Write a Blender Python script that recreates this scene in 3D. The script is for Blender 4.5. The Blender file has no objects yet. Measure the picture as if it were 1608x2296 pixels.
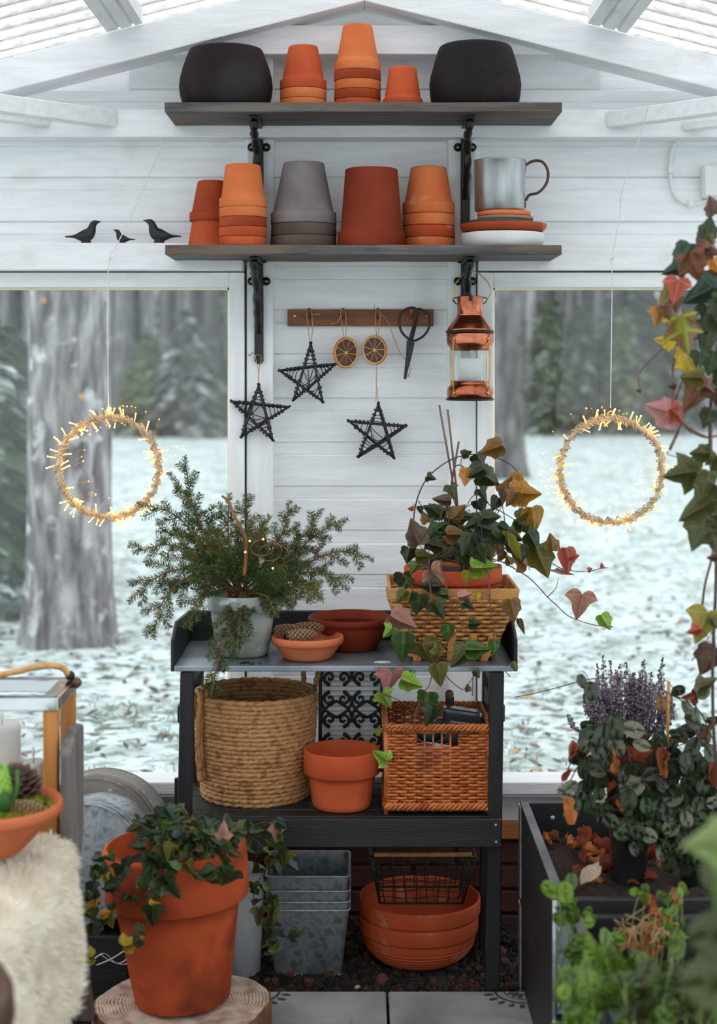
import bpy, bmesh, math, random
from mathutils import Vector, Matrix, Euler, noise as mnoise
from math import sin, cos, pi, radians, sqrt, atan2
random.seed(11)
C = bpy.context.scene.collection
SC = bpy.context.scene
# ------------------------------------------------------------------ camera
FPX, HOR, CX0, CAMZ = 3500.0, 830.0, 804.0, 1.43      # focal length in px of the 1608x2296 frame, horizon row, centre column, eye height
cam = bpy.data.cameras.new('camera'); camo = bpy.data.objects.new('camera', cam); C.objects.link(camo)
camo.location = (0, 0, CAMZ); camo.rotation_euler = (pi/2, 0, 0)
cam.sensor_fit = 'VERTICAL'; cam.sensor_height = 36.0; cam.lens = FPX/2296*36.0
cam.shift_y = (HOR-1148)/2296.0
cam.dof.use_dof = True; cam.dof.focus_distance = 3.92; cam.dof.aperture_fstop = 2.8
cam.clip_start = 0.05; cam.clip_end = 400
SC.camera = camo
# ------------------------------------------------------------------ overcast sky
W = bpy.data.worlds.new('overcast_sky'); SC.world = W; W.use_nodes = True
wn = W.node_tree.nodes; wl = W.node_tree.links; wn.clear()
wo = wn.new('ShaderNodeOutputWorld'); wb = wn.new('ShaderNodeBackground'); wt = wn.new('ShaderNodeTexCoord')
wsx = wn.new('ShaderNodeSeparateXYZ'); wr = wn.new('ShaderNodeValToRGB')
wl.new(wt.outputs['Generated'], wsx.inputs[0]); wl.new(wsx.outputs['Z'], wr.inputs[0])
wr.color_ramp.elements[0].position = 0.0; wr.color_ramp.elements[0].color = (0.62, 0.72, 0.74, 1)
wr.color_ramp.elements[1].position = 0.7; wr.color_ramp.elements[1].color = (0.96, 0.98, 1.0, 1)
wl.new(wr.outputs[0], wb.inputs[0]); wb.inputs[1].default_value = 1.0
wl.new(wb.outputs[0], wo.inputs[0])
# ------------------------------------------------------------------ exposure
SC.view_settings.view_transform = 'Standard'; SC.view_settings.look = 'None'
SC.view_settings.exposure = 1.03; SC.view_settings.gamma = 1.0; SC.view_settings.use_curve_mapping = False
SC.cycles.use_denoising = True
SC.cycles.max_bounces = 10; SC.cycles.diffuse_bounces = 5; SC.cycles.transparent_max_bounces = 16
SC.cycles.caustics_reflective = False; SC.cycles.caustics_refractive = False

# ------------------------------------------------------------------ helpers
def P(px, py, Y):                                       # the point at depth Y seen at pixel (px, py)
    return Vector(((px-CX0)*Y/FPX, Y, CAMZ+(HOR-py)*Y/FPX))
def XP(px, Y): return (px-CX0)*Y/FPX
def ZP(py, Y): return CAMZ+(HOR-py)*Y/FPX
def lin(c):
    r = []
    for x in c[:3]:
        x = x/255.0
        r.append(x/12.92 if x <= 0.04045 else ((x+0.055)/1.055)**2.4)
    return (r[0], r[1], r[2], 1.0)
def rnd(a, b): return random.uniform(a, b)

WLOC = {}                                               # world location of each thing's base
class MB:
    def __init__(s): s.v = []; s.f = []; s.sm = []; s.at = None
    def add(s, vs, fs, smooth=True):
        b = len(s.v); s.v += [tuple(v) for v in vs]
        s.f += [tuple(b+i for i in f) for f in fs]; s.sm += [smooth]*len(fs); return s
    def box(s, x0, x1, y0, y1, z0, z1):
        return s.hexa([(x0,y0,z0),(x1,y0,z0),(x1,y1,z0),(x0,y1,z0),(x0,y0,z1),(x1,y0,z1),(x1,y1,z1),(x0,y1,z1)])
    def hexa(s, p):
        return s.add(p, [(3,2,1,0),(4,5,6,7),(0,1,5,4),(1,2,6,5),(2,3,7,6),(3,0,4,7)], False)
    def prism(s, poly, d, smooth=False):                # polygon (list of Vector) extruded by d
        n = len(poly); d = Vector(d)
        vs = [Vector(p) for p in poly]+[Vector(p)+d for p in poly]
        fs = [tuple(range(n)), tuple(range(2*n-1, n-1, -1))]
        b = len(s.v); s.v += [tuple(v) for v in vs]
        s.f += [tuple(b+i for i in f) for f in fs]; s.sm += [False, False]
        s.f += [(b+i, b+n+i, b+n+(i+1) % n, b+(i+1) % n) for i in range(n)]; s.sm += [smooth]*n
        return s
    def tube(s, pts, r, n=6, cap=True, closed=False, prof=None, smooth=True):
        pts = [Vector(p) for p in pts]; m = len(pts)
        if m < 2: return s
        rr = r if isinstance(r, (list, tuple)) else [r]*m
        tg = []
        for i in range(m):
            a = pts[(i-1) % m] if (closed or i > 0) else pts[i]
            b = pts[(i+1) % m] if (closed or i < m-1) else pts[i]
            t = b-a
            tg.append(t.normalized() if t.length > 1e-9 else Vector((0,0,1)))
        up = Vector((0,0,1)) if abs(tg[0].z) < 0.9 else Vector((1,0,0))
        u = tg[0].cross(up).normalized(); vs = []
        for i in range(m):
            u = u-tg[i]*u.dot(tg[i])
            if u.length < 1e-6: u = tg[i].cross(Vector((0.3,0.5,0.8)))
            u.normalize(); w = tg[i].cross(u)
            for k in range(n):
                a = 2*pi*k/n; q = prof(i, k) if prof else 1.0
                vs.append(pts[i]+(u*cos(a)+w*sin(a))*rr[i]*q)
        fs = []
        for i in range(m if closed else m-1):
            j = (i+1) % m
            for k in range(n):
                l = (k+1) % n
                fs.append((i*n+k, i*n+l, j*n+l, j*n+k))
        if cap and not closed:
            fs.append(tuple(range(n-1, -1, -1))); fs.append(tuple((m-1)*n+k for k in range(n)))
        return s.add(vs, fs, smooth)
    def lathe(s, prof, c=(0,0,0), n=40, M=None, wob=0.0, smooth=True):
        c = Vector(c); vs = []; fs = []; rows = []
        for (r, z) in prof:
            if r < 1e-6:
                rows.append((len(vs), 1)); vs.append(Vector((0,0,z)))
            else:
                rows.append((len(vs), n))
                for k in range(n):
                    a = 2*pi*k/n; q = 1+wob*mnoise.noise(Vector((cos(a)*1.7, sin(a)*1.7, z*9)))
                    vs.append(Vector((r*q*cos(a), r*q*sin(a), z)))
        for (a, na), (b, nb) in zip(rows, rows[1:]):
            for k in range(n):
                l = (k+1) % n
                if na == 1 and nb == 1: continue
                if na == 1: fs.append((a, b+l, b+k))
                elif nb == 1: fs.append((a+k, a+l, b))
                else: fs.append((a+k, a+l, b+l, b+k))
        if M is not None: vs = [M @ v for v in vs]
        return s.add([v+c for v in vs], fs, smooth)
    def ball(s, c, r, nu=10, nv=6, sc=(1,1,1)):
        prof = [(r*sin(pi*i/nv), -r*cos(pi*i/nv)) for i in range(nv+1)]
        prof[0] = (0,-r); prof[-1] = (0,r)
        return s.lathe(prof, c, nu, Matrix.Diagonal((sc[0],sc[1],sc[2])))
    def build(s, name, mat, parent=None, kind=None, bevel=0, sub=0, label=None):
        me = bpy.data.meshes.new(name)
        off = WLOC.get(parent.name, Vector((0,0,0))) if parent else Vector((0,0,0))
        me.from_pydata([(v[0]-off[0], v[1]-off[1], v[2]-off[2]) for v in s.v] if parent else s.v, [], s.f)
        me.polygons.foreach_set('use_smooth', s.sm)
        if s.at:
            for nm, vals in s.at.items():
                a = me.attributes.new(nm, 'FLOAT', 'POINT'); a.data.foreach_set('value', vals)
        me.update(); me.validate()
        me.materials.append(mat)
        o = bpy.data.objects.new(name, me); C.objects.link(o)
        if parent: o.parent = parent; WLOC[o.name] = off
        else: WLOC[o.name] = Vector((0,0,0))
        if kind: o['kind'] = kind
        if label: o['label'] = label
        if bevel:
            m = o.modifiers.new('bevel', 'BEVEL'); m.width = bevel; m.segments = 2; m.limit_method = 'ANGLE'; m.angle_limit = radians(40)
        if sub:
            m = o.modifiers.new('sub', 'SUBSURF'); m.levels = sub; m.render_levels = sub
        return o
def tag(o, label, cat, group=None, kind=None):
    o['label'] = label; o['category'] = cat
    if group: o['group'] = group
    if kind: o['kind'] = kind
    return o
def thing(name, loc, label=None, cat=None, group=None, kind=None):
    o = bpy.data.objects.new(name, None); C.objects.link(o); o.location = loc; o.empty_display_size = 0.05
    WLOC[o.name] = Vector(loc)
    if label: tag(o, label, cat, group)
    if kind: o['kind'] = kind
    return o
def inst(name, me, parent, M, kind=None):               # one more object with shared mesh data, M in world space
    o = bpy.data.objects.new(name, me); C.objects.link(o)
    if parent:
        o.parent = parent; M = Matrix.Translation(-WLOC[parent.name]) @ M
    o.matrix_basis = M; WLOC[o.name] = WLOC[parent.name] if parent else Vector((0,0,0))
    if kind: o['kind'] = kind
    return o
def dup(o, parent=None):                                # a thing, its parts and their sub-parts
    c = o.copy(); C.objects.link(c); WLOC[c.name] = WLOC.get(o.name, Vector((0,0,0)))
    if parent: c.parent = parent
    for ch in list(o.children): dup(ch, c)
    return c
def spline(pts, n=6):                                   # Catmull-Rom through the points
    pts = [Vector(p) for p in pts]
    if len(pts) < 3:
        return [pts[0].lerp(pts[-1], i/n) for i in range(n+1)]
    out = []; q = [2*pts[0]-pts[1]]+pts+[2*pts[-1]-pts[-2]]
    for i in range(1, len(q)-2):
        for k in range(n):
            t = k/n; a, b, c, d = q[i-1], q[i], q[i+1], q[i+2]
            out.append(0.5*((2*b)+(c-a)*t+(2*a-5*b+4*c-d)*t*t+(3*b-a-3*c+d)*t**3))
    out.append(pts[-1]); return out

# ------------------------------------------------------------------ materials
MATS = {}
def mk(name, cols, scale=8, detail=4, rough=0.6, bump=0.0, bscale=60, metal=0.0, stretch=(1,1,1), bstretch=None,
       rand=0.0, spec=0.5, ramp=(0.35, 0.65), trans=0.0, coat=0.0, spots=None, dist=0.3, rrough=0.0, emit=0.0, attr=None):
    m = bpy.data.materials.new(name); m.use_nodes = True; nt = m.node_tree; N = nt.nodes; L = nt.links; N.clear()
    out = N.new('ShaderNodeOutputMaterial'); bs = N.new('ShaderNodeBsdfPrincipled')
    tc = N.new('ShaderNodeTexCoord'); mp = N.new('ShaderNodeMapping'); mp.inputs['Scale'].default_value = stretch
    L.new(tc.outputs['Object'], mp.inputs[0])
    nz = N.new('ShaderNodeTexNoise'); nz.inputs['Scale'].default_value = scale; nz.inputs['Detail'].default_value = detail
    nz.inputs['Distortion'].default_value = dist
    L.new(mp.outputs[0], nz.inputs['Vector'])
    rp = N.new('ShaderNodeValToRGB'); cr = rp.color_ramp
    cr.elements[0].position = ramp[0]; cr.elements[0].color = lin(cols[0])
    cr.elements[1].position = ramp[1]; cr.elements[1].color = lin(cols[-1])
    for i, c in enumerate(cols[1:-1]):
        e = cr.elements.new(ramp[0]+(ramp[1]-ramp[0])*(i+1)/(len(cols)-1)); e.color = lin(c)
    L.new(nz.outputs['Fac'], rp.inputs[0]); col = rp.outputs[0]
    if spots:                                            # (colour, scale, low, high) worn or dirty patches
        for sp in (spots if isinstance(spots, list) else [spots]):
            n2 = N.new('ShaderNodeTexNoise'); n2.inputs['Scale'].default_value = sp[1]; n2.inputs['Detail'].default_value = 6
            L.new(mp.outputs[0] if len(sp) > 4 else tc.outputs['Object'], n2.inputs['Vector'])
            mr = N.new('ShaderNodeMapRange'); mr.inputs[1].default_value = sp[2]; mr.inputs[2].default_value = sp[3]
            L.new(n2.outputs['Fac'], mr.inputs[0])
            mx = N.new('ShaderNodeMix'); mx.data_type = 'RGBA'
            L.new(mr.outputs[0], mx.inputs[0]); L.new(col, mx.inputs[6]); mx.inputs[7].default_value = lin(sp[0]); col = mx.outputs[2]
    if attr:                                             # vein attribute -> vein colour
        at = N.new('ShaderNodeAttribute'); at.attribute_name = 'vein'
        mr = N.new('ShaderNodeMapRange'); mr.inputs[1].default_value = attr[1]; mr.inputs[2].default_value = attr[2]
        L.new(at.outputs['Fac'], mr.inputs[0])
        mx = N.new('ShaderNodeMix'); mx.data_type = 'RGBA'
        L.new(mr.outputs[0], mx.inputs[0]); L.new(col, mx.inputs[6]); mx.inputs[7].default_value = lin(attr[0]); col = mx.outputs[2]
    if rand:
        oi = N.new('ShaderNodeObjectInfo'); mr = N.new('ShaderNodeMapRange')
        mr.inputs[3].default_value = 1-rand; mr.inputs[4].default_value = 1+rand
        hs = N.new('ShaderNodeHueSaturation'); L.new(oi.outputs['Random'], mr.inputs[0]); L.new(mr.outputs[0], hs.inputs['Value'])
        L.new(col, hs.inputs['Color']); col = hs.outputs[0]
    L.new(col, bs.inputs['Base Color'])
    bs.inputs['Roughness'].default_value = rough; bs.inputs['Metallic'].default_value = metal
    bs.inputs['Specular IOR Level'].default_value = spec
    if coat: bs.inputs['Coat Weight'].default_value = coat; bs.inputs['Coat Roughness'].default_value = 0.15
    if rrough:
        mr = N.new('ShaderNodeMapRange'); mr.inputs[3].default_value = rough-rrough; mr.inputs[4].default_value = rough+rrough
        L.new(nz.outputs['Fac'], mr.inputs[0]); L.new(mr.outputs[0], bs.inputs['Roughness'])
    if bump:
        m3 = N.new('ShaderNodeMapping'); m3.inputs['Scale'].default_value = bstretch or stretch
        L.new(tc.outputs['Object'], m3.inputs[0])
        n3 = N.new('ShaderNodeTexNoise'); n3.inputs['Scale'].default_value = bscale; n3.inputs['Detail'].default_value = 5
        L.new(m3.outputs[0], n3.inputs['Vector'])
        bp = N.new('ShaderNodeBump'); bp.inputs['Strength'].default_value = bump; bp.inputs['Distance'].default_value = 0.004
        L.new(n3.outputs['Fac'], bp.inputs['Height']); L.new(bp.outputs[0], bs.inputs['Normal'])
    if emit:
        L.new(col, bs.inputs['Emission Color']); bs.inputs['Emission Strength'].default_value = emit
    sh = bs.outputs[0]
    if trans:
        tr = N.new('ShaderNodeBsdfTranslucent'); L.new(col, tr.inputs[0]); ms = N.new('ShaderNodeMixShader'); ms.inputs[0].default_value = trans
        L.new(sh, ms.inputs[1]); L.new(tr.outputs[0], ms.inputs[2]); sh = ms.outputs[0]
    L.new(sh, out.inputs[0]); MATS[name] = m
    return m
def glassy(name, haze=0.03, gloss=0.05, tint=(1,1,1), dust=None):
    m = bpy.data.materials.new(name); m.use_nodes = True; nt = m.node_tree; N = nt.nodes; L = nt.links; N.clear()
    out = N.new('ShaderNodeOutputMaterial'); t = N.new('ShaderNodeBsdfTransparent'); t.inputs[0].default_value = (*tint, 1)
    g = N.new('ShaderNodeBsdfGlossy'); g.inputs['Roughness'].default_value = 0.03
    d = N.new('ShaderNodeBsdfDiffuse'); d.inputs[0].default_value = (0.85, 0.87, 0.88, 1)
    lw = N.new('ShaderNodeLayerWeight'); lw.inputs[0].default_value = 0.5
    mu = N.new('ShaderNodeMath'); mu.operation = 'MULTIPLY'; mu.inputs[1].default_value = gloss*4
    ad = N.new('ShaderNodeMath'); ad.operation = 'ADD'; ad.inputs[1].default_value = gloss; ad.use_clamp = True
    L.new(lw.outputs['Facing'], mu.inputs[0]); L.new(mu.outputs[0], ad.inputs[0])
    m1 = N.new('ShaderNodeMixShader'); L.new(ad.outputs[0], m1.inputs[0]); L.new(t.outputs[0], m1.inputs[1]); L.new(g.outputs[0], m1.inputs[2])
    m2 = N.new('ShaderNodeMixShader'); m2.inputs[0].default_value = haze
    if dust:
        tc = N.new('ShaderNodeTexCoord'); nz = N.new('ShaderNodeTexNoise'); nz.inputs['Scale'].default_value = dust; nz.inputs['Detail'].default_value = 8
        vo = N.new('ShaderNodeTexVoronoi'); vo.inputs['Scale'].default_value = 38
        L.new(tc.outputs['Object'], nz.inputs['Vector']); L.new(tc.outputs['Object'], vo.inputs['Vector'])
        mr = N.new('ShaderNodeMapRange'); mr.inputs[1].default_value = 0.3; mr.inputs[2].default_value = 0.8; mr.inputs[3].default_value = haze*0.4; mr.inputs[4].default_value = haze*2.0
        L.new(nz.outputs['Fac'], mr.inputs[0])
        m5 = N.new('ShaderNodeMapRange'); m5.inputs[1].default_value = 0.05; m5.inputs[2].default_value = 0.02; m5.inputs[3].default_value = 0; m5.inputs[4].default_value = 0.35
        L.new(vo.outputs['Distance'], m5.inputs[0])
        a2 = N.new('ShaderNodeMath'); a2.operation = 'ADD'; a2.use_clamp = True; L.new(mr.outputs[0], a2.inputs[0]); L.new(m5.outputs[0], a2.inputs[1])
        L.new(a2.outputs[0], m2.inputs[0])
    L.new(m1.outputs[0], m2.inputs[1]); L.new(d.outputs[0], m2.inputs[2]); L.new(m2.outputs[0], out.inputs[0]); MATS[name] = m
    return m
WH = [(236,236,238),(246,247,249)]
grey_wear = ((196,196,200), 5, 0.55, 0.9)
white_h = mk('white_paint_along', WH, 6, rough=0.55, bump=0.35, bscale=14, stretch=(1,8,8), bstretch=(2,30,30), spots=[((222,219,216), 9, 0.6, 0.85)], rand=0.03)
white_v = mk('white_paint_upright', WH, 6, rough=0.55, bump=0.35, bscale=14, stretch=(8,8,1), bstretch=(30,30,2), spots=[((200,200,204), 7, 0.6, 0.9)])
white_y = mk('white_paint_deep', WH, 6, rough=0.55, bump=0.3, bscale=14, stretch=(8,1,8), bstretch=(30,2,30), spots=[((205,198,188), 12, 0.6, 0.9)])
white_f = mk('white_enamel', [(232,233,236),(240,241,243)], 5, rough=0.35, bump=0.1, bscale=30)
cream = mk('warm_lit_putty', [(240,226,200),(246,236,216)], 9, rough=0.6)  # cream tint paints warm light onto the putty line along the glass
plastic_w = mk('white_plastic', [(226,226,226),(234,234,232)], 4, rough=0.35)
shelf_m = mk('grey_stained_wood', [(58,56,56),(84,82,82),(108,103,98)], 5, rough=0.6, bump=0.5, bscale=18, stretch=(1,9,9), bstretch=(2,30,30), spots=[((112,82,56), 3, 0.48, 0.72, 1)])
iron = mk('black_iron', [(14,14,15),(25,24,24)], 20, rough=0.45, bump=0.4, bscale=70, spots=[((58,46,40), 30, 0.62, 0.8)])
blackwood = mk('black_stained_wood', [(16,17,19),(29,30,33)], 4, rough=0.5, bump=0.35, bscale=16, stretch=(1,9,9), bstretch=(2,30,30))
blackwood_v = mk('black_stained_upright', [(16,17,19),(29,30,33)], 4, rough=0.5, bump=0.35, bscale=16, stretch=(9,9,1), bstretch=(30,30,2))
zincplate = mk('zinc_sheet', [(112,120,130),(158,166,174)], 5, rough=0.36, metal=0.6, rrough=0.1, spots=[((190,192,194), 4, 0.62, 0.8)])
zinc = mk('galvanised_zinc', [(106,112,118),(150,156,160),(124,130,136)], 40, detail=7, rough=0.40, metal=0.5, rrough=0.12, spots=[((74,80,84), 9, 0.52, 0.85)], bump=0.12, bscale=40)
zinc_b = mk('bright_zinc', [(150,160,168),(186,194,200)], 40, rough=0.38, metal=0.35)
zinc_d = mk('dull_old_zinc', [(116,110,106),(142,136,130)], 12, rough=0.6, metal=0.3, spots=[((176,172,168), 60, 0.62, 0.72)])
alu = mk('brushed_aluminium', [(150,152,154),(190,192,193)], 5, rough=0.36, metal=0.85, stretch=(6,6,1), rrough=0.1)
concrete = mk('pot_concrete', [(150,152,150),(176,177,175)], 14, rough=0.85, bump=0.3, bscale=80, spots=[((90,98,92), 6, 0.55, 0.75)])
mossy = mk('weathered_grey_pot', [(126,130,122),(176,178,174),(204,206,204)], 9, detail=8, rough=0.9, bump=0.6, bscale=60, spots=[((98,106,88), 5, 0.5, 0.7), ((224,224,222), 14, 0.62, 0.74)])
def terra(n, a, b, bloom=0.0, rough=0.75, dark=None):
    sp = []
    if bloom: sp.append(((226,190,172), 13, 0.72-bloom*0.12, 0.9))
    if dark: sp.append((dark, 7, 0.46, 0.70))
    return mk(n, [a, b], 5, detail=6, rough=rough, bump=0.18, bscale=90, spots=sp or None, spec=0.12, rand=0.05)
tc_orange = terra('terracotta_orange', (200,100,54), (218,128,80), 0.7)
tc_red = terra('terracotta_red', (176,72,42), (204,98,60), 0.8)
tc_deep = terra('terracotta_deep', (148,60,34), (174,80,48), 0.7)
tc_brown = terra('terracotta_brown', (112,42,26), (136,56,34), 0.1, 0.65)
tc_big = terra('terracotta_big', (178,74,42), (206,96,56), 0.3, 0.75, (104,44,32))
tc_bowl = terra('terracotta_bowl', (188,96,60), (212,122,84), 0.6)
tc_grey = terra('grey_clay', (112,104,104), (142,134,134), 0.0, 0.8)
tc_greyb = terra('brown_grey_clay', (84,72,66), (108,94,88), 0.0, 0.8)
clay_black = mk('black_clay', [(26,19,20),(44,31,31)], 4, detail=6, rough=0.65, bump=0.3, bscale=30, bstretch=(1,1,9), spots=[((48,48,50), 5, 0.5, 0.7)], spec=0.15)
clay_black2 = mk('charcoal_clay', [(22,21,23),(38,34,34)], 4, detail=6, rough=0.65, bump=0.3, bscale=30, bstretch=(1,1,9), spots=[((70,48,42), 8, 0.58, 0.75)], spec=0.15)
white_clay = mk('speckled_white_clay', [(206,204,202),(226,224,222)], 8, rough=0.7, spots=[((110,104,100), 160, 0.68, 0.74)])
dark_clay = mk('dark_saucer_clay', [(58,60,58),(76,78,74)], 8, rough=0.6)
tan_clay = mk('tan_saucer_clay', [(138,106,84),(158,124,100)], 8, rough=0.8)
copper = mk('copper', [(166,88,62),(206,128,98)], 9, rough=0.22, metal=1.0, rrough=0.1, stretch=(1,1,4), spots=[((84,44,36), 14, 0.54, 0.78)])
brass = mk('brass', [(190,140,60),(212,164,84)], 12, rough=0.3, metal=1.0)
darkmetal = mk('dark_metal', [(38,34,34),(56,48,46)], 12, rough=0.4, metal=0.7)
steel = mk('polished_steel', [(196,198,200),(214,216,218)], 8, rough=0.12, metal=1.0)
candle = mk('white_wax', [(232,230,226),(240,238,234)], 4, rough=0.5, trans=0.25)
wick = mk('wick', [(40,36,34),(52,48,46)], 4)
rail_wood = mk('brown_stained_wood', [(96,50,18),(136,76,30)], 5, rough=0.5, bump=0.2, bscale=20, stretch=(1,9,9), bstretch=(2,30,30))
peg_wood = mk('peg_wood', [(110,64,32),(140,86,46)], 9, rough=0.45)
pine = mk('warm_pine', [(178,112,52),(204,140,74)], 4, rough=0.55, stretch=(8,8,1), spots=[((110,58,28), 9, 0.68, 0.78)])
greywood = mk('weathered_grey_wood', [(96,88,84),(138,130,126)], 5, rough=0.85, bump=0.6, bscale=16, stretch=(9,1,9), bstretch=(30,2,30), spots=[((112,68,48), 6, 0.56, 0.75)])
greywood_v = mk('weathered_grey_upright', [(92,86,84),(132,126,124)], 5, rough=0.85, bump=0.6, bscale=16, stretch=(9,9,1), bstretch=(30,30,2), spots=[((120,72,54), 7, 0.54, 0.7)])
knobwood = mk('dark_oiled_wood', [(70,46,36),(110,78,64)], 6, rough=0.4)
twine = mk('jute_twine', [(176,134,94),(204,164,122)], 60, rough=0.9)
rope_m = mk('rope_fibre', [(146,98,58),(190,142,94),(166,118,72)], 40, detail=6, rough=0.85, bump=0.5, bscale=220)
lrope = mk('lantern_rope', [(190,140,84),(216,170,114)], 60, rough=0.85, bump=0.4, bscale=200)
willow = mk('orange_willow', [(150,72,28),(196,110,50),(172,88,36)], 18, rough=0.42, rand=0.12)
willow_d = mk('dark_willow', [(120,54,22),(150,72,30)], 18, rough=0.5)
bamboo = mk('golden_bamboo', [(164,108,52),(202,148,84)], 18, rough=0.45, rand=0.14)
bamboo_l = mk('pale_bamboo', [(176,116,52),(204,146,76)], 12, rough=0.5, rand=0.1)
cord_w = mk('white_cord', [(222,222,220),(234,234,232)], 50, rough=0.8)
cord_m = mk('cream_cord', [(184,164,132),(212,196,166)], 50, rough=0.8)
led_m = mk('lit_led', [(255,176,84),(255,190,100)], 3, rough=0.3, emit=1.7)
tip_m = mk('lit_led_tip', [(255,170,70),(255,180,84)], 3, rough=0.3, emit=40.0)
fairy_m = mk('lit_fairy_bulb', [(255,190,90),(255,200,110)], 3, emit=4.0)
stone_b = mk('black_lava', [(22,20,20),(44,40,39)], 30, rough=0.95, bump=0.8, bscale=120, rand=0.3)
stone_r = mk('red_lava', [(66,36,32),(104,62,52)], 30, rough=0.95, bump=0.8, bscale=120, rand=0.3)
stone_w = mk('pale_stone', [(176,170,164),(206,200,194)], 30, rough=0.9, bump=0.5, bscale=90)
dirt = mk('dark_earth', [(20,16,15),(36,28,24)], 40, rough=1.0, bump=1.0, bscale=60)
soil = mk('potting_soil', [(20,13,11),(52,34,27),(30,20,16)], 50, detail=8, rough=1.0, bump=1.0, bscale=90)
tile_m = mk('grey_paving', [(136,133,131),(160,157,154)], 9, detail=8, rough=0.8, bump=0.2, bscale=80, spots=[((110,106,102), 4, 0.56, 0.75), ((70,62,56), 22, 0.7, 0.78)])
print_m = mk('charcoal_print', [(58,60,62),(70,72,74)], 20, rough=0.8)
brick_m = mk('brick', [(74,40,34),(98,56,46)], 12, rough=0.9, bump=0.5, bscale=60, rand=0.15)
mortar = mk('mortar', [(66,62,60),(84,80,78)], 20, rough=0.95)
bark_m = mk('tree_bark', [(62,58,62),(120,114,118),(172,168,168)], 16, detail=10, rough=0.95, bump=1.0, bscale=30, stretch=(1,1,0.25), spots=[((210,212,212), 9, 0.58, 0.72), ((96,100,78), 2.0, 0.6, 0.8)])
bark_dk = mk('dark_bark', [(48,45,46),(86,80,80),(120,116,116)], 9, detail=8, rough=0.95, bump=0.8, bscale=20, stretch=(1,1,0.25))
bark_f = mk('far_bark', [(88,84,84),(142,138,136)], 4, rough=0.95, stretch=(1,1,0.2), rand=0.35, spots=[((190,194,194), 2.0, 0.55, 0.75)])
# ================================================================== THE SETTING
YB, YP, YH = 4.20, 4.16, 4.12                           # faces of boards, posts and header beams
RX, RZ, RS = XP(818, 4.08), ZP(6, 4.08), 0.252          # rafter underside apex and slope
def rafter_under(x): return RZ-RS*abs(x-RX)
wall = MB().box(-1.6, 1.6, 4.235, 4.26, 0.17, 0.30).box(-0.305, 0.32, 4.235, 4.26, 0.30, 2.05)
wall.box(-1.6, 1.6, 4.235, 4.26, 1.77, 2.05)
wall.prism([(-1.6,4.235,2.05),(1.6,4.235,2.05),(1.6,4.235,2.03),(RX,4.235,2.44),(-1.6,4.235,2.03)], (0,0.025,0))
wall_back = wall.build('wall_back', white_h, kind='structure')
PER = 99*YB/FPX                                          # board pitch
Z0 = ZP(892, YB)
def board(x0, x1, zt):                                   # one shiplap board: flat face, groove, narrow coved band, groove
    h = PER; nb = 30*YB/FPX; g = 0.0024
    pf = [(YB, zt-nb-0.0028), (YB+0.0065, zt-nb-0.0006), (YB+0.0065, zt-nb+0.0006), (YB+0.0034, zt-nb+0.004), (YB+0.0032, zt-nb*0.5), (YB+0.0018, zt-0.0040), (YB+0.0062, zt-0.0018), (YB+0.0062, zt), (YB+0.03, zt), (YB+0.03, zt-h+0.0002), (YB+0.0016, zt-h+0.0002), (YB, zt-h+0.0016)]
    m = MB(); m.prism([(x0, y, z) for y, z in pf], (x1-x0, 0, 0)); return m.build('wall_board', white_h, wall_back)
zz = Z0+11*PER
k = 0
while zz > 0.18:
    if zz-PER < 2.03:                                    # centre panel between the posts
        board(-0.245, 0.255, zz)
    if zz > 1.80 and zz < 2.13 and zz-PER > 1.62:
        board(-1.6, -0.28, zz); board(0.30, 1.6, zz)
    if zz >= 2.13:                                       # gable
        w = max(0.05, (RZ+0.075-zz)/RS)
        board(max(-1.6, RX-w), min(1.6, RX+w), zz)
    if zz < 0.36: board(-1.6, -0.245, zz); board(0.255, 1.6, zz)
    zz -= PER; k += 1
# posts, header beams, rafters
def trim(n, m, mat, bev=0.003): return m.build(n, mat, kind='structure', bevel=bev)
trim('trim_1', MB().box(XP(553,YP), XP(613,YP), YP, YB+0.03, 0.21, 2.27), white_v)
trim('trim_2', MB().box(XP(1005,YP), XP(1068,YP), YP, YB+0.03, 0.21, 2.27), white_v)
trim('trim_3', MB().box(-1.6, 1.6, YH, YB+0.02, ZP(308,YH), ZP(245,YH)), white_h)
zc0, zc1 = ZP(122, YH), ZP(56, YH)
xc0, xc1 = RX-(RZ-zc0)/RS-0.02, RX+(RZ-zc0)/RS+0.02
trim('trim_4', MB().box(xc0, xc1, YH, YB+0.02, zc0, zc1), white_h)
for nm, s_ in (('trim_5', -1), ('trim_6', 1)):
    xe = RX+s_*1.58
    q = [(RX, 4.06, RZ), (xe, 4.06, rafter_under(xe)), (xe, 4.06, rafter_under(xe)+0.086), (RX, 4.06, RZ+0.086)]
    trim(nm, MB().prism(q, (0, 0.12, 0)), white_h)
trim('trim_7', MB().box(XP(-40,4.115), XP(545,4.115), 4.10, YB+0.01, ZP(606,4.11), ZP(545,4.11)), white_h)     # ledge over the left window
trim('trim_8', MB().box(-1.6, XP(-40,4.115), 4.10, YB+0.01, ZP(606,4.11), ZP(545,4.11)), white_h)
trim('trim_9', MB().box(XP(1073,4.13), 1.6, 4.13, YB+0.01, ZP(606,4.13), ZP(556,4.13)), white_h)
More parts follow.
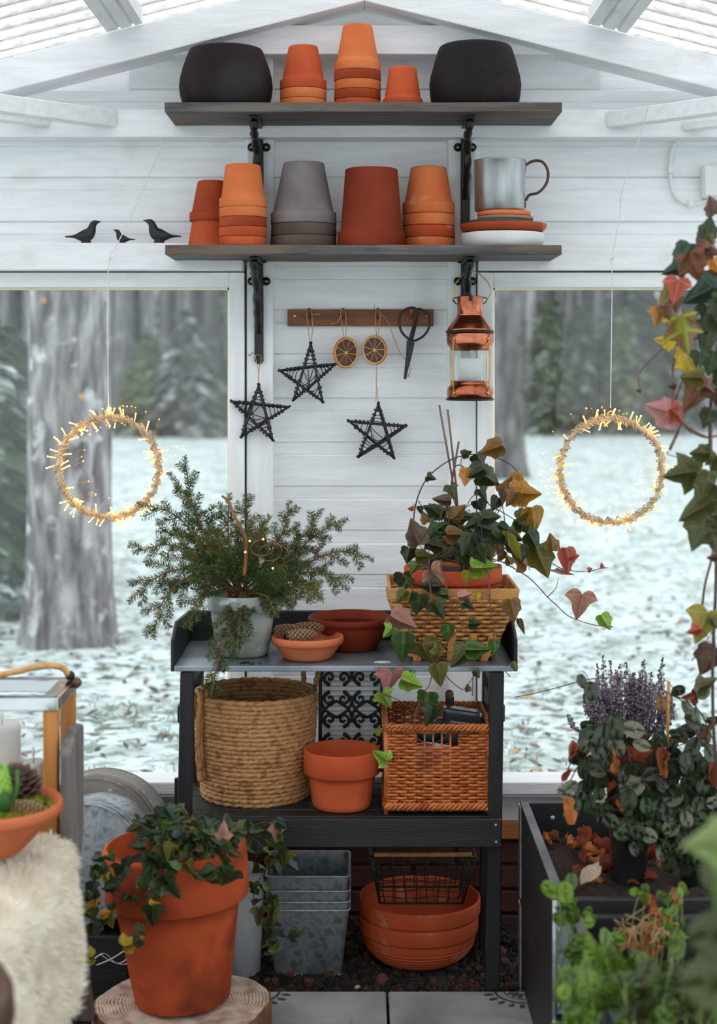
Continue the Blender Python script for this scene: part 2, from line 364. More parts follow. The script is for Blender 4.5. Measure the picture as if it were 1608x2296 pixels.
# roof battens and corrugated sheet with snow on top
for nm, pa, pb in (('trim_10', 240, 320), ('trim_11', 1318, 1405)):
    xa, xb = XP(pa, 4.06), XP(pb, 4.06); m = MB()
    w = (xb-xa)/5
    prof = []
    for i in range(6):
        x = xa+w*i; prof.append((x, rafter_under(x)+0.087))
    pf = [(xa, 0), (xa+w*1.5, 0), (xa+w*1.6, 0.006), (xa+w*1.9, 0.006), (xa+w*2, 0), (xa+w*3.4, 0), (xa+w*3.5, 0.006), (xa+w*3.8, 0.006), (xa+w*3.9, 0), (xb, 0)]
    poly = [(x, -1.2, rafter_under(x)+0.087+d) for x, d in pf]+[(xb, -1.2, rafter_under(xb)+0.125), (xa, -1.2, rafter_under(xa)+0.125)]
    trim(nm, m.prism(poly, (0, 5.26, 0)), white_y, 0)
roof_m = bpy.data.materials.new('snowy_roof_sheet'); roof_m.use_nodes = True
nt = roof_m.node_tree; N = nt.nodes; L = nt.links; N.clear()
ro = N.new('ShaderNodeOutputMaterial'); tl = N.new('ShaderNodeBsdfTranslucent'); tp = N.new('ShaderNodeBsdfTransparent'); df = N.new('ShaderNodeBsdfDiffuse')
tcn = N.new('ShaderNodeTexCoord'); at = N.new('ShaderNodeAttribute'); at.attribute_name = 'trough'
nz = N.new('ShaderNodeTexNoise'); nz.inputs['Scale'].default_value = 30; nz.inputs['Detail'].default_value = 8
mpp = N.new('ShaderNodeMapping'); mpp.inputs['Scale'].default_value = (1, 2.5, 1); L.new(tcn.outputs['Object'], mpp.inputs[0]); L.new(mpp.outputs[0], nz.inputs['Vector'])
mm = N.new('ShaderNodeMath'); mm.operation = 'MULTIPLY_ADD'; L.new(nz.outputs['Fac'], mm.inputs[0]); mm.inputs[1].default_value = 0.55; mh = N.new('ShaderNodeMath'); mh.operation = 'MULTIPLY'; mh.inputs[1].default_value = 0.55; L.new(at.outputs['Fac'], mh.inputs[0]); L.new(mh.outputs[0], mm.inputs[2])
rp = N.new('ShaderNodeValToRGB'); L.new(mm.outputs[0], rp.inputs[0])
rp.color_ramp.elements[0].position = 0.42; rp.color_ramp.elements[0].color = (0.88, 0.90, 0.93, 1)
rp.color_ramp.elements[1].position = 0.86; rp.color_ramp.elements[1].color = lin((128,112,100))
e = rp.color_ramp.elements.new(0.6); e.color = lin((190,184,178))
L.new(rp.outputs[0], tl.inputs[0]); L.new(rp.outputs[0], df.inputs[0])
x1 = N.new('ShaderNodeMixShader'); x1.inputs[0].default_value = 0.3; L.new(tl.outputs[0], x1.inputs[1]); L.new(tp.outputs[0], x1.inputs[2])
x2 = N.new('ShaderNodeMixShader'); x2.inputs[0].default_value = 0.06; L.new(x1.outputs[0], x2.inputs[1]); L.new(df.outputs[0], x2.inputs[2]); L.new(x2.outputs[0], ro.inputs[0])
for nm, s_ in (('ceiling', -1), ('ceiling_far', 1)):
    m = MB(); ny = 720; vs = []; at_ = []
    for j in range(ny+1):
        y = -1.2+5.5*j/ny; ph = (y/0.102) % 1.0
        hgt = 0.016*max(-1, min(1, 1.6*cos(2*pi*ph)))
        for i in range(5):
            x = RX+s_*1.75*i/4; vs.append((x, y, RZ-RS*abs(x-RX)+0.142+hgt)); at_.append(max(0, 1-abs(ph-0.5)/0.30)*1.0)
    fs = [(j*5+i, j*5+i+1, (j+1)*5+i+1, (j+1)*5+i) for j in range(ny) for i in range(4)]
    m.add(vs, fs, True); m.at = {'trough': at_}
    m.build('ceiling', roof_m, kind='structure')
# horizontal corner braces
def brace(nm, px, py0, py1, sgn, th, Yw=4.115, L_=1.0):
    x = XP(px, Yw); z0, z1 = ZP(py1, Yw), ZP(py0, Yw); d = Vector((sgn, -1, 0)).normalized()*L_; w = Vector((sgn*th, 0, 0))
    m = MB(); p = Vector((x, Yw, 0))
    a = [p, p+w, p+w+d, p+d]
    if sgn < 0: a = [a[1], a[0], a[3], a[2]]
    m.hexa([(q.x, q.y, z0) for q in a]+[(q.x, q.y, z1) for q in a]); trim(nm, m, white_h)
brace('trim_12', 262, 247, 285, -1, 0.06); brace('trim_13', 112, 264, 284, -1, 0.05)
brace('trim_14', 1360, 250, 286, 1, 0.06); brace('trim_15', 1530, 274, 293, 1, 0.05)
# windows
pane_m = glassy('window_glass', 0.035, 0.03, (0.935, 0.955, 0.955), 3.0)
def window(nm, xa, xb, ya, yb, gx0, gx1, gy0, gy1):     # sash outer px and glass px at Y = 4.15
    r = thing(nm, (0, 0, 0), kind='structure'); Yf = 4.15
    X0, X1, Z1, Z0_ = XP(xa, Yf), XP(xb, Yf), ZP(ya, Yf), ZP(yb, Yf)
    G0, G1, T1, T0 = XP(gx0, Yf+.02), XP(gx1, Yf+.02), ZP(gy0, Yf+.02), ZP(gy1, Yf+.02)
    gap = 0.0035
    for q, mt in (((X0+gap, G0, Yf, 4.225, Z0_, Z1-gap), white_v), ((G1, X1-gap, Yf, 4.225, Z0_, Z1-gap), white_v), ((G0, G1, Yf, 4.225, T1, Z1-gap), white_h), ((G0, G1, Yf, 4.225, Z0_, T0), white_h)):
        MB().box(*q).build('sash_bar', mt, r, bevel=0.002)
    b = 0.006
    for q in ((G0, G0+b, Z0_, T1), (G1-b, G1, T0, T1), (G0, G1, T1-b, T1), (G0, G1, T0, T0+b)):
        MB().box(q[0], q[1], Yf+0.025, Yf+0.035, q[2], q[3]).build('putty', cream, r)
    MB().box(G0-0.005, G1+0.005, 4.188, 4.192, T0-0.005, T1+0.005).build('pane', pane_m, r)
    MB().box(X0-0.01, X1+0.01, 4.232, 4.25, Z1-0.012, Z1+0.02).build('rebate', wick, r)
    return r
window('window_1', -330, 551, 608, 1772, -280, 515, 645, 1752)
window('window_2', 1068, 1960, 608, 1772, 1105, 1910, 645, 1752)
MB().box(XP(549,4.2)-0.01, XP(556,4.2), 4.185, 4.21, 0.3, 1.70).build('trim_16', wick, kind='structure')
MB().box(XP(1064,4.2), XP(1072,4.2), 4.185, 4.21, 0.3, 1.70).build('trim_17', wick, kind='structure')
trim('trim_18', MB().box(-1.6, XP(553,4.1), 4.09, 4.2, ZP(1780,4.1), ZP(1752,4.1)), white_h)
trim('trim_19', MB().box(XP(1068,4.1), 1.6, 4.09, 4.2, ZP(1780,4.1), ZP(1752,4.1)), white_h)
trim('baseboard_back', MB().box(-1.6, 1.6, 4.17, 4.235, ZP(1882,4.17), ZP(1846,4.17)), pine)
# brick plinth
pl = MB().box(-1.6, 1.6, 4.205, 4.3, -0.15, 0.175).build('trim_20', mortar, kind='structure')
bx = MB().box(-0.105, 0.105, 0, 0.03, -0.028, 0.028).build('brick', brick_m, pl, bevel=0.004)
bx.location = (-1.2, 4.19, 0.135)
for row in range(4):
    for i in range(11):
        if row == 0 and i == 0: continue
        o = bx.copy(); C.objects.link(o); o.location = (-1.2+i*0.225+(0.11 if row % 2 else 0)+rnd(-.002,.002), 4.19+rnd(-.003,.003), 0.135-row*0.066); o.parent = pl
# floor: earth, lava gravel, paving
fl = MB(); n = 40; vs = []
for j in range(n+1):
    for i in range(n+1):
        x = -1.6+3.2*i/n; y = 0.5+3.72*j/n
        vs.append((x, y, -0.055+0.012*mnoise.noise(Vector((x*5, y*5, 0)))))
fl.add(vs, [(j*(n+1)+i, j*(n+1)+i+1, (j+1)*(n+1)+i+1, (j+1)*(n+1)+i) for j in range(n) for i in range(n)])
floor = fl.build('floor', dirt, kind='structure')
def rock(r, seed, n=7, nv=5):
    m = MB(); m.ball((0,0,0), r, n, nv)
    m.v = [tuple(Vector(v)*(1+0.75*mnoise.noise(Vector(v)/r*0.9+Vector((seed*3.1, seed, 0))))) for v in m.v]; m.sm = [False]*len(m.f); return m
rk = []
for i in range(8):
    o = rock(0.013, i).build('stone', (stone_b, stone_b, stone_r)[i % 3] if i != 7 else stone_w, floor); rk.append(o)
spots_ = []
def rockspot():
    u = random.random()
    if u < 0.72: return rnd(-0.3, 0.42), 3.62+abs(random.gauss(0, 0.22))
    return rnd(-0.95, -0.35), rnd(3.0, 3.9)
for i in range(290):
    x, y = rockspot(); y = min(y, 4.15)
    src = rk[i] if i < 8 else random.choice(rk[:7]).copy()
    if i >= 8: C.objects.link(src); src.parent = floor
    src.location = (x, y, -0.042+rnd(0, .012)); src.rotation_euler = (rnd(0,6), rnd(0,6), rnd(0,6)); q = rnd(0.6, 1.5); src.scale = (q, q*rnd(.7,1.2), q*rnd(.6,1))
    if i == 7: src.location = (0.0, 3.68, -0.03)
m = MB()
base = [rock(0.010, 20+i, 6, 4) for i in range(6)]
for i in range(3800):
    x, y = rockspot(); y = min(y, 4.17); b_ = random.choice(base); E = Euler((rnd(0,6), rnd(0,6), rnd(0,6))).to_matrix(); q = rnd(0.5, 1.3)
    m.add([E @ Vector(v)*q+Vector((x, y, -0.05+rnd(0, .014))) for v in b_.v], b_.f, False)
m.build('gravel', stone_b, floor, kind='stuff')
m = MB()
for i in range(900):
    x, y = rockspot(); y = min(y, 4.17); b_ = random.choice(base); E = Euler((rnd(0,6), rnd(0,6), rnd(0,6))).to_matrix(); q = rnd(0.5, 1.1)
    m.add([E @ Vector(v)*q+Vector((x, y, -0.046+rnd(0, .014))) for v in b_.v], b_.f, False)
m.build('gravel', stone_r, floor, kind='stuff')
TS = 0.315
for r_ in range(3):
    for c_ in range(2):
        x0 = -0.252+c_*(TS+0.006); y1 = 3.595-r_*(TS+0.006)
        t = MB().box(x0, x0+TS, y1-TS, y1, -0.045, 0.0).build('paving_tile', tile_m, floor, bevel=0.004)
        if r_ == 0:                                       # printed corner ornament
            def ornament(cx, cy, dx, dy):
                m = MB(); z = 0.0006
                def arc(r0, r1, a0, a1, ox=0, oy=0):
                    k = 14; vs = []
                    for i in range(k+1):
                        a = radians(a0+(a1-a0)*i/k)
                        for r in (r0, r1): vs.append((cx+dx*(ox+r*cos(a)), cy+dy*(oy+r*sin(a)), z))
                    m.add(vs, [(2*i, 2*i+1, 2*i+3, 2*i+2) for i in range(k)], False)
                def petal(px_, py_, ang, ln, wd):
                    vs = [(cx+dx*px_, cy+dy*py_, z)]
                    for t_ in range(9):
                        u = t_/8*2-1; a = radians(ang); f = ln*(0.55+0.45*cos(u*pi)); w = wd*sin(u*pi)
                        vs.append((cx+dx*(px_+f*cos(a)-w*sin(a)), cy+dy*(py_+f*sin(a)+w*cos(a)), z))
                    m.add(vs, [(0, i, i+1) for i in range(1, 9)], False)
                arc(0.062, 0.069, 0, 90); arc(0.044, 0.047, 0, 90)
                for a in (12, 30, 48, 66, 82): petal(0.072*cos(radians(a)), 0.072*sin(radians(a)), a, 0.024, 0.007)
                for a in (20, 45, 70): petal(0.018*cos(radians(a)), 0.018*sin(radians(a)), a, 0.024, 0.006)
                arc(0.009, 0.014, 0, 360, 0.005, 0.005)
                m.build('ornament', print_m, t)
            if c_ == 0: ornament(x0+0.004, y1-0.004, 1, -1)
            else: ornament(x0+TS-0.004, y1-0.004, -1, -1)
# unseen low walls and posts of the glasshouse, kept low and unglazed for light
for nm, x in (('wall_left', -1.62), ('wall_right', 1.6)):
    w_ = MB().box(x, x+0.02, -1.2, 4.24, -0.06, 0.34).build(nm, white_y, kind='structure')
    for yy in (-1.2, 0.2, 1.6, 3.0, 4.16): MB().box(x, x+0.05, yy, yy+0.06, 0.34, 2.06).build('post', white_v, w_)
    MB().box(x, x+0.05, -1.2, 4.2, 2.02, 2.10).build('wall_plate', white_y, w_)
MB().box(-1.62, 1.62, -1.22, -1.2, -0.06, 0.28).build('wall_rear', white_h, kind='structure')
# ================================================================== SHELVES AND THEIR POTS
def plank(name, xa, xb, yt, label, seed):
    Yf, Yb = 3.90, 4.157; z1 = ZP(yt, Yf); z0 = z1-0.0245; m = MB(); n = 48; vs = []
    x0, x1 = XP(xa, Yf), XP(xb, Yf)
    for i in range(n+1):
        x = x0+(x1-x0)*i/n
        wz = 0.0012*mnoise.noise(Vector((x*7, seed, 0))); wy = 0.0016*mnoise.noise(Vector((x*9, seed, 4)))
        vs += [(x, Yf+wy, z0+wz), (x, Yb, z0+wz), (x, Yb, z1+wz), (x, Yf+wy, z1+wz)]
    fs = [(4*i+k, 4*i+(k+1) % 4, 4*i+4+(k+1) % 4, 4*i+4+k) for i in range(n) for k in range(4)]+[(3,2,1,0), (4*n, 4*n+1, 4*n+2, 4*n+3)]
    m.add(vs, fs, False); o = m.build(name, shelf_m, bevel=0.002); tag(o, label, 'shelf'); return z1
ZS1 = plank('wall_shelf', 369, 1261, 229, 'upper grey stained plank shelf under the two black clay bowls', 1)
ZS2 = plank('wall_shelf', 370, 1260, 549, 'lower grey stained plank shelf carrying the aluminium mug', 5)

def bracket(px, zt, ln, label):                          # cast iron shelf bracket
    x = XP(px, 4.14); t = thing('shelf_bracket', (x, 4.16, zt-ln), label, 'bracket', 'cast iron shelf brackets')
    w = 0.0112
    MB().prism([(x-w, 4.148, zt-0.001), (x+w, 4.148, zt-0.001), (x+w*1.1, 4.148, zt-ln*.45), (x+w*1.05, 4.148, zt-ln*.97), (x+w*.5, 4.148, zt-ln), (x-w*.5, 4.148, zt-ln), (x-w*1.05, 4.148, zt-ln*.97), (x-w*1.1, 4.148, zt-ln*.45)], (0, 0.0115, 0)).build('wall_arm', iron, t, bevel=0.002)
    MB().box(x-w, x+w, 3.945, 4.15, zt-0.008, zt-0.0012).build('shelf_arm', iron, t, bevel=0.002)
    MB().box(x-0.021, x+0.021, 4.13, 4.142, zt-0.005, zt-0.0012).build('cross_lug', iron, t, bevel=0.001)
    c = spline([(x, 3.965, zt-0.010), (x-0.002, 3.985, zt-0.032), (x-0.003, 4.03, zt-0.045), (x, 4.065, zt-0.075), (x, 4.08, zt-0.115), (x, 4.115, zt-0.15), (x, 4.146, zt-0.185)], 6)
    MB().tube(c, [0.0088+0.003*sin(i*0.5)**2 for i in range(len(c))], 8).build('scroll', iron, t)
    for q in (0.055, 0.1):
        a = [(x, 4.115+cos(k)*0.02*q/.07, zt-q+sin(k)*0.02) for k in [i*2*pi/16 for i in range(14)]]
        MB().tube(a, 0.0045, 6).build('curl', iron, t)
    zl = zt-0.052
    for s_ in (-1, 1):
        e = MB().lathe([(0, 0), (0.011, 0), (0.011, 0.006), (0, 0.006)], n=20, M=Matrix.Rotation(pi/2, 4, 'X')); e.v = [(v[0]+x+s_*0.0195, v[1]+4.158, v[2]+zl) for v in e.v]
        ear = e.build('ear', iron, t)
        sc = MB().lathe([(0, 0), (0.0042, 0), (0.0036, 0.0022), (0, 0.0022)], n=14, M=Matrix.Rotation(pi/2, 4, 'X')); sc.v = [(v[0]+x+s_*0.0195, v[1]+4.1525, v[2]+zl) for v in sc.v]
        so = sc.build('screw', brass, ear)
    return t
zu, zl_ = ZS1-0.0245, ZS2-0.0245
bracket(580, zu, 0.275, 'black iron bracket left under the upper shelf, behind the tall orange pots')
bracket(1044, zu, 0.275, 'black iron bracket under the upper shelf, left of the aluminium mug')
bracket(580, zl_, 0.272, 'black iron bracket under the lower shelf with a star tied at its foot')
bracket(1044, zl_, 0.272, 'black iron bracket under the lower shelf behind the copper lantern')

def inv_pot(name, x, y, z, rr, r1, rt, h, hb, mat, label, group, wall=0.0035, hole=True):   # flower pot standing on its rim
    fl_ = 0.004
    pr = [(rr-wall*1.3, 0.0008), (rr-0.0012, 0), (rr, 0.0018), (rr*0.992, hb-0.0022), (rr*0.985, hb), (r1, hb+0.0012)]
    for i in range(1, 8): pr.append((r1+(rt-r1)*i/8, hb+(h-hb-0.004)*i/8))
    pr += [(rt, h-0.004), (rt-0.0015, h-0.001), (rt-0.004, h)]
    if hole: pr += [(0.006, h), (0.006, h-fl_)]
    else: pr += [(0.0, h), (0.0, h-fl_)]
    pr += [(rt-wall-0.002, h-fl_), (r1-wall, hb+0.001), (rr-wall*1.3, hb*0.8), (rr-wall*1.3, 0.0008)]
    o = MB().lathe(pr, (0,0,0), 44, wob=0.006).build(name, mat); o.location = (x, y, z)
    o.rotation_euler = (0, 0, rnd(0, 6)); tag(o, label, 'pot', group); return o
ORD = {0: 'topmost', 1: 'second from the top', 2: 'third from the top', 3: 'fourth from the top', 4: 'lowest'}
def stack(cx, Y, z, rim, top, ytop, n, band, hb, mats, words, group, rr_scale=1.0):
    R = rim/2*Y/FPX; T = top/2*Y/FPX; hbm = hb*Y/FPX; st = band*Y/FPX; H_ = ZP(ytop, Y)-z-st*(n-1); x = XP(cx, Y)
    for i in range(n):
        k = n-1-i; nm = 'last at the bottom' if (k == n-1 and n > 1) else ORD.get(k)
        lb = words if n == 1 else f'{nm} pot of the {words}'
        dx, dy = (rnd(-.0005, .0005), rnd(-.0004, .0004)) if i < n-1 else (0, 0)
        inv_pot('flower_pot', x+dx, Y+dy, z+i*st+0.0004, R*rnd(.994, 1.0), R*0.925-0.0012, T, H_, min(hbm, st*0.96) if n > 1 else hbm, mats[i % len(mats)], lb, group)
g1, g2 = 'upturned clay pots on the upper shelf', 'upturned clay pots on the lower shelf'
stack(680, 4.03, ZS1, 105, 66, 105, 3, 22.5, 26, [tc_orange, tc_orange, tc_red], 'three-pot clay stack beside the left black bowl', g1)
stack(802, 4.03, ZS1, 105, 66, 58, 5, 21.5, 24, [tc_red, tc_deep, tc_orange, tc_deep, tc_orange], 'tallest clay pot stack on the upper shelf', g1)
stack(903, 4.0, ZS1, 91, 62, 153, 1, 20, 20, [tc_red], 'small single upturned terracotta pot left of the right black bowl', g1)
def bowl_black(cx, pts, Y, mat, label):
    x = XP(cx, Y); out = [(r*Y/FPX, (ZP(py, Y)-ZS1)) for r, py in pts]
    h = out[-1][1]; pr = [(0, 0.0005)]+out+[(out[-1][0]-0.009, h-0.002), (out[-1][0]-0.012, h-0.02), (out[2][0]-0.016, 0.03), (0, 0.02)]
    o = MB().lathe(pr, (0,0,0), 56, wob=0.01).build('clay_bowl', mat); o.location = (x, Y, ZS1+0.0004); tag(o, label, 'bowl', 'black clay bowls'); return o
yb = HOR-(ZS1-CAMZ)*FPX/4.03
bowl_black(507, [(88, yb), (95, yb-3), (103, 215), (105, 196), (103, 178), (97, 154), (89, 131), (84, 118), (81, 113), (77, 111.5)], 4.025, clay_black, 'dark brown black round clay bowl at the left end of the upper shelf')
bowl_black(1066, [(88, yb), (96, yb-3), (101, 216), (103, 192), (100, 172), (93, 146), (86, 121), (82, 110), (79, 106), (75, 104)], 4.025, clay_black2, 'charcoal black round clay bowl at the right end of the upper shelf')
# lower shelf
stack(476, 4.085, ZS2, 120, 84, 478, 1, 20, 6, [tc_red], 'lower upturned pot without rim left end of lower shelf, under another pot', g2)
stack(476, 4.085, ZP(497, 4.085), 102, 66, 407, 1, 19, 19, [tc_deep], 'deep red upturned pot raised on another pot at left end of lower shelf', g2)
stack(545, 3.975, ZS2, 108, 80, 371, 5, 21.8, 23, [tc_red, tc_red, tc_deep, tc_orange, tc_orange][::1], 'orange stack left of the grey pots', g2)
stack(681, 4.03, ZS2, 148, 92, 366, 3, 27, 28, [tc_greyb, tc_greyb, tc_grey], 'grey clay stack on the lower shelf', g2)
stack(833, 3.985, ZS2, 152, 118, 380, 1, 32, 34, [tc_brown], 'largest single upturned dark red pot in the middle of the lower shelf', g2)
stack(961, 4.07, ZS2, 118, 80, 376, 4, 26.5, 25, [tc_orange, tc_red, tc_orange, tc_orange], 'orange stack right of the dark red pot', g2)
# saucers and mug
def dish(name, cx, Y, z, r_px, h_px, mat, label, tilt=0, lip=1.0, rr=0.0):
    r = r_px*Y/FPX; h = h_px*Y/FPX
    pr = [(0, 0.0004), (r*lip*0.9, 0.0004), (r*lip*.97, 0.002), (r*(lip+.7*(1-lip)), h*.5), (r, h-0.0025), (r-0.001, h-0.0004), (r-0.004, h), (r-0.007, h-0.002), (r*lip-0.008, 0.005), (0, 0.005)]
    if h < 0.012: pr = [(0, 0), (r-0.002, 0), (r, 0.002), (r, h-0.002), (r-0.002, h), (0, h)]
    o = MB().lathe(pr, (0,0,0), 52, wob=0.006).build(name, mat); o.location = (XP(cx, Y), Y, z); o.rotation_euler = (rr, tilt, 0); tag(o, label, 'dish', 'saucers under the mug'); return h
Y = 4.02; zq = ZS2+0.0004
h = dish('clay_dish', 1128, Y, zq, 93, 33, white_clay, 'speckled white round dish at the bottom of the saucer pile', lip=0.97); zq += h+0.0005
h = dish('clay_saucer', 1129, Y, zq, 98, 20, tc_deep, 'wide orange terracotta saucer resting on the white dish', lip=.9); zq += h+0.0005
dish('clay_saucer', 1124, Y, zq, 73, 7, dark_clay, 'thin black saucer on the wide orange saucer', 0.012); zq += 0.010
dish('clay_saucer', 1133, Y, zq, 63, 8, tan_clay, 'thin tan clay saucer between the black and the small orange one', 0.012); zq += 0.0105
h = dish('clay_saucer', 1130, Y, zq, 60, 10, tc_orange, 'small orange saucer directly under the aluminium mug', 0.008); zq += 0.0125
t = thing('mug', (XP(1121, Y), Y, zq), 'tall dented aluminium mug with rusty handle on the pile of saucers', 'mug')
hm = ZP(360, Y)-zq; R = 56*Y/FPX
MB().lathe([(0, 0), (R-0.003, 0), (R, 0.003), (R+0.0008, hm*.5), (R+0.0024, hm-0.004), (R+0.0042, hm-0.002), (R+0.0035, hm), (R+0.0005, hm-0.001), (R-0.0015, hm*.5), (R-0.002, 0.004), (0, 0.004)], (t.location.x, Y, zq), 56, wob=0.012).build('cup', alu, t)
hx = XP(1176, Y)
hd = spline([(hx, Y-0.006, ZP(372, Y)), (hx+0.022, Y-0.006, ZP(362, Y)), (hx+0.046, Y-0.006, ZP(364, Y)), (hx+0.060, Y-0.006, ZP(385, Y)), (hx+0.056, Y-0.006, ZP(412, Y)), (hx+0.036, Y-0.006, ZP(432, Y)), (hx+0.012, Y-0.006, ZP(438, Y)), (hx+0.003, Y-0.006, ZP(450, Y))], 6)
rust = mk('rusty_handle', [(58,48,48),(96,66,54)], 30, rough=0.6, metal=0.3)
MB().tube(hd, 0.0036, 8).build('handle', rust, t)
for py in (378, 458): MB().box(hx-0.003, hx+0.003, Y-0.012, Y, ZP(py+9, Y), ZP(py-9, Y)).build('handle_plate', rust, t, bevel=0.001)
# birds on the ledge
def bird(name, cx, w_px, flip, label, beak_up=0.0):
    Y = 4.135; s_ = w_px*Y/FPX; z = ZP(545, 4.10)+0.0005; x = XP(cx, Y)
    t = thing(name, (x, Y, z), label, 'bird figure', 'black bird figures on the ledge'); f = -1 if flip else 1
    # body as one skin of rings along the spine: tail -> rump -> breast -> neck -> head -> beak
    sp = [(-.50, .29, .018, .02), (-.44, .30, .026, .03), (-.32, .30, .030, .034), (-.22, .30, .05, .05), (-.10, .30, .125, .105), (.03, .31, .185, .145), (.15, .36, .190, .15), (.21, .47, .145, .125), (.235, .58, .108, .105), (.25, .66, .10, .098), (.31, .725, .088, .085), (.36, .735, .055, .05), (.41, .745, .026, .026), (.485, .765, .006, .008)]
    pts = [Vector((x+f*a*s_, Y, z+(b-.075)*s_*.88)) for a, b, c, d in sp]
    m = MB(); n = 14; vs = []
    for i, p in enumerate(pts):
        tg = (pts[min(i+1, len(pts)-1)]-pts[max(i-1, 0)]).normalized(); up = Vector((0,1,0)).cross(tg).normalized()
        for k in range(n):
            a = 2*pi*k/n; vs.append(p+up*cos(a)*sp[i][2]*s_*.98+Vector((0,1,0))*sin(a)*sp[i][3]*s_)
    fs = [(i*n+k, i*n+(k+1) % n, (i+1)*n+(k+1) % n, (i+1)*n+k) for i in range(len(pts)-1) for k in range(n)]+[tuple(range(n-1, -1, -1)), tuple((len(pts)-1)*n+k for k in range(n))]
    m.add(vs, fs); m.build('body', iron, t, sub=1)
    r = 0.13*s_
    b = MB().lathe([(0, 0), (r*1.0, 0), (r*1.05, 0.004*s_/.1), (r*.95, .007*s_/.1), (r*.9, 0.022*s_/.1), (0, .022*s_/.1)], (x+f*.07*s_, Y, z), 24); b.build('foot', rustb, t)
    for sd in (-1, 1):
        wv = MB(); q = [(-.20, .36), (-.05, .42), (.10, .44), (.12, .36), (.0, .27), (-.14, .27)]
        wv.prism([Vector((x+f*a*s_, Y+sd*.135*s_*(1-abs(a)*1.2), z+(bb-.075)*s_*.88)) for a, bb in q], (0, sd*.012*s_, 0)); wv.build('wing', iron, t, bevel=0.001)
rustb = mk('rusty_iron', [(36,28,24),(60,38,28)], 20, rough=0.8)
bird('bird_figure', 187, 84, False, 'black cast bird figure looking right, leftmost on the white ledge')
bird('bird_figure', 278, 52, True, 'smallest black bird figure, in the middle of the white ledge')
bird('bird_figure', 363, 88, True, 'black cast bird figure looking left, next to the shelf end')
# ================================================================== THINGS HANGING ON THE WALL
Y = 4.185
t = thing('peg_rail', (XP(808, Y), 4.2, ZP(731, Y)), 'brown wooden peg rail with four pegs on the white boards', 'peg rail')
MB().box(XP(645, Y), XP(972, Y), 4.182, 4.1995, ZP(731, Y), ZP(694, Y)).build('board', rail_wood, t, bevel=0.0015)
PEG = []
for px in (694, 770, 847, 922):
    x = XP(px, Y); a = Vector((x, 4.184, ZP(713, Y))); b = Vector((x, 4.148, ZP(693, 4.148)))
    c = [a.lerp(b, q) for q in (0, .3, .6, .8, .92, .98, 1.0)]
    MB().tube(c, [.0042, .0042, .0050, .0062, .0058, .0042, .002], 12).build('peg', peg_wood, t); PEG.append(a.lerp(b, .7))
for px in (661, 958):
    sc = MB().lathe([(0, 0), (0.0045, 0), (0.0038, 0.002), (0.0015, .002), (0, 0.001)], n=14, M=Matrix.Rotation(pi/2, 4, 'X')); sc.v = [(v[0]+XP(px, 4.18), v[1]+4.1825, v[2]+ZP(708, 4.18)) for v in sc.v]; sc.build('screw', brass, t)

def star(tips, Y, label, seed):
    random.seed(seed)
    c = sum((P(a, b, Y) for a, b in tips), Vector())/5
    t = thing('twig_star', P(*tips[2], Y), label, 'star ornament', 'black twig stars')
    T = [P(a, b, Y) for a, b in tips]; order = [0, 2, 4, 1, 3]
    for e in range(5):
        a, b = T[order[e]], T[order[(e+1) % 5]]; d = (b-a).normalized(); a2, b2 = a-d*.004, b+d*.004
        for q in range(3):
            off = Vector((rnd(-1,1)*.0014, (q-1)*.0040+((e % 2)-.5)*0.004, rnd(-1,1)*.0014)); w = Vector((rnd(-.002,.002), 0, rnd(-.002,.002)))
            MB().tube(spline([a2+off+d*rnd(-.003,.003), (a+b)/2+off+w, b2+off+d*rnd(-.003,.003)], 5), rnd(.0026,.0034), 6).build('twig', iron, t)
    inner = []
    for i in range(5):                                   # knots wound around each arm, and wires across it
        tip = T[i]; l1 = T[(i+2) % 5]; l2 = T[(i+3) % 5]
        for q in (0.13, 0.2, 0.27, 0.34):
            p1, p2 = tip.lerp(l1, q), tip.lerp(l2, q+rnd(-.03,.03)); z = rnd(-1, 1)*.004
            MB().tube(spline([p1+Vector((0,-.005,0)), (p1+p2)/2+Vector((rnd(-.002,.002),z,rnd(-.002,.002))), p2+Vector((0,.004,0))], 4), .0011, 5).build('winding', iron, t)
            for p_, l in ((p1, l1), (p2, l2)):
                d = (l-tip).normalized(); u = d.cross(Vector((0,1,0))).normalized()
                ring = [p_+d*(k/18-.5)*.004+(u*cos(k*2*pi/9)+Vector((0,1,0))*sin(k*2*pi/9))*.0052 for k in range(19)]
                MB().tube(ring, .0012, 5).build('knot', iron, t)
    for i in range(7):
        i1 = random.randrange(5); a = T[i1].lerp(T[(i1+2) % 5], rnd(.35,.62)); i2 = (i1+random.choice((1,2))) % 5; b = T[i2].lerp(T[(i2+2) % 5], rnd(.35,.62))
        MB().tube(spline([a, (a+b)/2+Vector((rnd(-.004,.004), rnd(-.006,.004), rnd(-.004,.004))), b], 5), .0012, 5).build('winding', iron, t)
    return t, T
s1, T1 = star([(697,772), (751,817), (723,899), (659,896), (628,831)], 4.15, 'upper black twig star hanging from the left peg on jute twine', 21)
s2, T2 = star([(580,864), (646,913), (611,986), (541,979), (521,901)], 4.135, 'left black twig star tied to the foot of the iron bracket', 22)
s3, T3 = star([(848,906), (908,955), (883,1027), (804,1023), (782,944)], 4.15, 'lowest black twig star hanging below a dried orange slice', 23)
random.seed(5)
def string(label, lines, r=0.0011, frays=()):
    t = thing('twine', lines[0][-1], label, 'twine', 'jute twine loops on the wall')
    for l in lines: MB().tube(spline(l, 6), r, 5).build('strand', twine, t)
    for f in frays:
        f = Vector(f)
        for k in range(5): MB().tube([f, f+Vector((rnd(-.008,.008), rnd(-.003,0), rnd(-.006,.004)))], .0006, 4).build('frayed_end', twine, t)
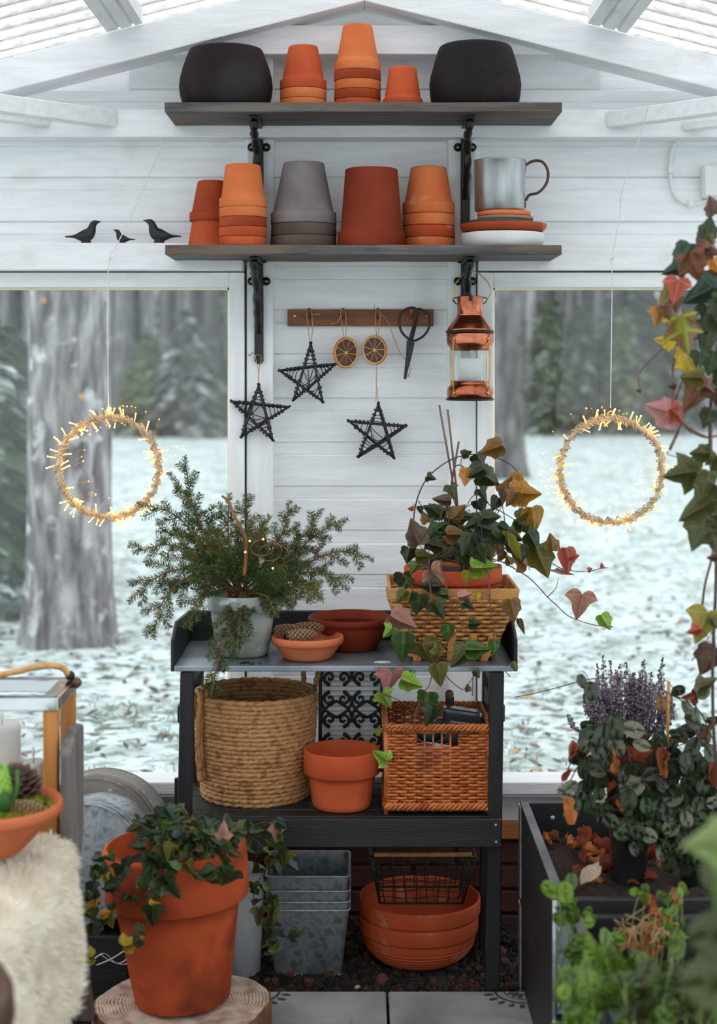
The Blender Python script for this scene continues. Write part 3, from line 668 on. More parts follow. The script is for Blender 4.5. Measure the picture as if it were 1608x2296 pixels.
pg = [p.copy() for p in PEG]; F_ = Vector((0, -.004, 0)); U_ = Vector((0, 0, .0062))
string('jute twine on the leftmost peg holding the upper star', [[P(697,776,4.148)+Vector((-.002,0,0)), P(690,726,4.15), pg[0]+Vector((-.0062,-.004,0)), pg[0]+U_+F_, pg[0]+Vector((.0062,-.004,0)), P(701,735,4.15), P(697,776,4.148)], [pg[0]+Vector((.006,-.004,-.004)), P(704,706,4.155), P(716,704,4.16)]], frays=[P(715,704,4.16)])
string('jute twine on the second peg holding the left orange slice', [[P(771,760,4.15), P(767,728,4.15), pg[1]+Vector((-.0062,-.004,0)), pg[1]+U_+F_, pg[1]+Vector((.0062,-.004,0)), P(776,735,4.15), P(775,760,4.15)], [pg[1]+Vector((-.006,-.004,-.008)), P(757,722,4.16), P(744,725,4.16)]], frays=[P(744,724,4.16)])
string('jute twine on the third peg holding the right orange slice and a star', [[P(845,756,4.15), P(842,720,4.15), pg[2]+Vector((-.0062,-.004,0)), pg[2]+U_+F_, pg[2]+Vector((.0062,-.004,0)), P(851,725,4.15), P(847,756,4.15)], [P(845,816,4.15), P(844,850,4.15), P(844,870,4.15), P(843,900,4.15)], [P(846,868,4.15), P(847,885,4.15), P(847,905,4.15)], [pg[2]+U_+F_, P(841,694,4.15), P(840,683,4.155)]])
string('loose jute twine end trailing from the third peg behind the scissors', [[pg[2]+Vector((.006,-.003,-.002)), P(870,722,4.17), P(886,765,4.175), P(898,792,4.178), P(908,805,4.18), P(921,826,4.18), P(915,842,4.18)]], frays=[P(914,843,4.178)])
string('jute twine around the bracket foot holding the left star', [[P(580,866,4.135), P(579,830,4.13), P(573,800,4.138), P(580,795,4.141), P(586,802,4.138), P(581,830,4.13), P(580,866,4.135)], [P(573,800,4.138), P(567,790,4.145), P(562,795,4.15)]], frays=[P(563,795,4.148)])
# dried orange slices
peel = mk('orange_peel', [(188,98,34),(214,126,48)], 30, rough=0.6, bump=0.3, bscale=160)
pith = mk('orange_pith', [(226,178,104),(238,198,130)], 20, rough=0.7)
flesh = mk('dried_flesh', [(58,22,14),(92,40,22)], 30, rough=0.35, bump=0.5, bscale=120)
def slice_(cx, cy, w, h, Y, yaw, roll, label):
    c = P(cx, cy, Y); a, b = w/2*Y/FPX, h/2*Y/FPX; th = .007
    t = thing('orange_slice', c, label, 'orange slice', 'dried orange slices'); n = 36
    def ring(f, y, j=0): return [(a*f*cos(2*pi*k/n)*(1+.04*mnoise.noise(Vector((k*.5, j, cx)))), y, b*f*sin(2*pi*k/n)) for k in range(n)]
    def shell(rows):
        m = MB(); vs = [v for r in rows for v in r]; fs = [(i*n+k, i*n+(k+1) % n, (i+1)*n+(k+1) % n, (i+1)*n+k) for i in range(len(rows)-1) for k in range(n)]
        m.add(vs, fs); return m
    m = shell([ring(.9, -th*.55), ring(1, -th*.3), ring(1.0, th*.5), ring(.93, th*.6)]); m.v = [Vector(v)+c for v in m.v]; m.build('peel', peel, t)
    m = shell([ring(.94, -th*.56), ring(.87, -th*.5), ring(.85, -th*.1)]); m.v = [Vector(v)+c for v in m.v]; m.build('pith', pith, t)
    for k in range(9):
        a0, a1 = 2*pi*k/9+.035, 2*pi*(k+1)/9-.035; m = MB(); vs = []
        am = (a0+a1)/2
        pts = [(.08, am)]+[(.85, a0+(a1-a0)*i/4) for i in range(5)]
        pl_ = [c+Vector((a*r*cos(q), -th*.3+rnd(-.0006,.0006), b*r*sin(q))) for r, q in pts]
        m.prism(pl_, (0, th*.5, 0)); m.build('segment', flesh, t, bevel=0.0012)
    m = shell([ring(.87, th*.05), ring(.01, th*.05)]); m.v = [Vector(v)+c for v in m.v]; m.build('core', pith, t)
    t.rotation_euler = (0, roll, yaw)
slice_(776, 791, 60, 70, 4.15, 0.45, 0.15, 'left dried orange slice, on the second peg, turned slightly sideways')
slice_(840, 785, 58, 66, 4.15, -0.35, -0.1, 'right dried orange slice, on the third peg above a black star')
# scissors
Y = 4.15
t = thing('scissors', P(908, 850, Y), 'black iron scissors hanging from the rightmost peg, points down', 'scissors')
lp = spline([P(926,764,Y), P(910,755,Y), P(899,740,Y), P(895,720,Y), P(900,702,Y), P(913,692,Y), P(926,690,Y), P(933,694,Y), P(932,712,Y), P(926,735,Y), P(920,757,Y), P(924,768,Y)], 6)
rp_ = spline([P(916,765,Y), P(933,763,Y), P(950,753,Y), P(962,735,Y), P(963,715,Y), P(957,702,Y), P(945,694,Y), P(937,694,Y), P(936,712,Y), P(930,738,Y), P(926,755,Y), P(920,768,Y)], 6)
up_ = Vector((0, .0035, 0))
bl = [(914,760), (926,764), (928,772), (922,800), (912,838), (908,850), (905,850), (908,820), (911,790)]
MB().tube(lp, .0032, 8).build('handle', iron, t)
MB().tube([q+up_ for q in rp_], .0032, 8).build('handle', iron, t)
MB().prism([P(a, b, Y)+Vector((0,-.001,0)) for a, b in bl], (0, .0022, 0)).build('blade', iron, t)
MB().prism([P(a, b, Y)+Vector((0,.0018,0)) for a, b in [(912,764), (924,762), (930,770), (922,805), (914,835), (911,851), (908,849), (909,820), (911,790)]], (0, .0022, 0)).build('blade', iron, t)
e = MB().lathe([(0, 0), (.003, 0), (.0026, .0015), (0, .002)], n=12, M=Matrix.Rotation(pi/2, 4, 'X')); e.v = [Vector(v)+P(920, 772, Y-.001) for v in e.v]; e.build('rivet', iron, t)
# copper lantern
Yl = 4.055; cx = 1054
def zl(py): return ZP(py, Yl)
def rl(px): return px*Yl/FPX
lx = XP(cx, Yl)
t = thing('copper_lantern', (lx, Yl, zl(897)), 'copper ship lantern with glass and candle hanging from the iron bracket', 'lantern')
def lat(nm, prof, mat, par=t, n=48, wob=0): return MB().lathe([(rl(r), zl(y)) for r, y in prof], (lx, Yl, 0), n, wob=wob).build(nm, mat, par)
lat('chimney', [(29, 708), (29.5, 706), (28.5, 704), (28.5, 667), (29.5, 665), (27.5, 664), (27, 704)], copper)
lat('hood', [(29, 707), (31, 710), (50, 737), (52, 741), (49, 741), (29, 711)], copper)
lat('hood_rim', [(52, 741), (54.5, 743), (54.5, 745), (53, 747.5), (50, 747), (50, 742)], darkmetal)
lat('collar', [(51, 747), (52.5, 749), (52.5, 768), (50, 775), (44, 780), (44, 785), (40, 785), (40, 779), (48, 772), (49, 750)], copper)
gl_m = glassy('lantern_glass', 0.16, 0.06, (.95, .97, .96), 20.0)
lat('glass', [(46, 787), (47, 789), (47, 853), (46, 855)], gl_m)
lat('base', [(0, 894), (51, 894), (52, 880), (51, 871), (44, 862), (42, 860), (42, 853), (40, 853), (40, 862), (0, 868)], copper)
lat('base_rim', [(50, 893), (54, 894), (55, 896), (52, 898), (0, 898)], darkmetal)
lat('candle', [(0, 866), (25, 866), (25, 806), (23, 803), (0, 806)], candle)
MB().tube([(lx, Yl, zl(806)), (lx+.001, Yl, zl(795))], .0012, 6).build('wick', wick, t)
for a in (-135, -45, 45, 135):
    d = Vector((cos(radians(a)), sin(radians(a)), 0)); c = Vector((lx, Yl, 0))
    pts = [c+d*rl(51)+Vector((0,0,zl(762))), c+d*rl(56)+Vector((0,0,zl(772))), c+d*rl(57)+Vector((0,0,zl(780))), c+d*rl(57)+Vector((0,0,zl(858))), c+d*rl(56)+Vector((0,0,zl(868))), c+d*rl(52)+Vector((0,0,zl(879)))]
    g = MB().tube(spline(pts, 4), .0017, 6).build('guard_wire', brass, t)
    for py in (760, 881): MB().ball(c+d*rl(52.5)+Vector((0,0,zl(py))), .0042, 8, 6, (1,1,1.4)).build('rivet', brass, g)
hp = spline([(lx-rl(34), Yl, zl(678)), (lx-rl(37), Yl, zl(662)), (lx-rl(34), Yl, zl(640)), (lx-rl(18), Yl, zl(618)), (lx-rl(4), Yl, zl(609)), (lx+rl(8), Yl, zl(607)), (lx+rl(28), Yl, zl(620)), (lx+rl(44), Yl, zl(640)), (lx+rl(46), Yl, zl(658)), (lx+rl(35), Yl, zl(678))], 5)
MB().tube(hp, .0016, 6).build('handle', brass, t)
for s_ in (-1, 1):
    MB().tube(spline([(lx+s_*rl(28), Yl, zl(668)), (lx+s_*rl(36), Yl, zl(668)), (lx+s_*rl(37), Yl, zl(676)), (lx+s_*rl(29), Yl, zl(682))], 4), .0015, 6).build('handle_lug', darkmetal, t)
MB().box(lx-.006, lx+.004, Yl-rl(28)-.003, Yl-rl(28)+.001, zl(676), zl(663)).build('clip', darkmetal, t, bevel=.001)
# round paper wall mark behind the lantern foot
o = MB().lathe([(rl(38), 0), (rl(39), .0006), (rl(40), 0)], (0,0,0), 60, Matrix.Rotation(pi/2, 4, 'X'))
# light wreaths on cords
def wreath(cx, cy, rpx, Y, label, cordpts, clabel, seed):
    random.seed(seed); c = P(cx, cy, Y); R = rpx*Y/FPX
    t = thing('light_wreath', c-Vector((0,0,R)), label, 'light wreath', 'lit wreaths in the windows')
    n = 90
    def ring(i): a = 2*pi*i/n; q = 1+.03*mnoise.noise(Vector((cos(a)*1.5+seed, sin(a)*1.5, 0))); return c+Vector((R*q*cos(a), .004*sin(3*a), R*q*sin(a)))
    MB().tube([ring(i) for i in range(n)], .0058, 8, closed=True).build('ring', cord_m, t)
    for s_ in range(4):                                  # cords twisted around the ring
        turns = (22, 27, 19, 31)[s_]; pts = []; N_ = turns*9; rr = .0082+.0012*s_
        for i in range(N_):
            a = 2*pi*i/N_; b = turns*a+s_; q = 1+.03*mnoise.noise(Vector((cos(a)*1.5+seed, sin(a)*1.5, 0)))
            rad = Vector((cos(a), 0, sin(a))); k = 1+.5*mnoise.noise(Vector((i*.21, s_, seed)))
            pts.append(c+rad*R*q+Vector((0, .004*sin(3*a), 0))+(rad*cos(b)+Vector((0,1,0))*sin(b))*rr*k)
        MB().tube(pts, .0017, 5, closed=True).build('cord_winding', cord_m, t)
    tube_ = MB().tube([(0,0,0), (0,0,.006), (0,0,.017), (0,0,.021)], [.0013, .0016, .0017, .0014], 6); tip_ = MB().ball((0,0,.0225), .0019, 7, 5)
    l0 = tube_.build('bulb', led_m, t); t0 = tip_.build('bulb_tip', tip_m, l0)
    for i in range(70):
        a = rnd(0, 2*pi); rad = Vector((cos(a), 0, sin(a))); tan = Vector((-sin(a), 0, cos(a))); q = 1+.03*mnoise.noise(Vector((cos(a)*1.5+seed, sin(a)*1.5, 0)))
        d = (rad*random.choice((1, 1, .8, -.8, -.6))+tan*rnd(-.8,.8)+Vector((0, -1, 0))*rnd(-.3,.7)).normalized()
        p = c+rad*R*q+d*.007; M = Matrix.Translation(p) @ d.to_track_quat('Z', 'Y').to_matrix().to_4x4() @ Matrix.Scale(rnd(.75,1.15), 4)
        if i == 0: ob = l0; ob.matrix_basis = Matrix.Translation(-WLOC[t.name]) @ M; WLOC[ob.name] = WLOC[t.name]; t0.matrix_basis = Matrix.Identity(4); tb = t0
        else:
            ob = inst('bulb', l0.data, t, M); tb = t0.copy(); C.objects.link(tb); tb.parent = ob
    me0, me1 = l0.data, t0.data                          # bulb meshes keep their own origin
    off = WLOC[t.name]
    for me in (me0, me1):
        for v in me.vertices: v.co += off
    MB().tube(spline([c+Vector((-.004,0,R)), c+Vector((-.009,-.002,R+.012)), c+Vector((0,-.002,R+.02)), c+Vector((.008,-.002,R+.012)), c+Vector((.003,0,R))], 5), .0022, 6).build('hanger', cord_m, t)
    k = thing('cord', cordpts[0], clabel, 'cord')
    MB().tube(spline(cordpts, 6), .0013, 6).build('string', cord_w, k)
    MB().tube(spline([cordpts[-3]+Vector((0,.03,0)), cordpts[-3]+Vector((.004,-.004,.004)), cordpts[-3]+Vector((.001,-.009,-.002)), cordpts[-3]+Vector((-.005,-.003,.0))], 4), .0012, 6).build('screw_hook', cord_w, k)
wreath(244, 1047, 112, 4.09, 'lit fairy light wreath in the left window beside the tree trunk', [P(383,277,4.155), P(318,430,4.10), P(262,550,4.08), P(245,581,4.085), P(242,700,4.09), P(243,915,4.09)], 'thin white cord running from the shelf end down to the left wreath', 31)
wreath(1370, 1055, 116, 4.09, 'lit fairy light wreath in the right window beside the hanging ivy', [P(1455,232,3.95), P(1440,290,4.0), P(1395,430,4.06), P(1391,480,4.08), P(1376,560,4.09), P(1373,581,4.09), P(1372,700,4.09), P(1369,915,4.09)], 'thin white cord running over the corner brace down to the right wreath', 32)
random.seed(9)
# cable and junction box on the right
Y = 4.19
t = thing('power_cable', P(1510, 400, Y), 'white power cable curving down the boards to the junction box', 'cable')
cp = spline([P(1640,300,Y), P(1590,300,Y), P(1552,301,Y), P(1525,312,Y), P(1508,335,Y), P(1503,370,Y), P(1504,405,Y), P(1512,435,Y), P(1530,452,Y), P(1552,458,Y), P(1580,452,Y), P(1602,441,Y)], 6)
MB().tube(cp, .0052, 10).build('cable', plastic_w, t)
for px, py in ((1552, 301), (1503, 382), (1548, 458)):
    MB().box(XP(px-6,Y), XP(px+6,Y), 4.178, 4.2, ZP(py+7,Y), ZP(py-7,Y)).build('clip', plastic_w, t, bevel=.002)
t = thing('junction_box', P(1600, 440, 4.2), 'white plastic junction box at the end of the wall cable', 'junction box')
MB().box(XP(1577,4.16), XP(1650,4.16), 4.16, 4.2, ZP(443,4.16), ZP(370,4.16)).build('housing', plastic_w, t, bevel=.004)
MB().box(XP(1581,4.155), XP(1647,4.155), 4.155, 4.161, ZP(439,4.155), ZP(374,4.155)).build('lid', plastic_w, t, bevel=.002)
# ================================================================== POTTING BENCH
BF, BB = 3.60, 3.95; BZ = ZP(1492, BF)
t = thing('potting_bench', (-0.04, BF, 0), 'black stained potting bench with zinc top under the shelves', 'bench')
bench = t
def leg(px0, px1, w, y0, d, z1=None):                    # slightly leaning leg
    z1 = z1 or BZ-0.016; za = -0.03; xa, xb = XP(px0, y0), XP(px1, y0)
    MB().hexa([(xb,y0,za),(xb+w,y0,za),(xb+w,y0+d,za),(xb,y0+d,za),(xa,y0,z1),(xa+w,y0,z1),(xa+w,y0+d,z1),(xa,y0+d,z1)]).build('leg', blackwood_v, t, bevel=.003)
leg(404, 389, .031, BF+.004, .04); leg(1099, 1089, .033, BF+.004, .04)
leg(430, 420, .028, 3.905, .04); leg(1084, 1076, .028, 3.905, .04)
X0, X1 = XP(391, BF), XP(1153, BF)
MB().box(X0, X1, BF-.006, 3.935, BZ-.0135, BZ).build('zinc_top', zincplate, t, bevel=.0025)
def wing(xa, xb):
    m = MB(); za = ZP(1506, BF); yb_ = 3.95
    prof = [(BF-.003, za), (BF-.003, ZP(1433, BF)), (BF+.075, ZP(1408, BF)+.004), (yb_-.02, .823), (yb_, .823), (yb_, za)]
    m.prism([Vector((xa, y, z)) for y, z in prof], (xb-xa, 0, 0)); m.build('side_panel', blackwood_v, t, bevel=.003)
wing(XP(383, BF), X0+.0005); wing(X1-.0005, XP(1161, BF))
MB().box(X0, X1, 3.936, 3.952, BZ-.014, .823).build('back_panel', blackwood, t, bevel=.003)
AZ1, AZ0 = ZP(1833, BF), ZP(1897, BF)
MB().box(XP(391, BF), XP(1124, BF), BF-.012, BF+.003, AZ0, AZ1).build('front_apron', blackwood, t, bevel=.0025)
MB().box(XP(391, 3.945), XP(1110, 3.945), 3.945, 3.958, AZ0, AZ1).build('back_apron', blackwood, t, bevel=.0025)
SZ = AZ1+0.001
for i in range(6):
    y0 = BF+.006+i*.0575; MB().box(XP(393, BF), XP(1122, BF), y0, y0+.054, SZ-.014, SZ).build('shelf_slat', blackwood, t, bevel=.002)
for x in (XP(404, BF)+.002, XP(1099, BF)+.006):
    MB().box(x, x+.022, BF+.04, 3.91, BZ-.06, BZ-.016).build('side_rail', blackwood, t, bevel=.002)
    MB().box(x, x+.022, BF+.04, 3.91, AZ0, AZ1-.014).build('side_rail', blackwood, t, bevel=.002)
# diagonal braces at the back
for a, b in (((1092, 1548), (1122, 1600)), ((432, 1548), (408, 1602))):
    pa, pb = P(*a, 3.93), P(*b, 3.70); d = (pb-pa).normalized(); u = Vector((0,0,1)); w = Vector((.011,0,0))
    MB().hexa([pa-w-u*.02, pa+w-u*.02, pb+w-u*.02, pb-w-u*.02, pa-w+u*.02, pa+w+u*.02, pb+w+u*.02, pb-w+u*.02]).build('brace', blackwood, t, bevel=.002)
for px, py in ((1112, 1850), (1113, 1888), (405, 1850)):
    e = MB().lathe([(0,0),(.0032,0),(.0028,.0012),(0,.0012)], n=12, M=Matrix.Rotation(pi/2,4,'X')); e.v = [Vector(v)+P(px, py, BF-.0118) for v in e.v]; e.build('screw', zinc_b, t)

# ---- cast iron scroll grille with white slats
Yg = 3.915
t = thing('scroll_grille', P(782, 1745, Yg), 'black cast iron scroll grille with white slats standing at the back of the bench shelf', 'grille')
def gp(px, py, dy=0): return P(px, py, Yg)+Vector((0, dy, 0))
gb = ZP(1730, Yg)
if gb < SZ+.001: gb = SZ+.001
def bar(px0, px1, za, zb, w=.009): MB().box(XP(px0,Yg), XP(px1,Yg), Yg-.005, Yg+.005, za, zb).build('frame_bar', iron, t, bevel=.0015)
gt = BZ-.062
bar(714, 722, gb, gt); bar(853, 862, gb, gt)
bar(722, 853, gt-.009, gt); bar(722, 853, gb, gb+.009)
for i in range(22):
    z = gb+.014+i*.0125
    if z+.012 < gt: MB().hexa([(XP(722,Yg), Yg+.010, z),(XP(853,Yg), Yg+.010, z),(XP(853,Yg), Yg+.016, z+.003),(XP(722,Yg), Yg+.016, z+.003),(XP(722,Yg), Yg+.010, z+.0085),(XP(853,Yg), Yg+.010, z+.0085),(XP(853,Yg), Yg+.016, z+.0115),(XP(722,Yg), Yg+.016, z+.0115)]).build('slat', white_f, t)
MB().box(XP(716,Yg), XP(860,Yg), Yg+.0175, Yg+.02, gb, gt).build('backing', dark_clay, t)
def scroll(cx, cy, s_, fx, fz):                          # one C scroll, heart half
    pts = []
    for i in range(30):
        q = i/29; a = pi*1.5+q*pi*2.5; r = 1.0*(1-q)**1.15+.13
        pts.append((cx+fx*s_*(r*cos(a)*.9), cy-fz*s_*(r*sin(a)*1.0)))
    MB().tube([gp(a, b) for a, b in pts], .0033, 6).build('scroll', iron, t)
for row in range(4):
    yc = 1520+row*47
    for k in range(2):
        xc = 755+k*68-34*0
        for fx in (-1, 1):
            fz = 1 if row % 2 == 0 else -1
            scroll(xc+fx*15, yc, 15, fx, fz)
            pts = spline([gp(xc+fx*15, yc+fz*15), gp(xc+fx*30, yc+fz*4), gp(xc+fx*33, yc-fz*8), gp(xc+fx*24, yc-fz*26), gp(xc, yc-fz*42)], 5)
            MB().tube(pts, .0034, 6).build('scroll', iron, t)
# ================================================================== ON THE BENCH SHELF
# ---- seagrass rope basket
Yc = 3.80; cx = XP(573, Yc)
t = thing('rope_basket', (cx, Yc, SZ), 'big round seagrass rope basket with two handles on the bench shelf', 'basket')
rt, rb, zt = 138*Yc/FPX, 119*Yc/FPX, ZP(1546, Yc)
NC = 24; pit = (zt-SZ)/NC
def rope_ring(pts, r, seed, closed=True):
    lobes = 3; tw = 1.35
    def prof(i, k): return 1+.26*cos(lobes*(2*pi*k/12)+i*tw+seed)+.05*mnoise.noise(Vector((i*.3, k, seed)))
    return MB().tube(pts, r, 12, closed=closed, prof=prof)
for i in range(NC):
    q = (i+.5)/NC; r = (rb+(rt-rb)*min(1, q*1.15)**.8)*(1+.006*sin(i*2.1))-.004; z = SZ+pit*(i+.5); n = 150
    pts = [(cx+r*cos(2*pi*k/n), Yc+r*sin(2*pi*k/n), z+.0012*mnoise.noise(Vector((cos(2*pi*k/n)*2, sin(2*pi*k/n)*2, i*.7)))) for k in range(n)]
    rope_ring(pts, pit*.60, i*1.7).build('rope_coil', rope_m, t)
MB().lathe([(0, SZ+.002), (rb-.006, SZ+.002), (rb-.006, SZ+.006), (0, SZ+.006)], (cx, Yc, 0), 40).build('base', rope_m, t)
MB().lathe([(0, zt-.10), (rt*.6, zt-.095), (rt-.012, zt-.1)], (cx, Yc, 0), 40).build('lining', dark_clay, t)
hx0 = XP(446, Yc-.03)
for kk, o_ in enumerate((0, .011)):
    pts = spline([(hx0+.018, Yc-.075+o_*3, ZP(1640, Yc)), (hx0+.004, Yc-.075+o_*3, ZP(1595, Yc)), (hx0-.006, Yc-.07+o_*3, ZP(1565, Yc)), (hx0-.004, Yc-.06+o_*3, ZP(1542, Yc)), (hx0+.006+o_, Yc-.085+o_*2, ZP(1535, Yc)), (hx0+.010+o_, Yc-.098+o_, ZP(1552, Yc)), (hx0+.006+o_*.5, Yc-.10+o_, ZP(1600, Yc)), (hx0+.004+o_*.6, Yc-.095+o_, ZP(1660, Yc)), (hx0+.010+o_*.6, Yc-.092+o_, ZP(1730, Yc))], 10)
    rope_ring(pts, .0062, kk, False).build('handle', rope_m, t)
hx1 = XP(708, Yc+.06)
pts = spline([(hx1-.01, Yc+.06, zt-.07), (hx1-.004, Yc+.06, zt-.02), (hx1+.004, Yc+.06, zt+.02), (hx1+.010, Yc+.06, zt+.045), (hx1-.006, Yc+.085, zt+.052), (hx1-.03, Yc+.11, zt+.04), (hx1-.032, Yc+.12, zt+.0), (hx1-.034, Yc+.12, zt-.05)], 10)
rope_ring(pts, .0062, 3, False).build('handle', rope_m, t)
# ---- terracotta pot
def open_pot(name, px, Yc, z, rim_px, base_px, ytop, band_px, mat, label, group=None, wall=.006, tilt=None, fill=None, lip=.004):
    R = rim_px/2*Yc/FPX; B = base_px/2*Yc/FPX; H_ = ZP(ytop, Yc)-z; hb = band_px*Yc/FPX; r1 = B+(R-B)*(H_-hb)/H_-.002
    pr = [(0, .0004), (B-.004, .0004), (B, .004)]+[(B+(r1-B)*i/6, (H_-hb)*i/6) for i in range(1, 7)]
    pr += [(R-.003, H_-hb+.001), (R-.0006, H_-hb+.004), (R, H_-hb*.5), (R, H_-lip), (R-lip*.3, H_-lip*.3), (R-lip, H_), (R-wall, H_-.002), (R-wall-.001, H_-hb), (r1-wall, H_-hb-.002), (B-wall, .01), (0, .01)]
    t = thing(name, (XP(px, Yc), Yc, z), label, 'pot', group)
    MB().lathe(pr, t.location, 60, wob=.008).build('body', mat, t)
    if fill:
        f, fm = fill; rf = R-wall-.002; m = MB(); m.lathe([(0, H_-f+.004), (rf*.5, H_-f+.006), (rf-.001, H_-f)], t.location, 40); m.v = [(v[0], v[1], v[2]+.006*mnoise.noise(Vector(v)*60)) for v in m.v]; m.build('soil', fm, t)
    return t
open_pot('terracotta_pot', 767, 3.692, SZ+.0005, 172, 131, 1677, 55, tc_red, 'empty terracotta pot standing between the two baskets on the bench shelf', wall=.007)
# ---- woven rectangular baskets
def weave(name, t, corner_fn, z0, z1, rows, stakes, mat, r, amp, gaps=None, n_side=54):
    # corner_fn(q) -> four corners of the rectangle at height fraction q; weaving strands run around it
    def loop(q, ph, z):
        c = corner_fn(q); pts = []
        for e in range(4):
            a, b = c[e], c[(e+1) % 4]; d = (b-a); nrm = Vector((d.y, -d.x, 0)).normalized()
            ns = stakes[e % 2]
            for k in range(n_side):
                u = k/n_side
                edge = min(1, min(u, 1-u)*14)
                off = amp*sin(pi*(u*ns+ph))*edge
                pts.append((a+d*u+nrm*off+Vector((0, 0, z+.0012*mnoise.noise(Vector((u*9, e, z*60)))), ), e, u))
        return pts
    for i in range(rows):
        q = (i+.5)/rows; z = z0+(z1-z0)*q; L_ = loop(q, i % 2, z)
        run = []; g = gaps(q) if gaps else None
        if not g: MB().tube([p for p, e, u in L_], r*rnd(.9,1.1), 6, closed=True).build(name, mat, t)
        else:
            st = next(k for k, (p, e, u) in enumerate(L_) if e == 0 and u >= g[1]); L2 = L_[st:]+L_[:st]
            run = [p for p, e, u in L2 if not (e == 0 and g[0] < u < g[1])]
            MB().tube(run, r, 6).build(name, mat, t)
Yw0, Yw1 = 3.615, 3.86
xa, xb = XP(866, Yw0), XP(1097, Yw0); zt = ZP(1632, Yw0)
t = thing('willow_basket', ((xa+xb)/2, (Yw0+Yw1)/2, SZ), 'orange willow crate basket with grip holes, full of garden tools, on the bench shelf', 'basket'); wb = t
def cf(q):
    k = .004*(1-q); return [Vector((xa+k, Yw0+.006, 0)), Vector((xb-k, Yw0+.006, 0)), Vector((xb-k, Yw1, 0)), Vector((xa+k, Yw1, 0))]
weave('willow_strand', t, cf, SZ+.028, zt-.008, 23, (11, 11), willow, .0036, .0034, lambda q: (.30, .70) if .80 < q < .97 else None)
for i in range(12):
    u = (i+.5)/12
    for y in (Yw0+.006, Yw1):
        x = xa+(xb-xa)*u; MB().tube([(x, y, SZ+.006), (x, y, zt)], .0026, 6).build('stake', willow_d if not (3 < i < 8) else willow, t)
        if i < 8: MB().tube([(xa if y < 3.7 else xb, Yw0+.02+(Yw1-Yw0-.04)*i/7, SZ+.006), (xa if y < 3.7 else xb, Yw0+.02+(Yw1-Yw0-.04)*i/7, zt)], .0026, 6).build('stake', willow_d, t)
for (x, y) in ((xa, Yw0+.008), (xb, Yw0+.008), (xa, Yw1), (xb, Yw1)): MB().tube([(x, y, SZ+.001), (x, y, zt+.002)], .0055, 8).build('corner_post', willow, t)
def plait(za, zb, nm, r=.0052, ph=0):
    c = [Vector((xa, Yw0, 0)), Vector((xb, Yw0, 0)), Vector((xb, Yw1, 0)), Vector((xa, Yw1, 0))]
    for s_ in range(3):
        pts = []
        for e in range(4):
            a, b = c[e], c[(e+1) % 4]
            for k in range(34):
                u = k/34; ang = 2*pi*(u*7+s_/3); d = (b-a); nn = Vector((d.y, -d.x, 0)).normalized()
                pts.append(a+d*u+nn*(.004*cos(ang)+.002)+Vector((0,0,(za+zb)/2+(zb-za)/2*.72*sin(ang))))
        MB().tube(pts, r, 6, closed=True).build(nm, willow, t)
plait(zt-.009, zt+.010, 'rim_plait', .0042); plait(SZ+.011, SZ+.030, 'foot_plait', .0044)
MB().box(xa+.004, xb-.004, Yw0+.012, Yw1-.006, SZ+.006, SZ+.012).build('base', willow_d, t)
# contents of the willow basket
case_m = mk('smoky_plastic', [(40,42,44),(58,60,62)], 6, rough=0.2, coat=.5)
t = thing('plastic_case', (XP(1040,3.72), 3.72, ZP(1648,3.72)), 'dark glossy plastic case sticking out of the willow basket', 'case')
xc0, xc1 = XP(993, 3.70), XP(1086, 3.70); za, zb = ZP(1668, 3.70), ZP(1592, 3.70)
MB().hexa([(xc0,3.70,za),(xc1,3.70,za-.008),(xc1,3.76,za-.008),(xc0,3.76,za),(xc0+.002,3.705,zb+.004),(xc1-.002,3.705,zb-.010),(xc1-.002,3.755,zb-.010),(xc0+.002,3.755,zb+.004)]).build('body', case_m, t, bevel=.008)
MB().hexa([(xc0+.018,3.6985,ZP(1619,3.7)),(xc1-.016,3.6985,ZP(1627,3.7)),(xc1-.016,3.702,ZP(1627,3.7)),(xc0+.018,3.702,ZP(1619,3.7)),(xc0+.018,3.6985,ZP(1616,3.7)),(xc1-.016,3.6985,ZP(1624,3.7)),(xc1-.016,3.702,ZP(1624,3.7)),(xc0+.018,3.702,ZP(1616,3.7))]).build('ridge', zinc_b, t)
t = thing('white_cup', P(1055, 1640, 3.80), 'round white plastic lid behind the dark case in the willow basket', 'lid')
MB().ball(P(1055, 1602, 3.80), .016, 20, 10, (1,1,.85)).build('dome', plastic_w, t); MB().lathe([(.016, ZP(1655,3.8)), (.0175, ZP(1604,3.8)), (.015, ZP(1602,3.8))], (XP(1055,3.8), 3.8, 0), 24).build('wall', plastic_w, t)
t = thing('trowel', P(1008, 1660, 3.80), 'dark trowel with rounded handle standing in the willow basket', 'trowel')
pts = spline([P(1014, 1650, 3.80), P(1012, 1610, 3.80), P(1009, 1575, 3.80), P(1008, 1556, 3.80)], 5)
MB().tube(pts, [.006+.005*min(1, i/7) for i in range(len(pts)-1)]+[.006], 10).build('handle', case_m, t); MB().ball(P(1008, 1556, 3.80), .0105, 12, 8).build('handle_end', rail_wood, t)
blue = mk('teal_plastic', [(24,74,92),(34,92,110)], 9, rough=.4)
t = thing('garden_glove', P(975, 1650, 3.77), 'crumpled dark blue garden glove lying at the left in the willow basket', 'glove')
m = MB().ball(P(965, 1640, 3.77), .03, 18, 12, (1.3, 1, .8)); m.v = [tuple(Vector(v)+Vector((0,0,1))*.016*mnoise.noise(Vector(v)*70)) for v in m.v]; m.build('palm', blue, t)
for k in range(4):
    b = P(975+k*9, 1636-k*3, 3.76); MB().tube(spline([b, b+Vector((.008,0,.018)), b+Vector((.022,-.004,.020+k*.002))], 4), [.0065]*8+[.004], 8).build('finger', blue, t)
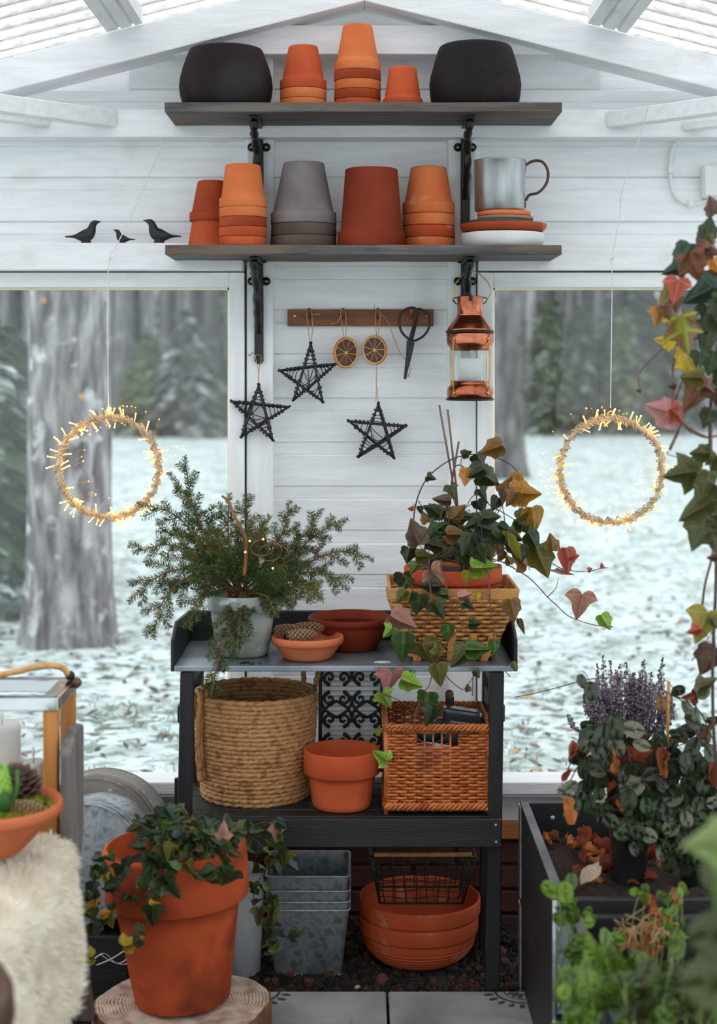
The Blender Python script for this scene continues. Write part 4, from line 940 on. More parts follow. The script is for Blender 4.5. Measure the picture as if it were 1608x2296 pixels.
t = thing('seed_packet', P(975, 1690, 3.66), 'white and red seed packet seen through the grip hole of the willow basket', 'packet')
redp = mk('red_print', [(196,40,48),(206,52,60)], 5, rough=.5)
a, b = XP(930,3.66), XP(1010,3.66); MB().prism([(a,3.66,ZP(1740,3.66)),(b,3.66,ZP(1740,3.66)),(b,3.66,ZP(1672,3.66)),(a+.03,3.66,ZP(1664,3.66)),(a,3.66,ZP(1670,3.66))], (0,.004,0)).build('sleeve', plastic_w, t)
MB().prism([(a+.002,3.659,ZP(1672,3.66)),(a+.05,3.659,ZP(1672,3.66)),(a+.03,3.659,ZP(1665,3.66)),(a+.004,3.659,ZP(1669,3.66))], (0,.0008,0)).build('printed_band', redp, t)
# ================================================================== ON THE ZINC TOP
TZ = BZ+.0005
spruce_pot = open_pot('grey_pot', 544, 3.74, TZ, 158, 116, 1330, 36, mossy, 'weathered grey clay pot filled with spruce branches on the zinc top', wall=.008, fill=(.02, soil))
# small bowl with cones
def bowl(name, px, Y, z, rim, base, ytop, mat, label, lip_h, group=None, wall=.006, belly=0.0):
    R = rim/2*Y/FPX; B = base/2*Y/FPX; H_ = ZP(ytop, Y)-z; x = XP(px, Y); lh = lip_h*Y/FPX
    pr = [(0, .0004), (B-.004, .0004), (B, .003)]
    for i in range(1, 9):
        q = i/8; pr.append((B+(R*.93-B)*(q+belly*sin(pi*q)), .003+(H_-lh-.003)*q))
    pr += [(R*.985, H_-lh+.002), (R, H_-lh*.6), (R, H_-lh*.3), (R-.003, H_-.001), (R-.006, H_-.002), (R*.93-wall, H_-lh)]
    for i in range(7, -1, -1):
        q = i/8; pr.append((max(0, B+(R*.93-B)*(q+belly*sin(pi*q))-wall), .008+(H_-lh-.006)*q))
    pr.append((0, .008))
    t = thing(name, (x, Y, z), label, 'bowl', group); MB().lathe(pr, t.location, 64, wob=.01).build('body', mat, t); return t, H_, R
bowl('terracotta_bowl', 690, 3.69, TZ, 162, 108, 1423, tc_bowl, 'small bright terracotta bowl holding spruce cones on the zinc top', 19)
bw, hb_, rb_ = bowl('terracotta_bowl', 786, 3.82, TZ, 190, 118, 1379, tc_brown, 'large dark red clay bowl filled with water at the back of the zinc top', 17, belly=.12)
wat = glassy('water', 0.0, 0.10, (.62,.42,.36))
MB().lathe([(0, TZ+hb_-.022), (rb_*.86, TZ+hb_-.022)], (XP(786,3.82), 3.82, 0), 48).build('water', wat, bw)
cone_m = mk('cone_scale', [(58,38,28),(86,60,42)], 30, rough=.7, attr=((176,140,102), .45, 1.0)); cone_d = mk('cone_scale_dark', [(48,30,26),(80,52,44)], 30, rough=.7, attr=((112,78,64), .6, 1.0))
def cone(c, axis, L_, r, label, mat, rows=13, open_=0.0):
    axis = Vector(axis).normalized(); t = thing('spruce_cone', c, label, 'cone'); R3 = axis.to_track_quat('Z', 'Y').to_matrix(); c = Vector(c)
    MB().tube([c-axis*L_*.48, c-axis*L_*.2, c+axis*L_*.2, c+axis*L_*.48], [r*.5, r*.72, r*.6, r*.2], 8).build('core', cone_d, t)
    sc = []
    for j in range(rows):
        q = (j+.5)/rows; z = -L_/2+L_*q; rr = r*(sin(pi*min(1, .16+q*.86)))**.6; k = 9
        for i in range(k):
            a = 2*pi*(i+.5*(j % 2))/k; w = rr*.42; m = MB(); ln = L_/rows*1.9; o_ = open_*r
            d = Vector((cos(a), sin(a), 0)); tn = Vector((-sin(a), cos(a), 0)); up = Vector((0,0,1))
            b0 = d*rr*.72+up*(z-ln*.5); tp_ = d*(rr*1.04+o_)+up*(z+ln*.35+o_*.3); md = d*(rr*1.0+o_*.6)+up*z
            q_ = [b0-tn*w*.5, b0+tn*w*.5, md+tn*w, tp_+tn*w*.45, tp_-tn*w*.45, md-tn*w]
            top = [c+R3 @ v for v in q_]; bot = [c+R3 @ (v-d*rr*.12) for v in q_]
            m.v = [tuple(v) for v in top+bot]; m.f = [(0,1,2,3,4,5), (11,10,9,8,7,6)]+[(i_, 6+i_, 6+(i_+1) % 6, (i_+1) % 6) for i_ in range(6)]; m.sm = [False]*8
            sc.append(m)
    big = MB()
    for m in sc: big.add(m.v, m.f, False)
    big.at = {'vein': [0., 0., .55, 1., 1., .55]*2*len(sc)}
    big.build('scales', mat, t, kind='stuff')
cz = TZ+(ZP(1423,3.69)-TZ)
cone(P(686, 1411, 3.715), (1, .1, .1), .088, .0145, 'large brown spruce cone on top in the small terracotta bowl', cone_m, 15, .22)
cone(P(648, 1414, 3.685), (1, -.35, .0), .070, .0125, 'spruce cone half hidden at the left in the small terracotta bowl', cone_m, 13, .2)
cone(P(676, 1425, 3.675), (1, .5, .0), .080, .0135, 'spruce cone beneath the others in the small terracotta bowl', cone_m, 13, .2)
m = MB()
for i in range(26): m.ball((XP(rnd(540,585),3.62), rnd(3.61,3.64), BZ+.001), rnd(.001,.0026), 6, 4)
tag(m.build('soil_crumbs', soil, kind='stuff'), 'dark soil crumbs spilled on the zinc top before the grey pot', 'soil')
m = MB(); c = P(858, 1484, 3.64); vs = [c+Vector((.017*cos(k*pi/8)*(1+.3*sin(k*3)), .012*sin(k*pi/8), .0012)) for k in range(16)]; m.prism([Vector((v.x, v.y, BZ+.0003)) for v in vs], (0,0,.0007)); tag(m.build('paint_splash', plastic_w), 'small dried white splash on the zinc top near the basket', 'splash')
# ---- tapered splint basket with ivy pot
Yb0, Yb1 = 3.645, 3.90; zb0 = TZ; zb1 = ZP(1320, Yb0)
xt0, xt1, xm0, xm1 = XP(876, Yb0), XP(1160, Yb0), XP(922, Yb0), XP(1100, Yb0)
t = thing('splint_basket', ((xm0+xm1)/2, 3.78, TZ), 'golden tapered splint basket holding the potted ivy on the zinc top', 'basket'); sb = t
def cf2(q):
    a = xm0+(xt0-xm0)*q; b = xm1+(xt1-xm1)*q; y0 = Yb0+.012*(1-q); y1 = Yb1-.03*(1-q)
    return [Vector((a, y0, 0)), Vector((b, y0, 0)), Vector((b, y1, 0)), Vector((a, y1, 0))]
weave('splint_strand', t, cf2, zb0+.008, zb1-.024, 14, (13, 11), bamboo, .0044, .0058)
def band(q0, q1, z0, z1, th, nm, mat):
    c0, c1 = cf2(q0), cf2(q1); ctr = (c0[0]+c0[2])/2
    for e in range(4):
        a0, b0, a1, b1 = c0[e], c0[(e+1) % 4], c1[e], c1[(e+1) % 4]; d = (b0-a0); nn = Vector((d.y, -d.x, 0)).normalized()*th; ex = d.normalized()*th
        def zz_(v, z): return v+Vector((0,0,z))
        m = MB().hexa([zz_(a0-ex*.2, z0)-nn*.3, zz_(b0+ex*.2, z0)-nn*.3, zz_(b0+ex, z0)+nn, zz_(a0-ex, z0)+nn, zz_(a1-ex*.2, z1)-nn*.3, zz_(b1+ex*.2, z1)-nn*.3, zz_(b1+ex, z1)+nn, zz_(a1-ex, z1)+nn]); m.build(nm, mat, t, bevel=.0025)
band(.93, 1.0, zb1-.026, zb1, .006, 'rim_band', bamboo_l)
for e in (0, 2):
    for u in (.08, .3, .5, .72, .92):
        a = cf2(0)[0].lerp(cf2(0)[1], u) if e == 0 else cf2(0)[3].lerp(cf2(0)[2], u); b = cf2(.95)[0].lerp(cf2(.95)[1], u) if e == 0 else cf2(.95)[3].lerp(cf2(.95)[2], u)
        w = .0085; s_ = -1 if e == 0 else 1; a = a+Vector((0, s_*.0085, zb0+.001)); b = b+Vector((0, s_*.0085, zb1-.02)); dd = Vector((w, 0, 0)); tt = Vector((0, s_*.002, 0))
        md = a.lerp(b, .40)
        MB().hexa([a-dd, a+dd, a+dd+tt, a-dd+tt, md-dd, md+dd, md+dd+tt, md-dd+tt]).build('splint', bamboo_l, t)
        for z_ in (.62,):
            p_ = a.lerp(b, z_)
        b2 = b+Vector((0, s_*.006, .005))
for u in (.31, .36, .72, .77):
    p_ = cf2(1)[0].lerp(cf2(1)[1], u); MB().tube([(p_.x, Yb0-.0075, zb1-.029), (p_.x+.001, Yb0-.0085, zb1-.012), (p_.x, Yb0-.007, zb1+.002)], .0014, 5).build('lashing', bamboo_l, t)
MB().box(xm0+.004, xm1-.004, Yb0+.018, Yb1-.036, zb0+.001, zb0+.006).build('base', bamboo, t)
zi = zb0+.045
ivy_pot = open_pot('ivy_pot', 1016, 3.77, zi, 220, 150, 1268, 34, tc_red, 'wide terracotta pot with ivy set inside the splint basket', wall=.007, fill=(.015, soil))
# ================================================================== SPRUCE BRANCHES IN THE GREY POT
needle_m = mk('spruce_needles', [(40,60,26),(76,104,46),(54,80,36)], 14, rough=.45, trans=.2)
needle_y = mk('spruce_needles_olive', [(78,92,30),(110,120,46)], 14, rough=.45, trans=.15)
bark_s = mk('spruce_bark', [(112,66,36),(142,90,54)], 20, rough=.8)
random.seed(44)
def needles(mb, p, d, ln, side):
    d = d.normalized(); u = d.cross(Vector((0,1,0)));
    if u.length < .1: u = d.cross(Vector((1,0,0)))
    u.normalize(); w = d.cross(u); a = side
    dirn = (d*rnd(.35,.8)+(u*cos(a)+w*sin(a))*1.0).normalized(); tip = p+dirn*ln*rnd(.75,1.1)+Vector((0,0,-.0004))
    s_ = dirn.cross(Vector((rnd(-1,1), rnd(-1,1), rnd(-1,1)))).normalized()*.00070; q = dirn.cross(s_).normalized()*.00070; mid = p.lerp(tip, .55)
    b = len(mb.v); mb.v += [tuple(p+s_*.7), tuple(p-s_*.7), tuple(mid+s_), tuple(mid-s_), tuple(mid+q), tuple(tip)]
    mb.f += [(b, b+1, b+3, b+2), (b+2, b+3, b+5), (b+2, b+5, b+4), (b+3, b+4, b+5)]; mb.sm += [True]*4
def twig(wood, nd, pts, r0, dens=.00115, start=.12, ln=.0155):
    c = spline(pts, 7); n = len(c)
    wood.tube(c, [r0*(1-.72*i/(n-1)) for i in range(n)], 5)
    L_ = 0
    tot = sum((c[i+1]-c[i]).length for i in range(n-1)); acc = 0
    for i in range(n-1):
        seg = c[i+1]-c[i]; l = seg.length; k = int(l/dens)+1
        for j in range(k):
            f = (acc+l*j/k)/tot
            if f < start: continue
            for s_ in range(2):
                a = random.choice((0, pi))+random.gauss(0, .6)
                needles(nd, c[i]+seg*(j/k), seg, ln*(1-.35*max(0, f-.8)/.2), a)
        acc += l
def branch(parent, tip, via, origin, oy, label=None, olive=False, r0=.0042, sub=1.0, first=.28):
    # main stem given by photo pixels, oy = how far its tip comes towards the camera
    px = [origin]+via+[tip]; n = len(px); Y0 = 3.74
    pts = [P(a, b, Y0-oy*(i/(n-1))**1.0) for i, (a, b) in enumerate(px)]
    wood, nd = MB(), MB(); c = spline(pts, 8); tot = sum((c[i+1]-c[i]).length for i in range(len(c)-1))
    twig(wood, nd, pts, r0, start=.22)
    acc = 0; nxt = tot*first; side = random.choice((-1, 1))
    for i in range(len(c)-1):
        seg = c[i+1]-c[i]; acc += seg.length
        while acc > nxt and nxt < tot*.93:
            f = nxt/tot; d = seg.normalized(); u = d.cross(Vector((0,1,0))).normalized()*side
            l = (.038+.095*(1-f))*rnd(.7, 1.15)*sub
            a = radians(rnd(38, 58)); out = (d*cos(a)+u*sin(a)+Vector((0, rnd(-.45,.3), 0))).normalized()
            p = c[i]; pp = [p, p+out*l*.5+d*l*.04, p+out*l*.85+d*l*.22+Vector((0,0,-.06*l))]
            twig(wood, nd, pp, r0*.42, start=.05)
            if l > .075 and random.random() < .6:
                for s2 in (-1, 1):
                    q = pp[0].lerp(pp[1], rnd(.6, 1)); o2 = (out*.75+out.cross(Vector((0,1,0))).normalized()*s2*.65).normalized()
                    twig(wood, nd, [q, q+o2*l*.22, q+o2*l*.42], r0*.3, start=.05)
            side = -side; nxt += tot*rnd(.065, .10)
    w = wood.build('branch', bark_s, parent); nd.build('needles', needle_y if olive else needle_m, w, kind='stuff')
sp = thing('spruce_branches', P(545, 1345, 3.74), 'green spruce branches with curly twig spilling from the grey pot', 'branches')
o1 = (540, 1345)
BR = [((413,1022), [(500,1262),(440,1160)], -.02, .9), ((306,1128), [(478,1262),(400,1160)], .05, .8), ((378,1058), [(470,1220),(432,1135)], .02, .45), ((297,1240), [(470,1270),(385,1222)], .08, .8), ((288,1350), [(455,1278),(360,1290)], .12, .9), ((343,1432), [(440,1290),(368,1345)], .15, .8), ((425,1412), [(480,1310),(440,1350)], .16, .6),
      ((515,1106), [(520,1250),(512,1180)], .03, .7), ((548,1108), [(552,1240),(556,1170)], -.04, .8), ((605,1155), [(560,1270),(575,1210)], .07, .7), ((650,1122), [(590,1270),(635,1190)], -.02, .7), ((722,1140), [(620,1260),(690,1190)], -.03, .7), ((780,1163), [(630,1270),(715,1195)], -.06, .6), ((838,1254), [(640,1290),(750,1238)], .02, .8), ((782,1322), [(635,1300),(720,1282)], .08, .8), ((725,1346), [(620,1320),(680,1318)], .12, .6), ((660,1360), [(600,1325),(635,1330)], .14, .5), ((620,1384), [(575,1330),(602,1342)], .15, .5),
      ((473,1562), [(541,1332),(523,1390),(490,1478)], .19, .7), ((530,1472), [(548,1335),(538,1390)], .16, .5), ((350,1190), [(490,1250),(420,1205)], -.05, .8), ((470,1180), [(520,1270),(495,1220)], .10, .6), ((590,1200), [(545,1290),(565,1240)], .13, .6), ((690,1240), [(590,1300),(640,1262)], .12, .7), ((420,1300), [(490,1300),(450,1290)], .18, .6), ((500,1230), [(530,1300),(510,1262)], .16, .6), ((640,1280), [(580,1320),(610,1295)], .17, .6), ((560,1180), [(545,1290),(552,1230)], .02, .9)]
for i, (tip, via, oy, sub) in enumerate(BR): branch(sp, tip, via, (o1[0]+rnd(-25,35), o1[1]), oy, olive=(i % 6 == 3), r0=.0034 if i != 18 else .0042, sub=sub)
c = spline([P(548,1290,3.62), P(552,1240,3.62), P(550,1205,3.60), P(530,1165,3.60), P(512,1125,3.62), P(498,1112,3.63)], 6); MB().tube(c, [.0045-.002*i/len(c) for i in range(len(c))], 8).build('curly_twig', bark_s, sp)
pts = [P(585+30*cos(i*.34)+i*.9, 1222+22*sin(i*.34)+i*.6, 3.60+.01*sin(i)) for i in range(38)]; wv = MB().tube(spline(pts, 3), .0013, 5).build('curly_twig', bark_s, sp)
for a, b in ((550,1238),(612,1274),(560,1213),(590,1209)): MB().ball(P(a, b, 3.595), .0022, 8, 6).build('fairy_bulb', fairy_m, sp)

# ================================================================== LEFT FOREGROUND
# ---- rustic bench, only its right end in view
SBZ = .535
t = thing('rustic_bench', (-.8, 2.75, 0), 'weathered grey wooden bench under the sheepskin in the left foreground', 'bench')
for i in range(4): MB().box(-1.15, -.556, 2.42+i*.185, 2.42+i*.185+.178, SBZ-.035, SBZ).build('seat_board', greywood, t, bevel=.004)
MB().box(-.75, -.70, 2.42, 3.15, SBZ-.095, SBZ-.035).build('crossbar', greywood, t, bevel=.003)
def slant(pa, pb, w, mat, nm):
    pa, pb = Vector(pa), Vector(pb); a = Vector((w, 0, 0)); b = Vector((0, w, 0))
    MB().hexa([pa-a-b, pa+a-b, pa+a+b, pa-a+b, pb-a-b, pb+a-b, pb+a+b, pb-a+b]).build(nm, mat, t, bevel=.004)
slant(P(192, 2262, 3.30)+Vector((0,0,-.02)), (-.60, 3.12, SBZ-.03), .019, greywood_v, 'leg')
slant((-.60, 2.46, -.05), (-.66, 2.5, SBZ-.03), .022, greywood_v, 'leg'); slant((-1.1, 3.1, -.05), (-1.08, 3.06, SBZ-.03), .022, greywood_v, 'leg'); slant((-1.1, 2.4, -.05), (-1.08, 2.5, SBZ-.03), .022, greywood_v, 'leg')
# upright plank at the far corner
y0, y1 = 2.90, 3.035
xr = XP(160, y0)
pp = MB(); prof = [(y0, SBZ-.06), (y0, ZP(1695, y0)), (y0+.018, ZP(1676, y0)), (y0+.06, ZP(1650, y0)), (y1-.02, ZP(1617, y1)), (y1, ZP(1624, y1)), (y1+.004, SBZ+.02), (y1-.03, SBZ-.06)]
pp.prism([Vector((xr-.021, y, z)) for y, z in prof], (.021, 0, 0)); pp.build('back_plank', greywood_v, t, bevel=.004)
# ---- sheepskin
fur_m = mk('sheep_fur', [(232,224,208),(248,243,232)], 16, rough=.9, trans=.15)
hide_m = mk('sheep_hide', [(206,192,172),(222,210,192)], 16, rough=.9)
m = MB(); nu, nv = 46, 44; grid = []
def skin(u, v):                                          # u across the bench edge, v along it
    y = 2.20+.68*v; lim = .03*sin(v*9)+.02*sin(v*23)
    s_ = u*.86-.42+lim*.4
    edge = -.520-.006*sin(v*7); r = .055
    if s_ < 0: x, z = edge-r+s_, SBZ+.030
    elif s_ < r*pi/2: a = s_/r; x, z = edge-r+r*sin(a), SBZ+.030-r*(1-cos(a))
    else: q = s_-r*pi/2; x, z = edge+.012*sin(v*11+q*9)+.20*q, SBZ+.030-r-q*.93
    if v > .9: z -= 0
    return Vector((x, y, z+.006*mnoise.noise(Vector((x*9, y*9, 0)))))
for j in range(nv+1):
    for i in range(nu+1): grid.append(skin(i/nu, j/nv))
fs = [(j*(nu+1)+i, j*(nu+1)+i+1, (j+1)*(nu+1)+i+1, (j+1)*(nu+1)+i) for j in range(nv) for i in range(nu)]
def inside(u, v):                                        # hem outline of the hide
    umax = .80+.06*sin(v*6.5)-.35*max(0, v-.80)/.2*0-.16*max(0, (v-.70)/.30)**2
    return u < umax+.02*mnoise.noise(Vector((v*11, 3, 0)))
fs2 = [f for k, f in enumerate(fs) if inside((k % nu)/nu, (k//nu)/nv)]
m.add(grid, fs2); sk = m.build('sheepskin', hide_m); tag(sk, 'cream white sheepskin draped over the bench end in the left foreground', 'sheepskin')
so = sk.modifiers.new('thick', 'SOLIDIFY'); so.thickness = .006; so.offset = 1
fm = MB(); random.seed(3)
for i in range(52000):
    u, v = random.random(), random.random()
    if not inside(u, v): continue
    p = skin(u, v); e = .01; nrm = (skin(min(1, u+e), v)-p).cross(skin(u, min(1, v+e))-p)
    if nrm.length < 1e-9: continue
    nrm.normalize()
    if nrm.z < -.2: nrm = -nrm
    if nrm.x < -.3: nrm = -nrm
    cl = Vector((mnoise.noise(p*26), mnoise.noise(p*26+Vector((9,0,0))), mnoise.noise(p*26+Vector((0,9,0)))-.35))*.9
    d1 = (nrm+cl*.5+Vector((rnd(-.3,.3), rnd(-.3,.3), rnd(-.3,.3)))).normalized(); d2 = (d1+cl*.9).normalized(); L_ = rnd(.014, .026)
    s_ = d1.cross(Vector((rnd(-1,1), rnd(-1,1), rnd(-1,1)))).normalized()*.0009; p0 = p; p1 = p+d1*L_*.55; p2 = p1+d2*L_*.45
    b = len(fm.v); fm.v += [tuple(p0-s_), tuple(p0+s_), tuple(p1-s_*.8), tuple(p1+s_*.8), tuple(p2)]
    fm.f += [(b, b+1, b+3, b+2), (b+2, b+3, b+4)]; fm.sm += [True, True]
fm.build('fur', fur_m, sk, kind='stuff')
# ---- bowl with moss, cones and hyacinth
FT = SBZ+.054
tb, hbw, rbw = bowl('moss_bowl', -18, 2.72, FT, 314, 130, 1795, tc_bowl, 'terracotta bowl of moss, cones and hyacinth standing on the sheepskin', 30, wall=.011)
moss_m = mk('yellow_moss', [(122,122,30),(168,160,52),(96,100,28)], 40, rough=.9)
bxc, byc = tb.location.x, tb.location.y; zt = FT+hbw
m = MB(); m.lathe([(0, zt-.010), (rbw*.6, zt-.012), (rbw*.86, zt-.026), (rbw*.80, zt-.04), (0, zt-.045)], (bxc, byc, 0), 40); m.v = [(v[0], v[1], v[2]+.012*mnoise.noise(Vector(v)*30)) for v in m.v]
for i in range(5200):
    a, r = rnd(0, 6.28), rbw*.86*sqrt(random.random()); p = Vector((bxc+r*cos(a), byc+r*sin(a), zt-.014+.008*mnoise.noise(Vector((r*9, a, 0))))); d = Vector((rnd(-1,1), rnd(-1,1), rnd(.2,1.2))).normalized()*rnd(.006,.014); s_ = d.cross(Vector((rnd(-1,1), rnd(-1,1), 0))).normalized()*.0012
    m.add([p-s_, p+s_, p+d*.6+s_*1.5, p+d], [(0, 1, 2, 3)])
m.build('moss', moss_m, tb, kind='stuff')
cone(Vector((XP(38,2.78), 2.78, zt+.012)), (.1, -.2, 1), .055, .030, 'open dark pine cone behind the hyacinth in the moss bowl', cone_d, 8, .5)
cone(Vector((XP(52,2.68), 2.68, zt-.004)), (1, .1, 0), .075, .015, 'brown cone lying in the moss of the left bowl', cone_m, 11)
hy = thing('hyacinth', (XP(2,2.66), 2.66, zt-.015), 'green hyacinth bud with thick leaves growing in the moss bowl', 'plant')
green_l = mk('fleshy_leaf', [(40,92,40),(74,128,58)], 9, rough=.35, trans=.15); bud_m = mk('green_bud', [(112,158,52),(148,186,76)], 30, rough=.5)
hc = Vector((XP(2,2.66), 2.66, zt-.012))
MB().tube([hc, hc+Vector((0,0,.03)), hc+Vector((.001,0,.06))], [.012, .010, .009], 10).build('stalk', bud_m, hy)
for i in range(44):
    q = i/44; a = i*2.4; r = .013*(1-q*.6); p = hc+Vector((r*cos(a), r*sin(a), .045+q*.042)); b_ = MB().ball((0,0,0), .0062*(1-.35*q), 8, 5, (1,1,1.7))
    b_.v = [tuple(Vector(v)+p+Vector((cos(a),sin(a),0))*.002) for v in b_.v]; b_.build('floret', bud_m, hy)
for a, tip, w in ((20, (.030, -.004, .082), .010), (80, (.012, .02, .088), .010), (200, (-.03, -.01, .07), .012), (300, (.012, -.026, .052), .011), (140, (-.02, .02, .08), .011)):
    e = hc+Vector(tip); mid = hc+Vector((tip[0]*.75+cos(radians(a))*.006, tip[1]*.75, tip[2]*.5)); c = spline([hc, mid, e], 8); n = len(c); m = MB(); vs = []
    for i, p in enumerate(c):
        q = i/(n-1); ww = w*(sin(pi*(.18+.82*q)))**.7*(1-.0*q); dd = (c[min(i+1,n-1)]-c[max(i-1,0)]).normalized(); rad = Vector((tip[0], tip[1], 0)).normalized(); s_ = dd.cross(rad).normalized()
        vs += [p-s_*ww+rad*-.003, p+rad*.002, p+s_*ww+rad*-.003, p+rad*-.0025]
    m.add(vs, [(4*i+k, 4*i+(k+1) % 4, 4*i+4+(k+1) % 4, 4*i+4+k) for i in range(n-1) for k in range(4)]); m.build('leaf', green_l, hy)
# ---- lantern with candles
Yn = 2.93; lz = SBZ+.001
xL1 = XP(149, 3.0); xL0 = xL1-.27; yL0, yL1 = 2.90, 3.17-.0; yL0 = 2.935
xL1 = XP(128, yL0)
t = thing('candle_lantern', ((xL0+xL1)/2, 3.0, lz), 'wooden candle lantern with steel top and rope handle in the left foreground', 'lantern')
zt0, zt1 = ZP(1594, yL0), ZP(1570, yL0); pw = .027; yL1 = yL0+.20
xL0 = xL1-.235
for x in (xL0, xL1-pw):
    for y in (yL0+.002, yL1-pw): MB().box(x, x+pw, y, y+pw, lz+.018, zt0).build('post', pine, t, bevel=.002)
def frame_(z0, z1, nm, mat, o_=.002):
    for q in ((xL0-o_, xL1+o_, yL0-o_, yL0+.030), (xL0-o_, xL1+o_, yL1-.030, yL1+o_), (xL0-o_, xL0+.030, yL0+.030, yL1-.030), (xL1-.030, xL1+o_, yL0+.030, yL1-.030)):
        MB().box(*q, z0, z1).build(nm, mat, t, bevel=.0015)
frame_(zt0, zt1+.004, 'steel_frame', steel); frame_(lz, lz+.018, 'base_frame', pine)
MB().box(xL0+.03, xL1-.03, yL0+.03, yL1-.03, lz+.002, lz+.012).build('base_plate', steel, t)
lg = glassy('lantern_pane', .01, .04)
for q in ((xL0+pw, xL1-pw, yL0+.012, yL0+.014), (xL0+pw, xL1-pw, yL1-.014, yL1-.012)): MB().box(*q, lz+.018, zt0).build('pane', lg, t)
for x in (xL0+.012, xL1-.014): MB().box(x, x+.002, yL0+pw, yL1-pw, lz+.018, zt0).build('pane', lg, t)
zr = zt1+.004
rp0 = spline([(xL1-.004, yL1-.035, zr+.004), (xL1-.022, yL1-.05, zr+.030), (xL1-.06, yL1-.075, zr+.036), (xL1-.11, yL1-.1, zr+.028), (xL1-.17, yL1-.11, zr+.020), (xL1-.22, yL1-.1, zr+.02), (xL0+.004, yL1-.06, zr+.002)], 7)
MB().tube(rp0, .0062, 10, prof=lambda i, k: 1+.13*cos(3*2*pi*k/10+i*1.1)).build('rope_handle', lrope, t)
MB().ball((xL1+.006, yL1-.034, zr-.004), .011, 12, 8).build('rope_knot', knobwood, t); MB().ball((xL1-.006, yL1-.036, zr+.010), .010, 12, 8).build('rope_ferrule', darkmetal, t)
def candle_(px, r_px, ptop, Yc, label):
    t = thing('candle', (XP(px,Yc), Yc, lz+.012), label, 'candle', 'white candles inside the lantern'); r = r_px*Yc/FPX; z1 = ZP(ptop, Yc)
    MB().lathe([(0, lz+.0125), (r, lz+.0125), (r, z1-.004), (r-.003, z1), (r*.55, z1-.003), (0, z1-.004)], (t.location.x, Yc, 0), 40).build('wax', candle, t)
    MB().tube([(t.location.x, Yc, z1-.004), (t.location.x+.001, Yc, z1+.006)], .0008, 6).build('wick', wick, t)
    f = MB().lathe([(0, z1+.004), (.0024, z1+.008), (.0032, z1+.013), (.002, z1+.021), (.0006, z1+.028), (0, z1+.03)], (t.location.x, Yc, 0), 14); f.build('flame_tip', plastic_w, t)
candle_(4, 42, 1620, 3.02, 'tall white pillar candle with a flame-shaped tip, inside the lantern')
candle_(75, 25, 1706, 3.00, 'short white pillar candle near the right post of the lantern')
# ---- stool edge at the lower left corner
t = thing('wooden_stool', (-.584, 1.95, 0), 'dark oiled round wooden stool cut off at the lower left corner', 'stool')
MB().lathe([(0, .50), (.11, .50), (.148, .507), (.152, .53), (.15, .56), (.14, .578), (.1, .585), (0, .586)], (-.584, 1.95, .086), 60).build('seat', knobwood, t)
for a in (30, 150, 270): d = Vector((cos(radians(a)), sin(radians(a)), 0)); c_ = Vector((-.584, 1.95, .086)); MB().tube([c_+d*.08+Vector((0,0,.5)), c_+d*.14+Vector((0,0,-.13))], .015, 10).build('leg', knobwood, t)
# ---- round zinc tubs on their side
def tub(c, r, depth, axis, mat, label, nm):
    axis = Vector(axis).normalized(); R3 = axis.to_track_quat('Z', 'Y').to_matrix().to_4x4(); c = Vector(c); t = thing(nm, c, label, 'tub')
    pr = [(0, -.004), (r*.3, -.004), (r*.92, -.002), (r*.97, 0), (r, -.002), (r*1.005, .004), (r*1.02, depth*.5), (r*1.06, depth-.006), (r*1.09, depth), (r*1.05, depth), (r*.98, depth*.5), (r*.96, .006), (0, .004)]
    MB().lathe(pr, c, 72, R3, wob=.006).build('body', mat, t)
    for q in (.012, depth*.35): 
        a = [c+R3 @ Vector((r*1.012*cos(2*pi*k/60), r*1.012*sin(2*pi*k/60), q)) for k in range(60)]; MB().tube(a, .003, 6, closed=True).build('bead', mat, t)
    return t
tub(P(196, 1938, 3.62), 132*3.62/FPX, .10, (.22, 1, -.12), zinc, 'galvanised zinc tub lying on its side behind the big terracotta pot', 'zinc_tub')
tub(P(208, 1900, 3.92), 152*3.92/FPX, .10, (.15, 1, -.15), zinc_d, 'dull grey old metal tub leaning under the left window', 'old_tub')
t = thing('plastic_crate', (-.64, 3.66, -.04), 'low black plastic crate under the zinc tub', 'crate')
x0, x1, y0_, y1_ = XP(120,3.56), XP(285,3.56), 3.56, 3.80; zt = P(196,1938,3.62).z-132*3.62/FPX*1.06-.002
for q in ((x0,x1,y0_,y0_+.012,-.045,zt),(x0,x1,y1_-.012,y1_,-.045,zt),(x0,x0+.012,y0_+.012,y1_-.012,-.045,zt),(x1-.012,x1,y0_+.012,y1_-.012,-.045,zt)): MB().box(*q).build('side_wall', blackwood, t, bevel=.002)
MB().box(x0+.012,x1-.012,y0_+.012,y1_-.012,zt-.02,zt-.008).build('bottom', blackwood, t)
t = thing('wire_coil', P(255, 2160, 3.45), 'loose loop of thin steel wire on the gravel behind the big pot', 'wire')
for pts in ([(210,2150),(235,2138),(262,2160),(285,2150),(300,2130)], [(215,2165),(250,2150),(285,2128)], [(225,2140),(250,2155),(280,2162),(300,2150)]): MB().tube(spline([P(a, b, 3.42) for a, b in pts], 6), .0012, 6).build('strand', steel, t)
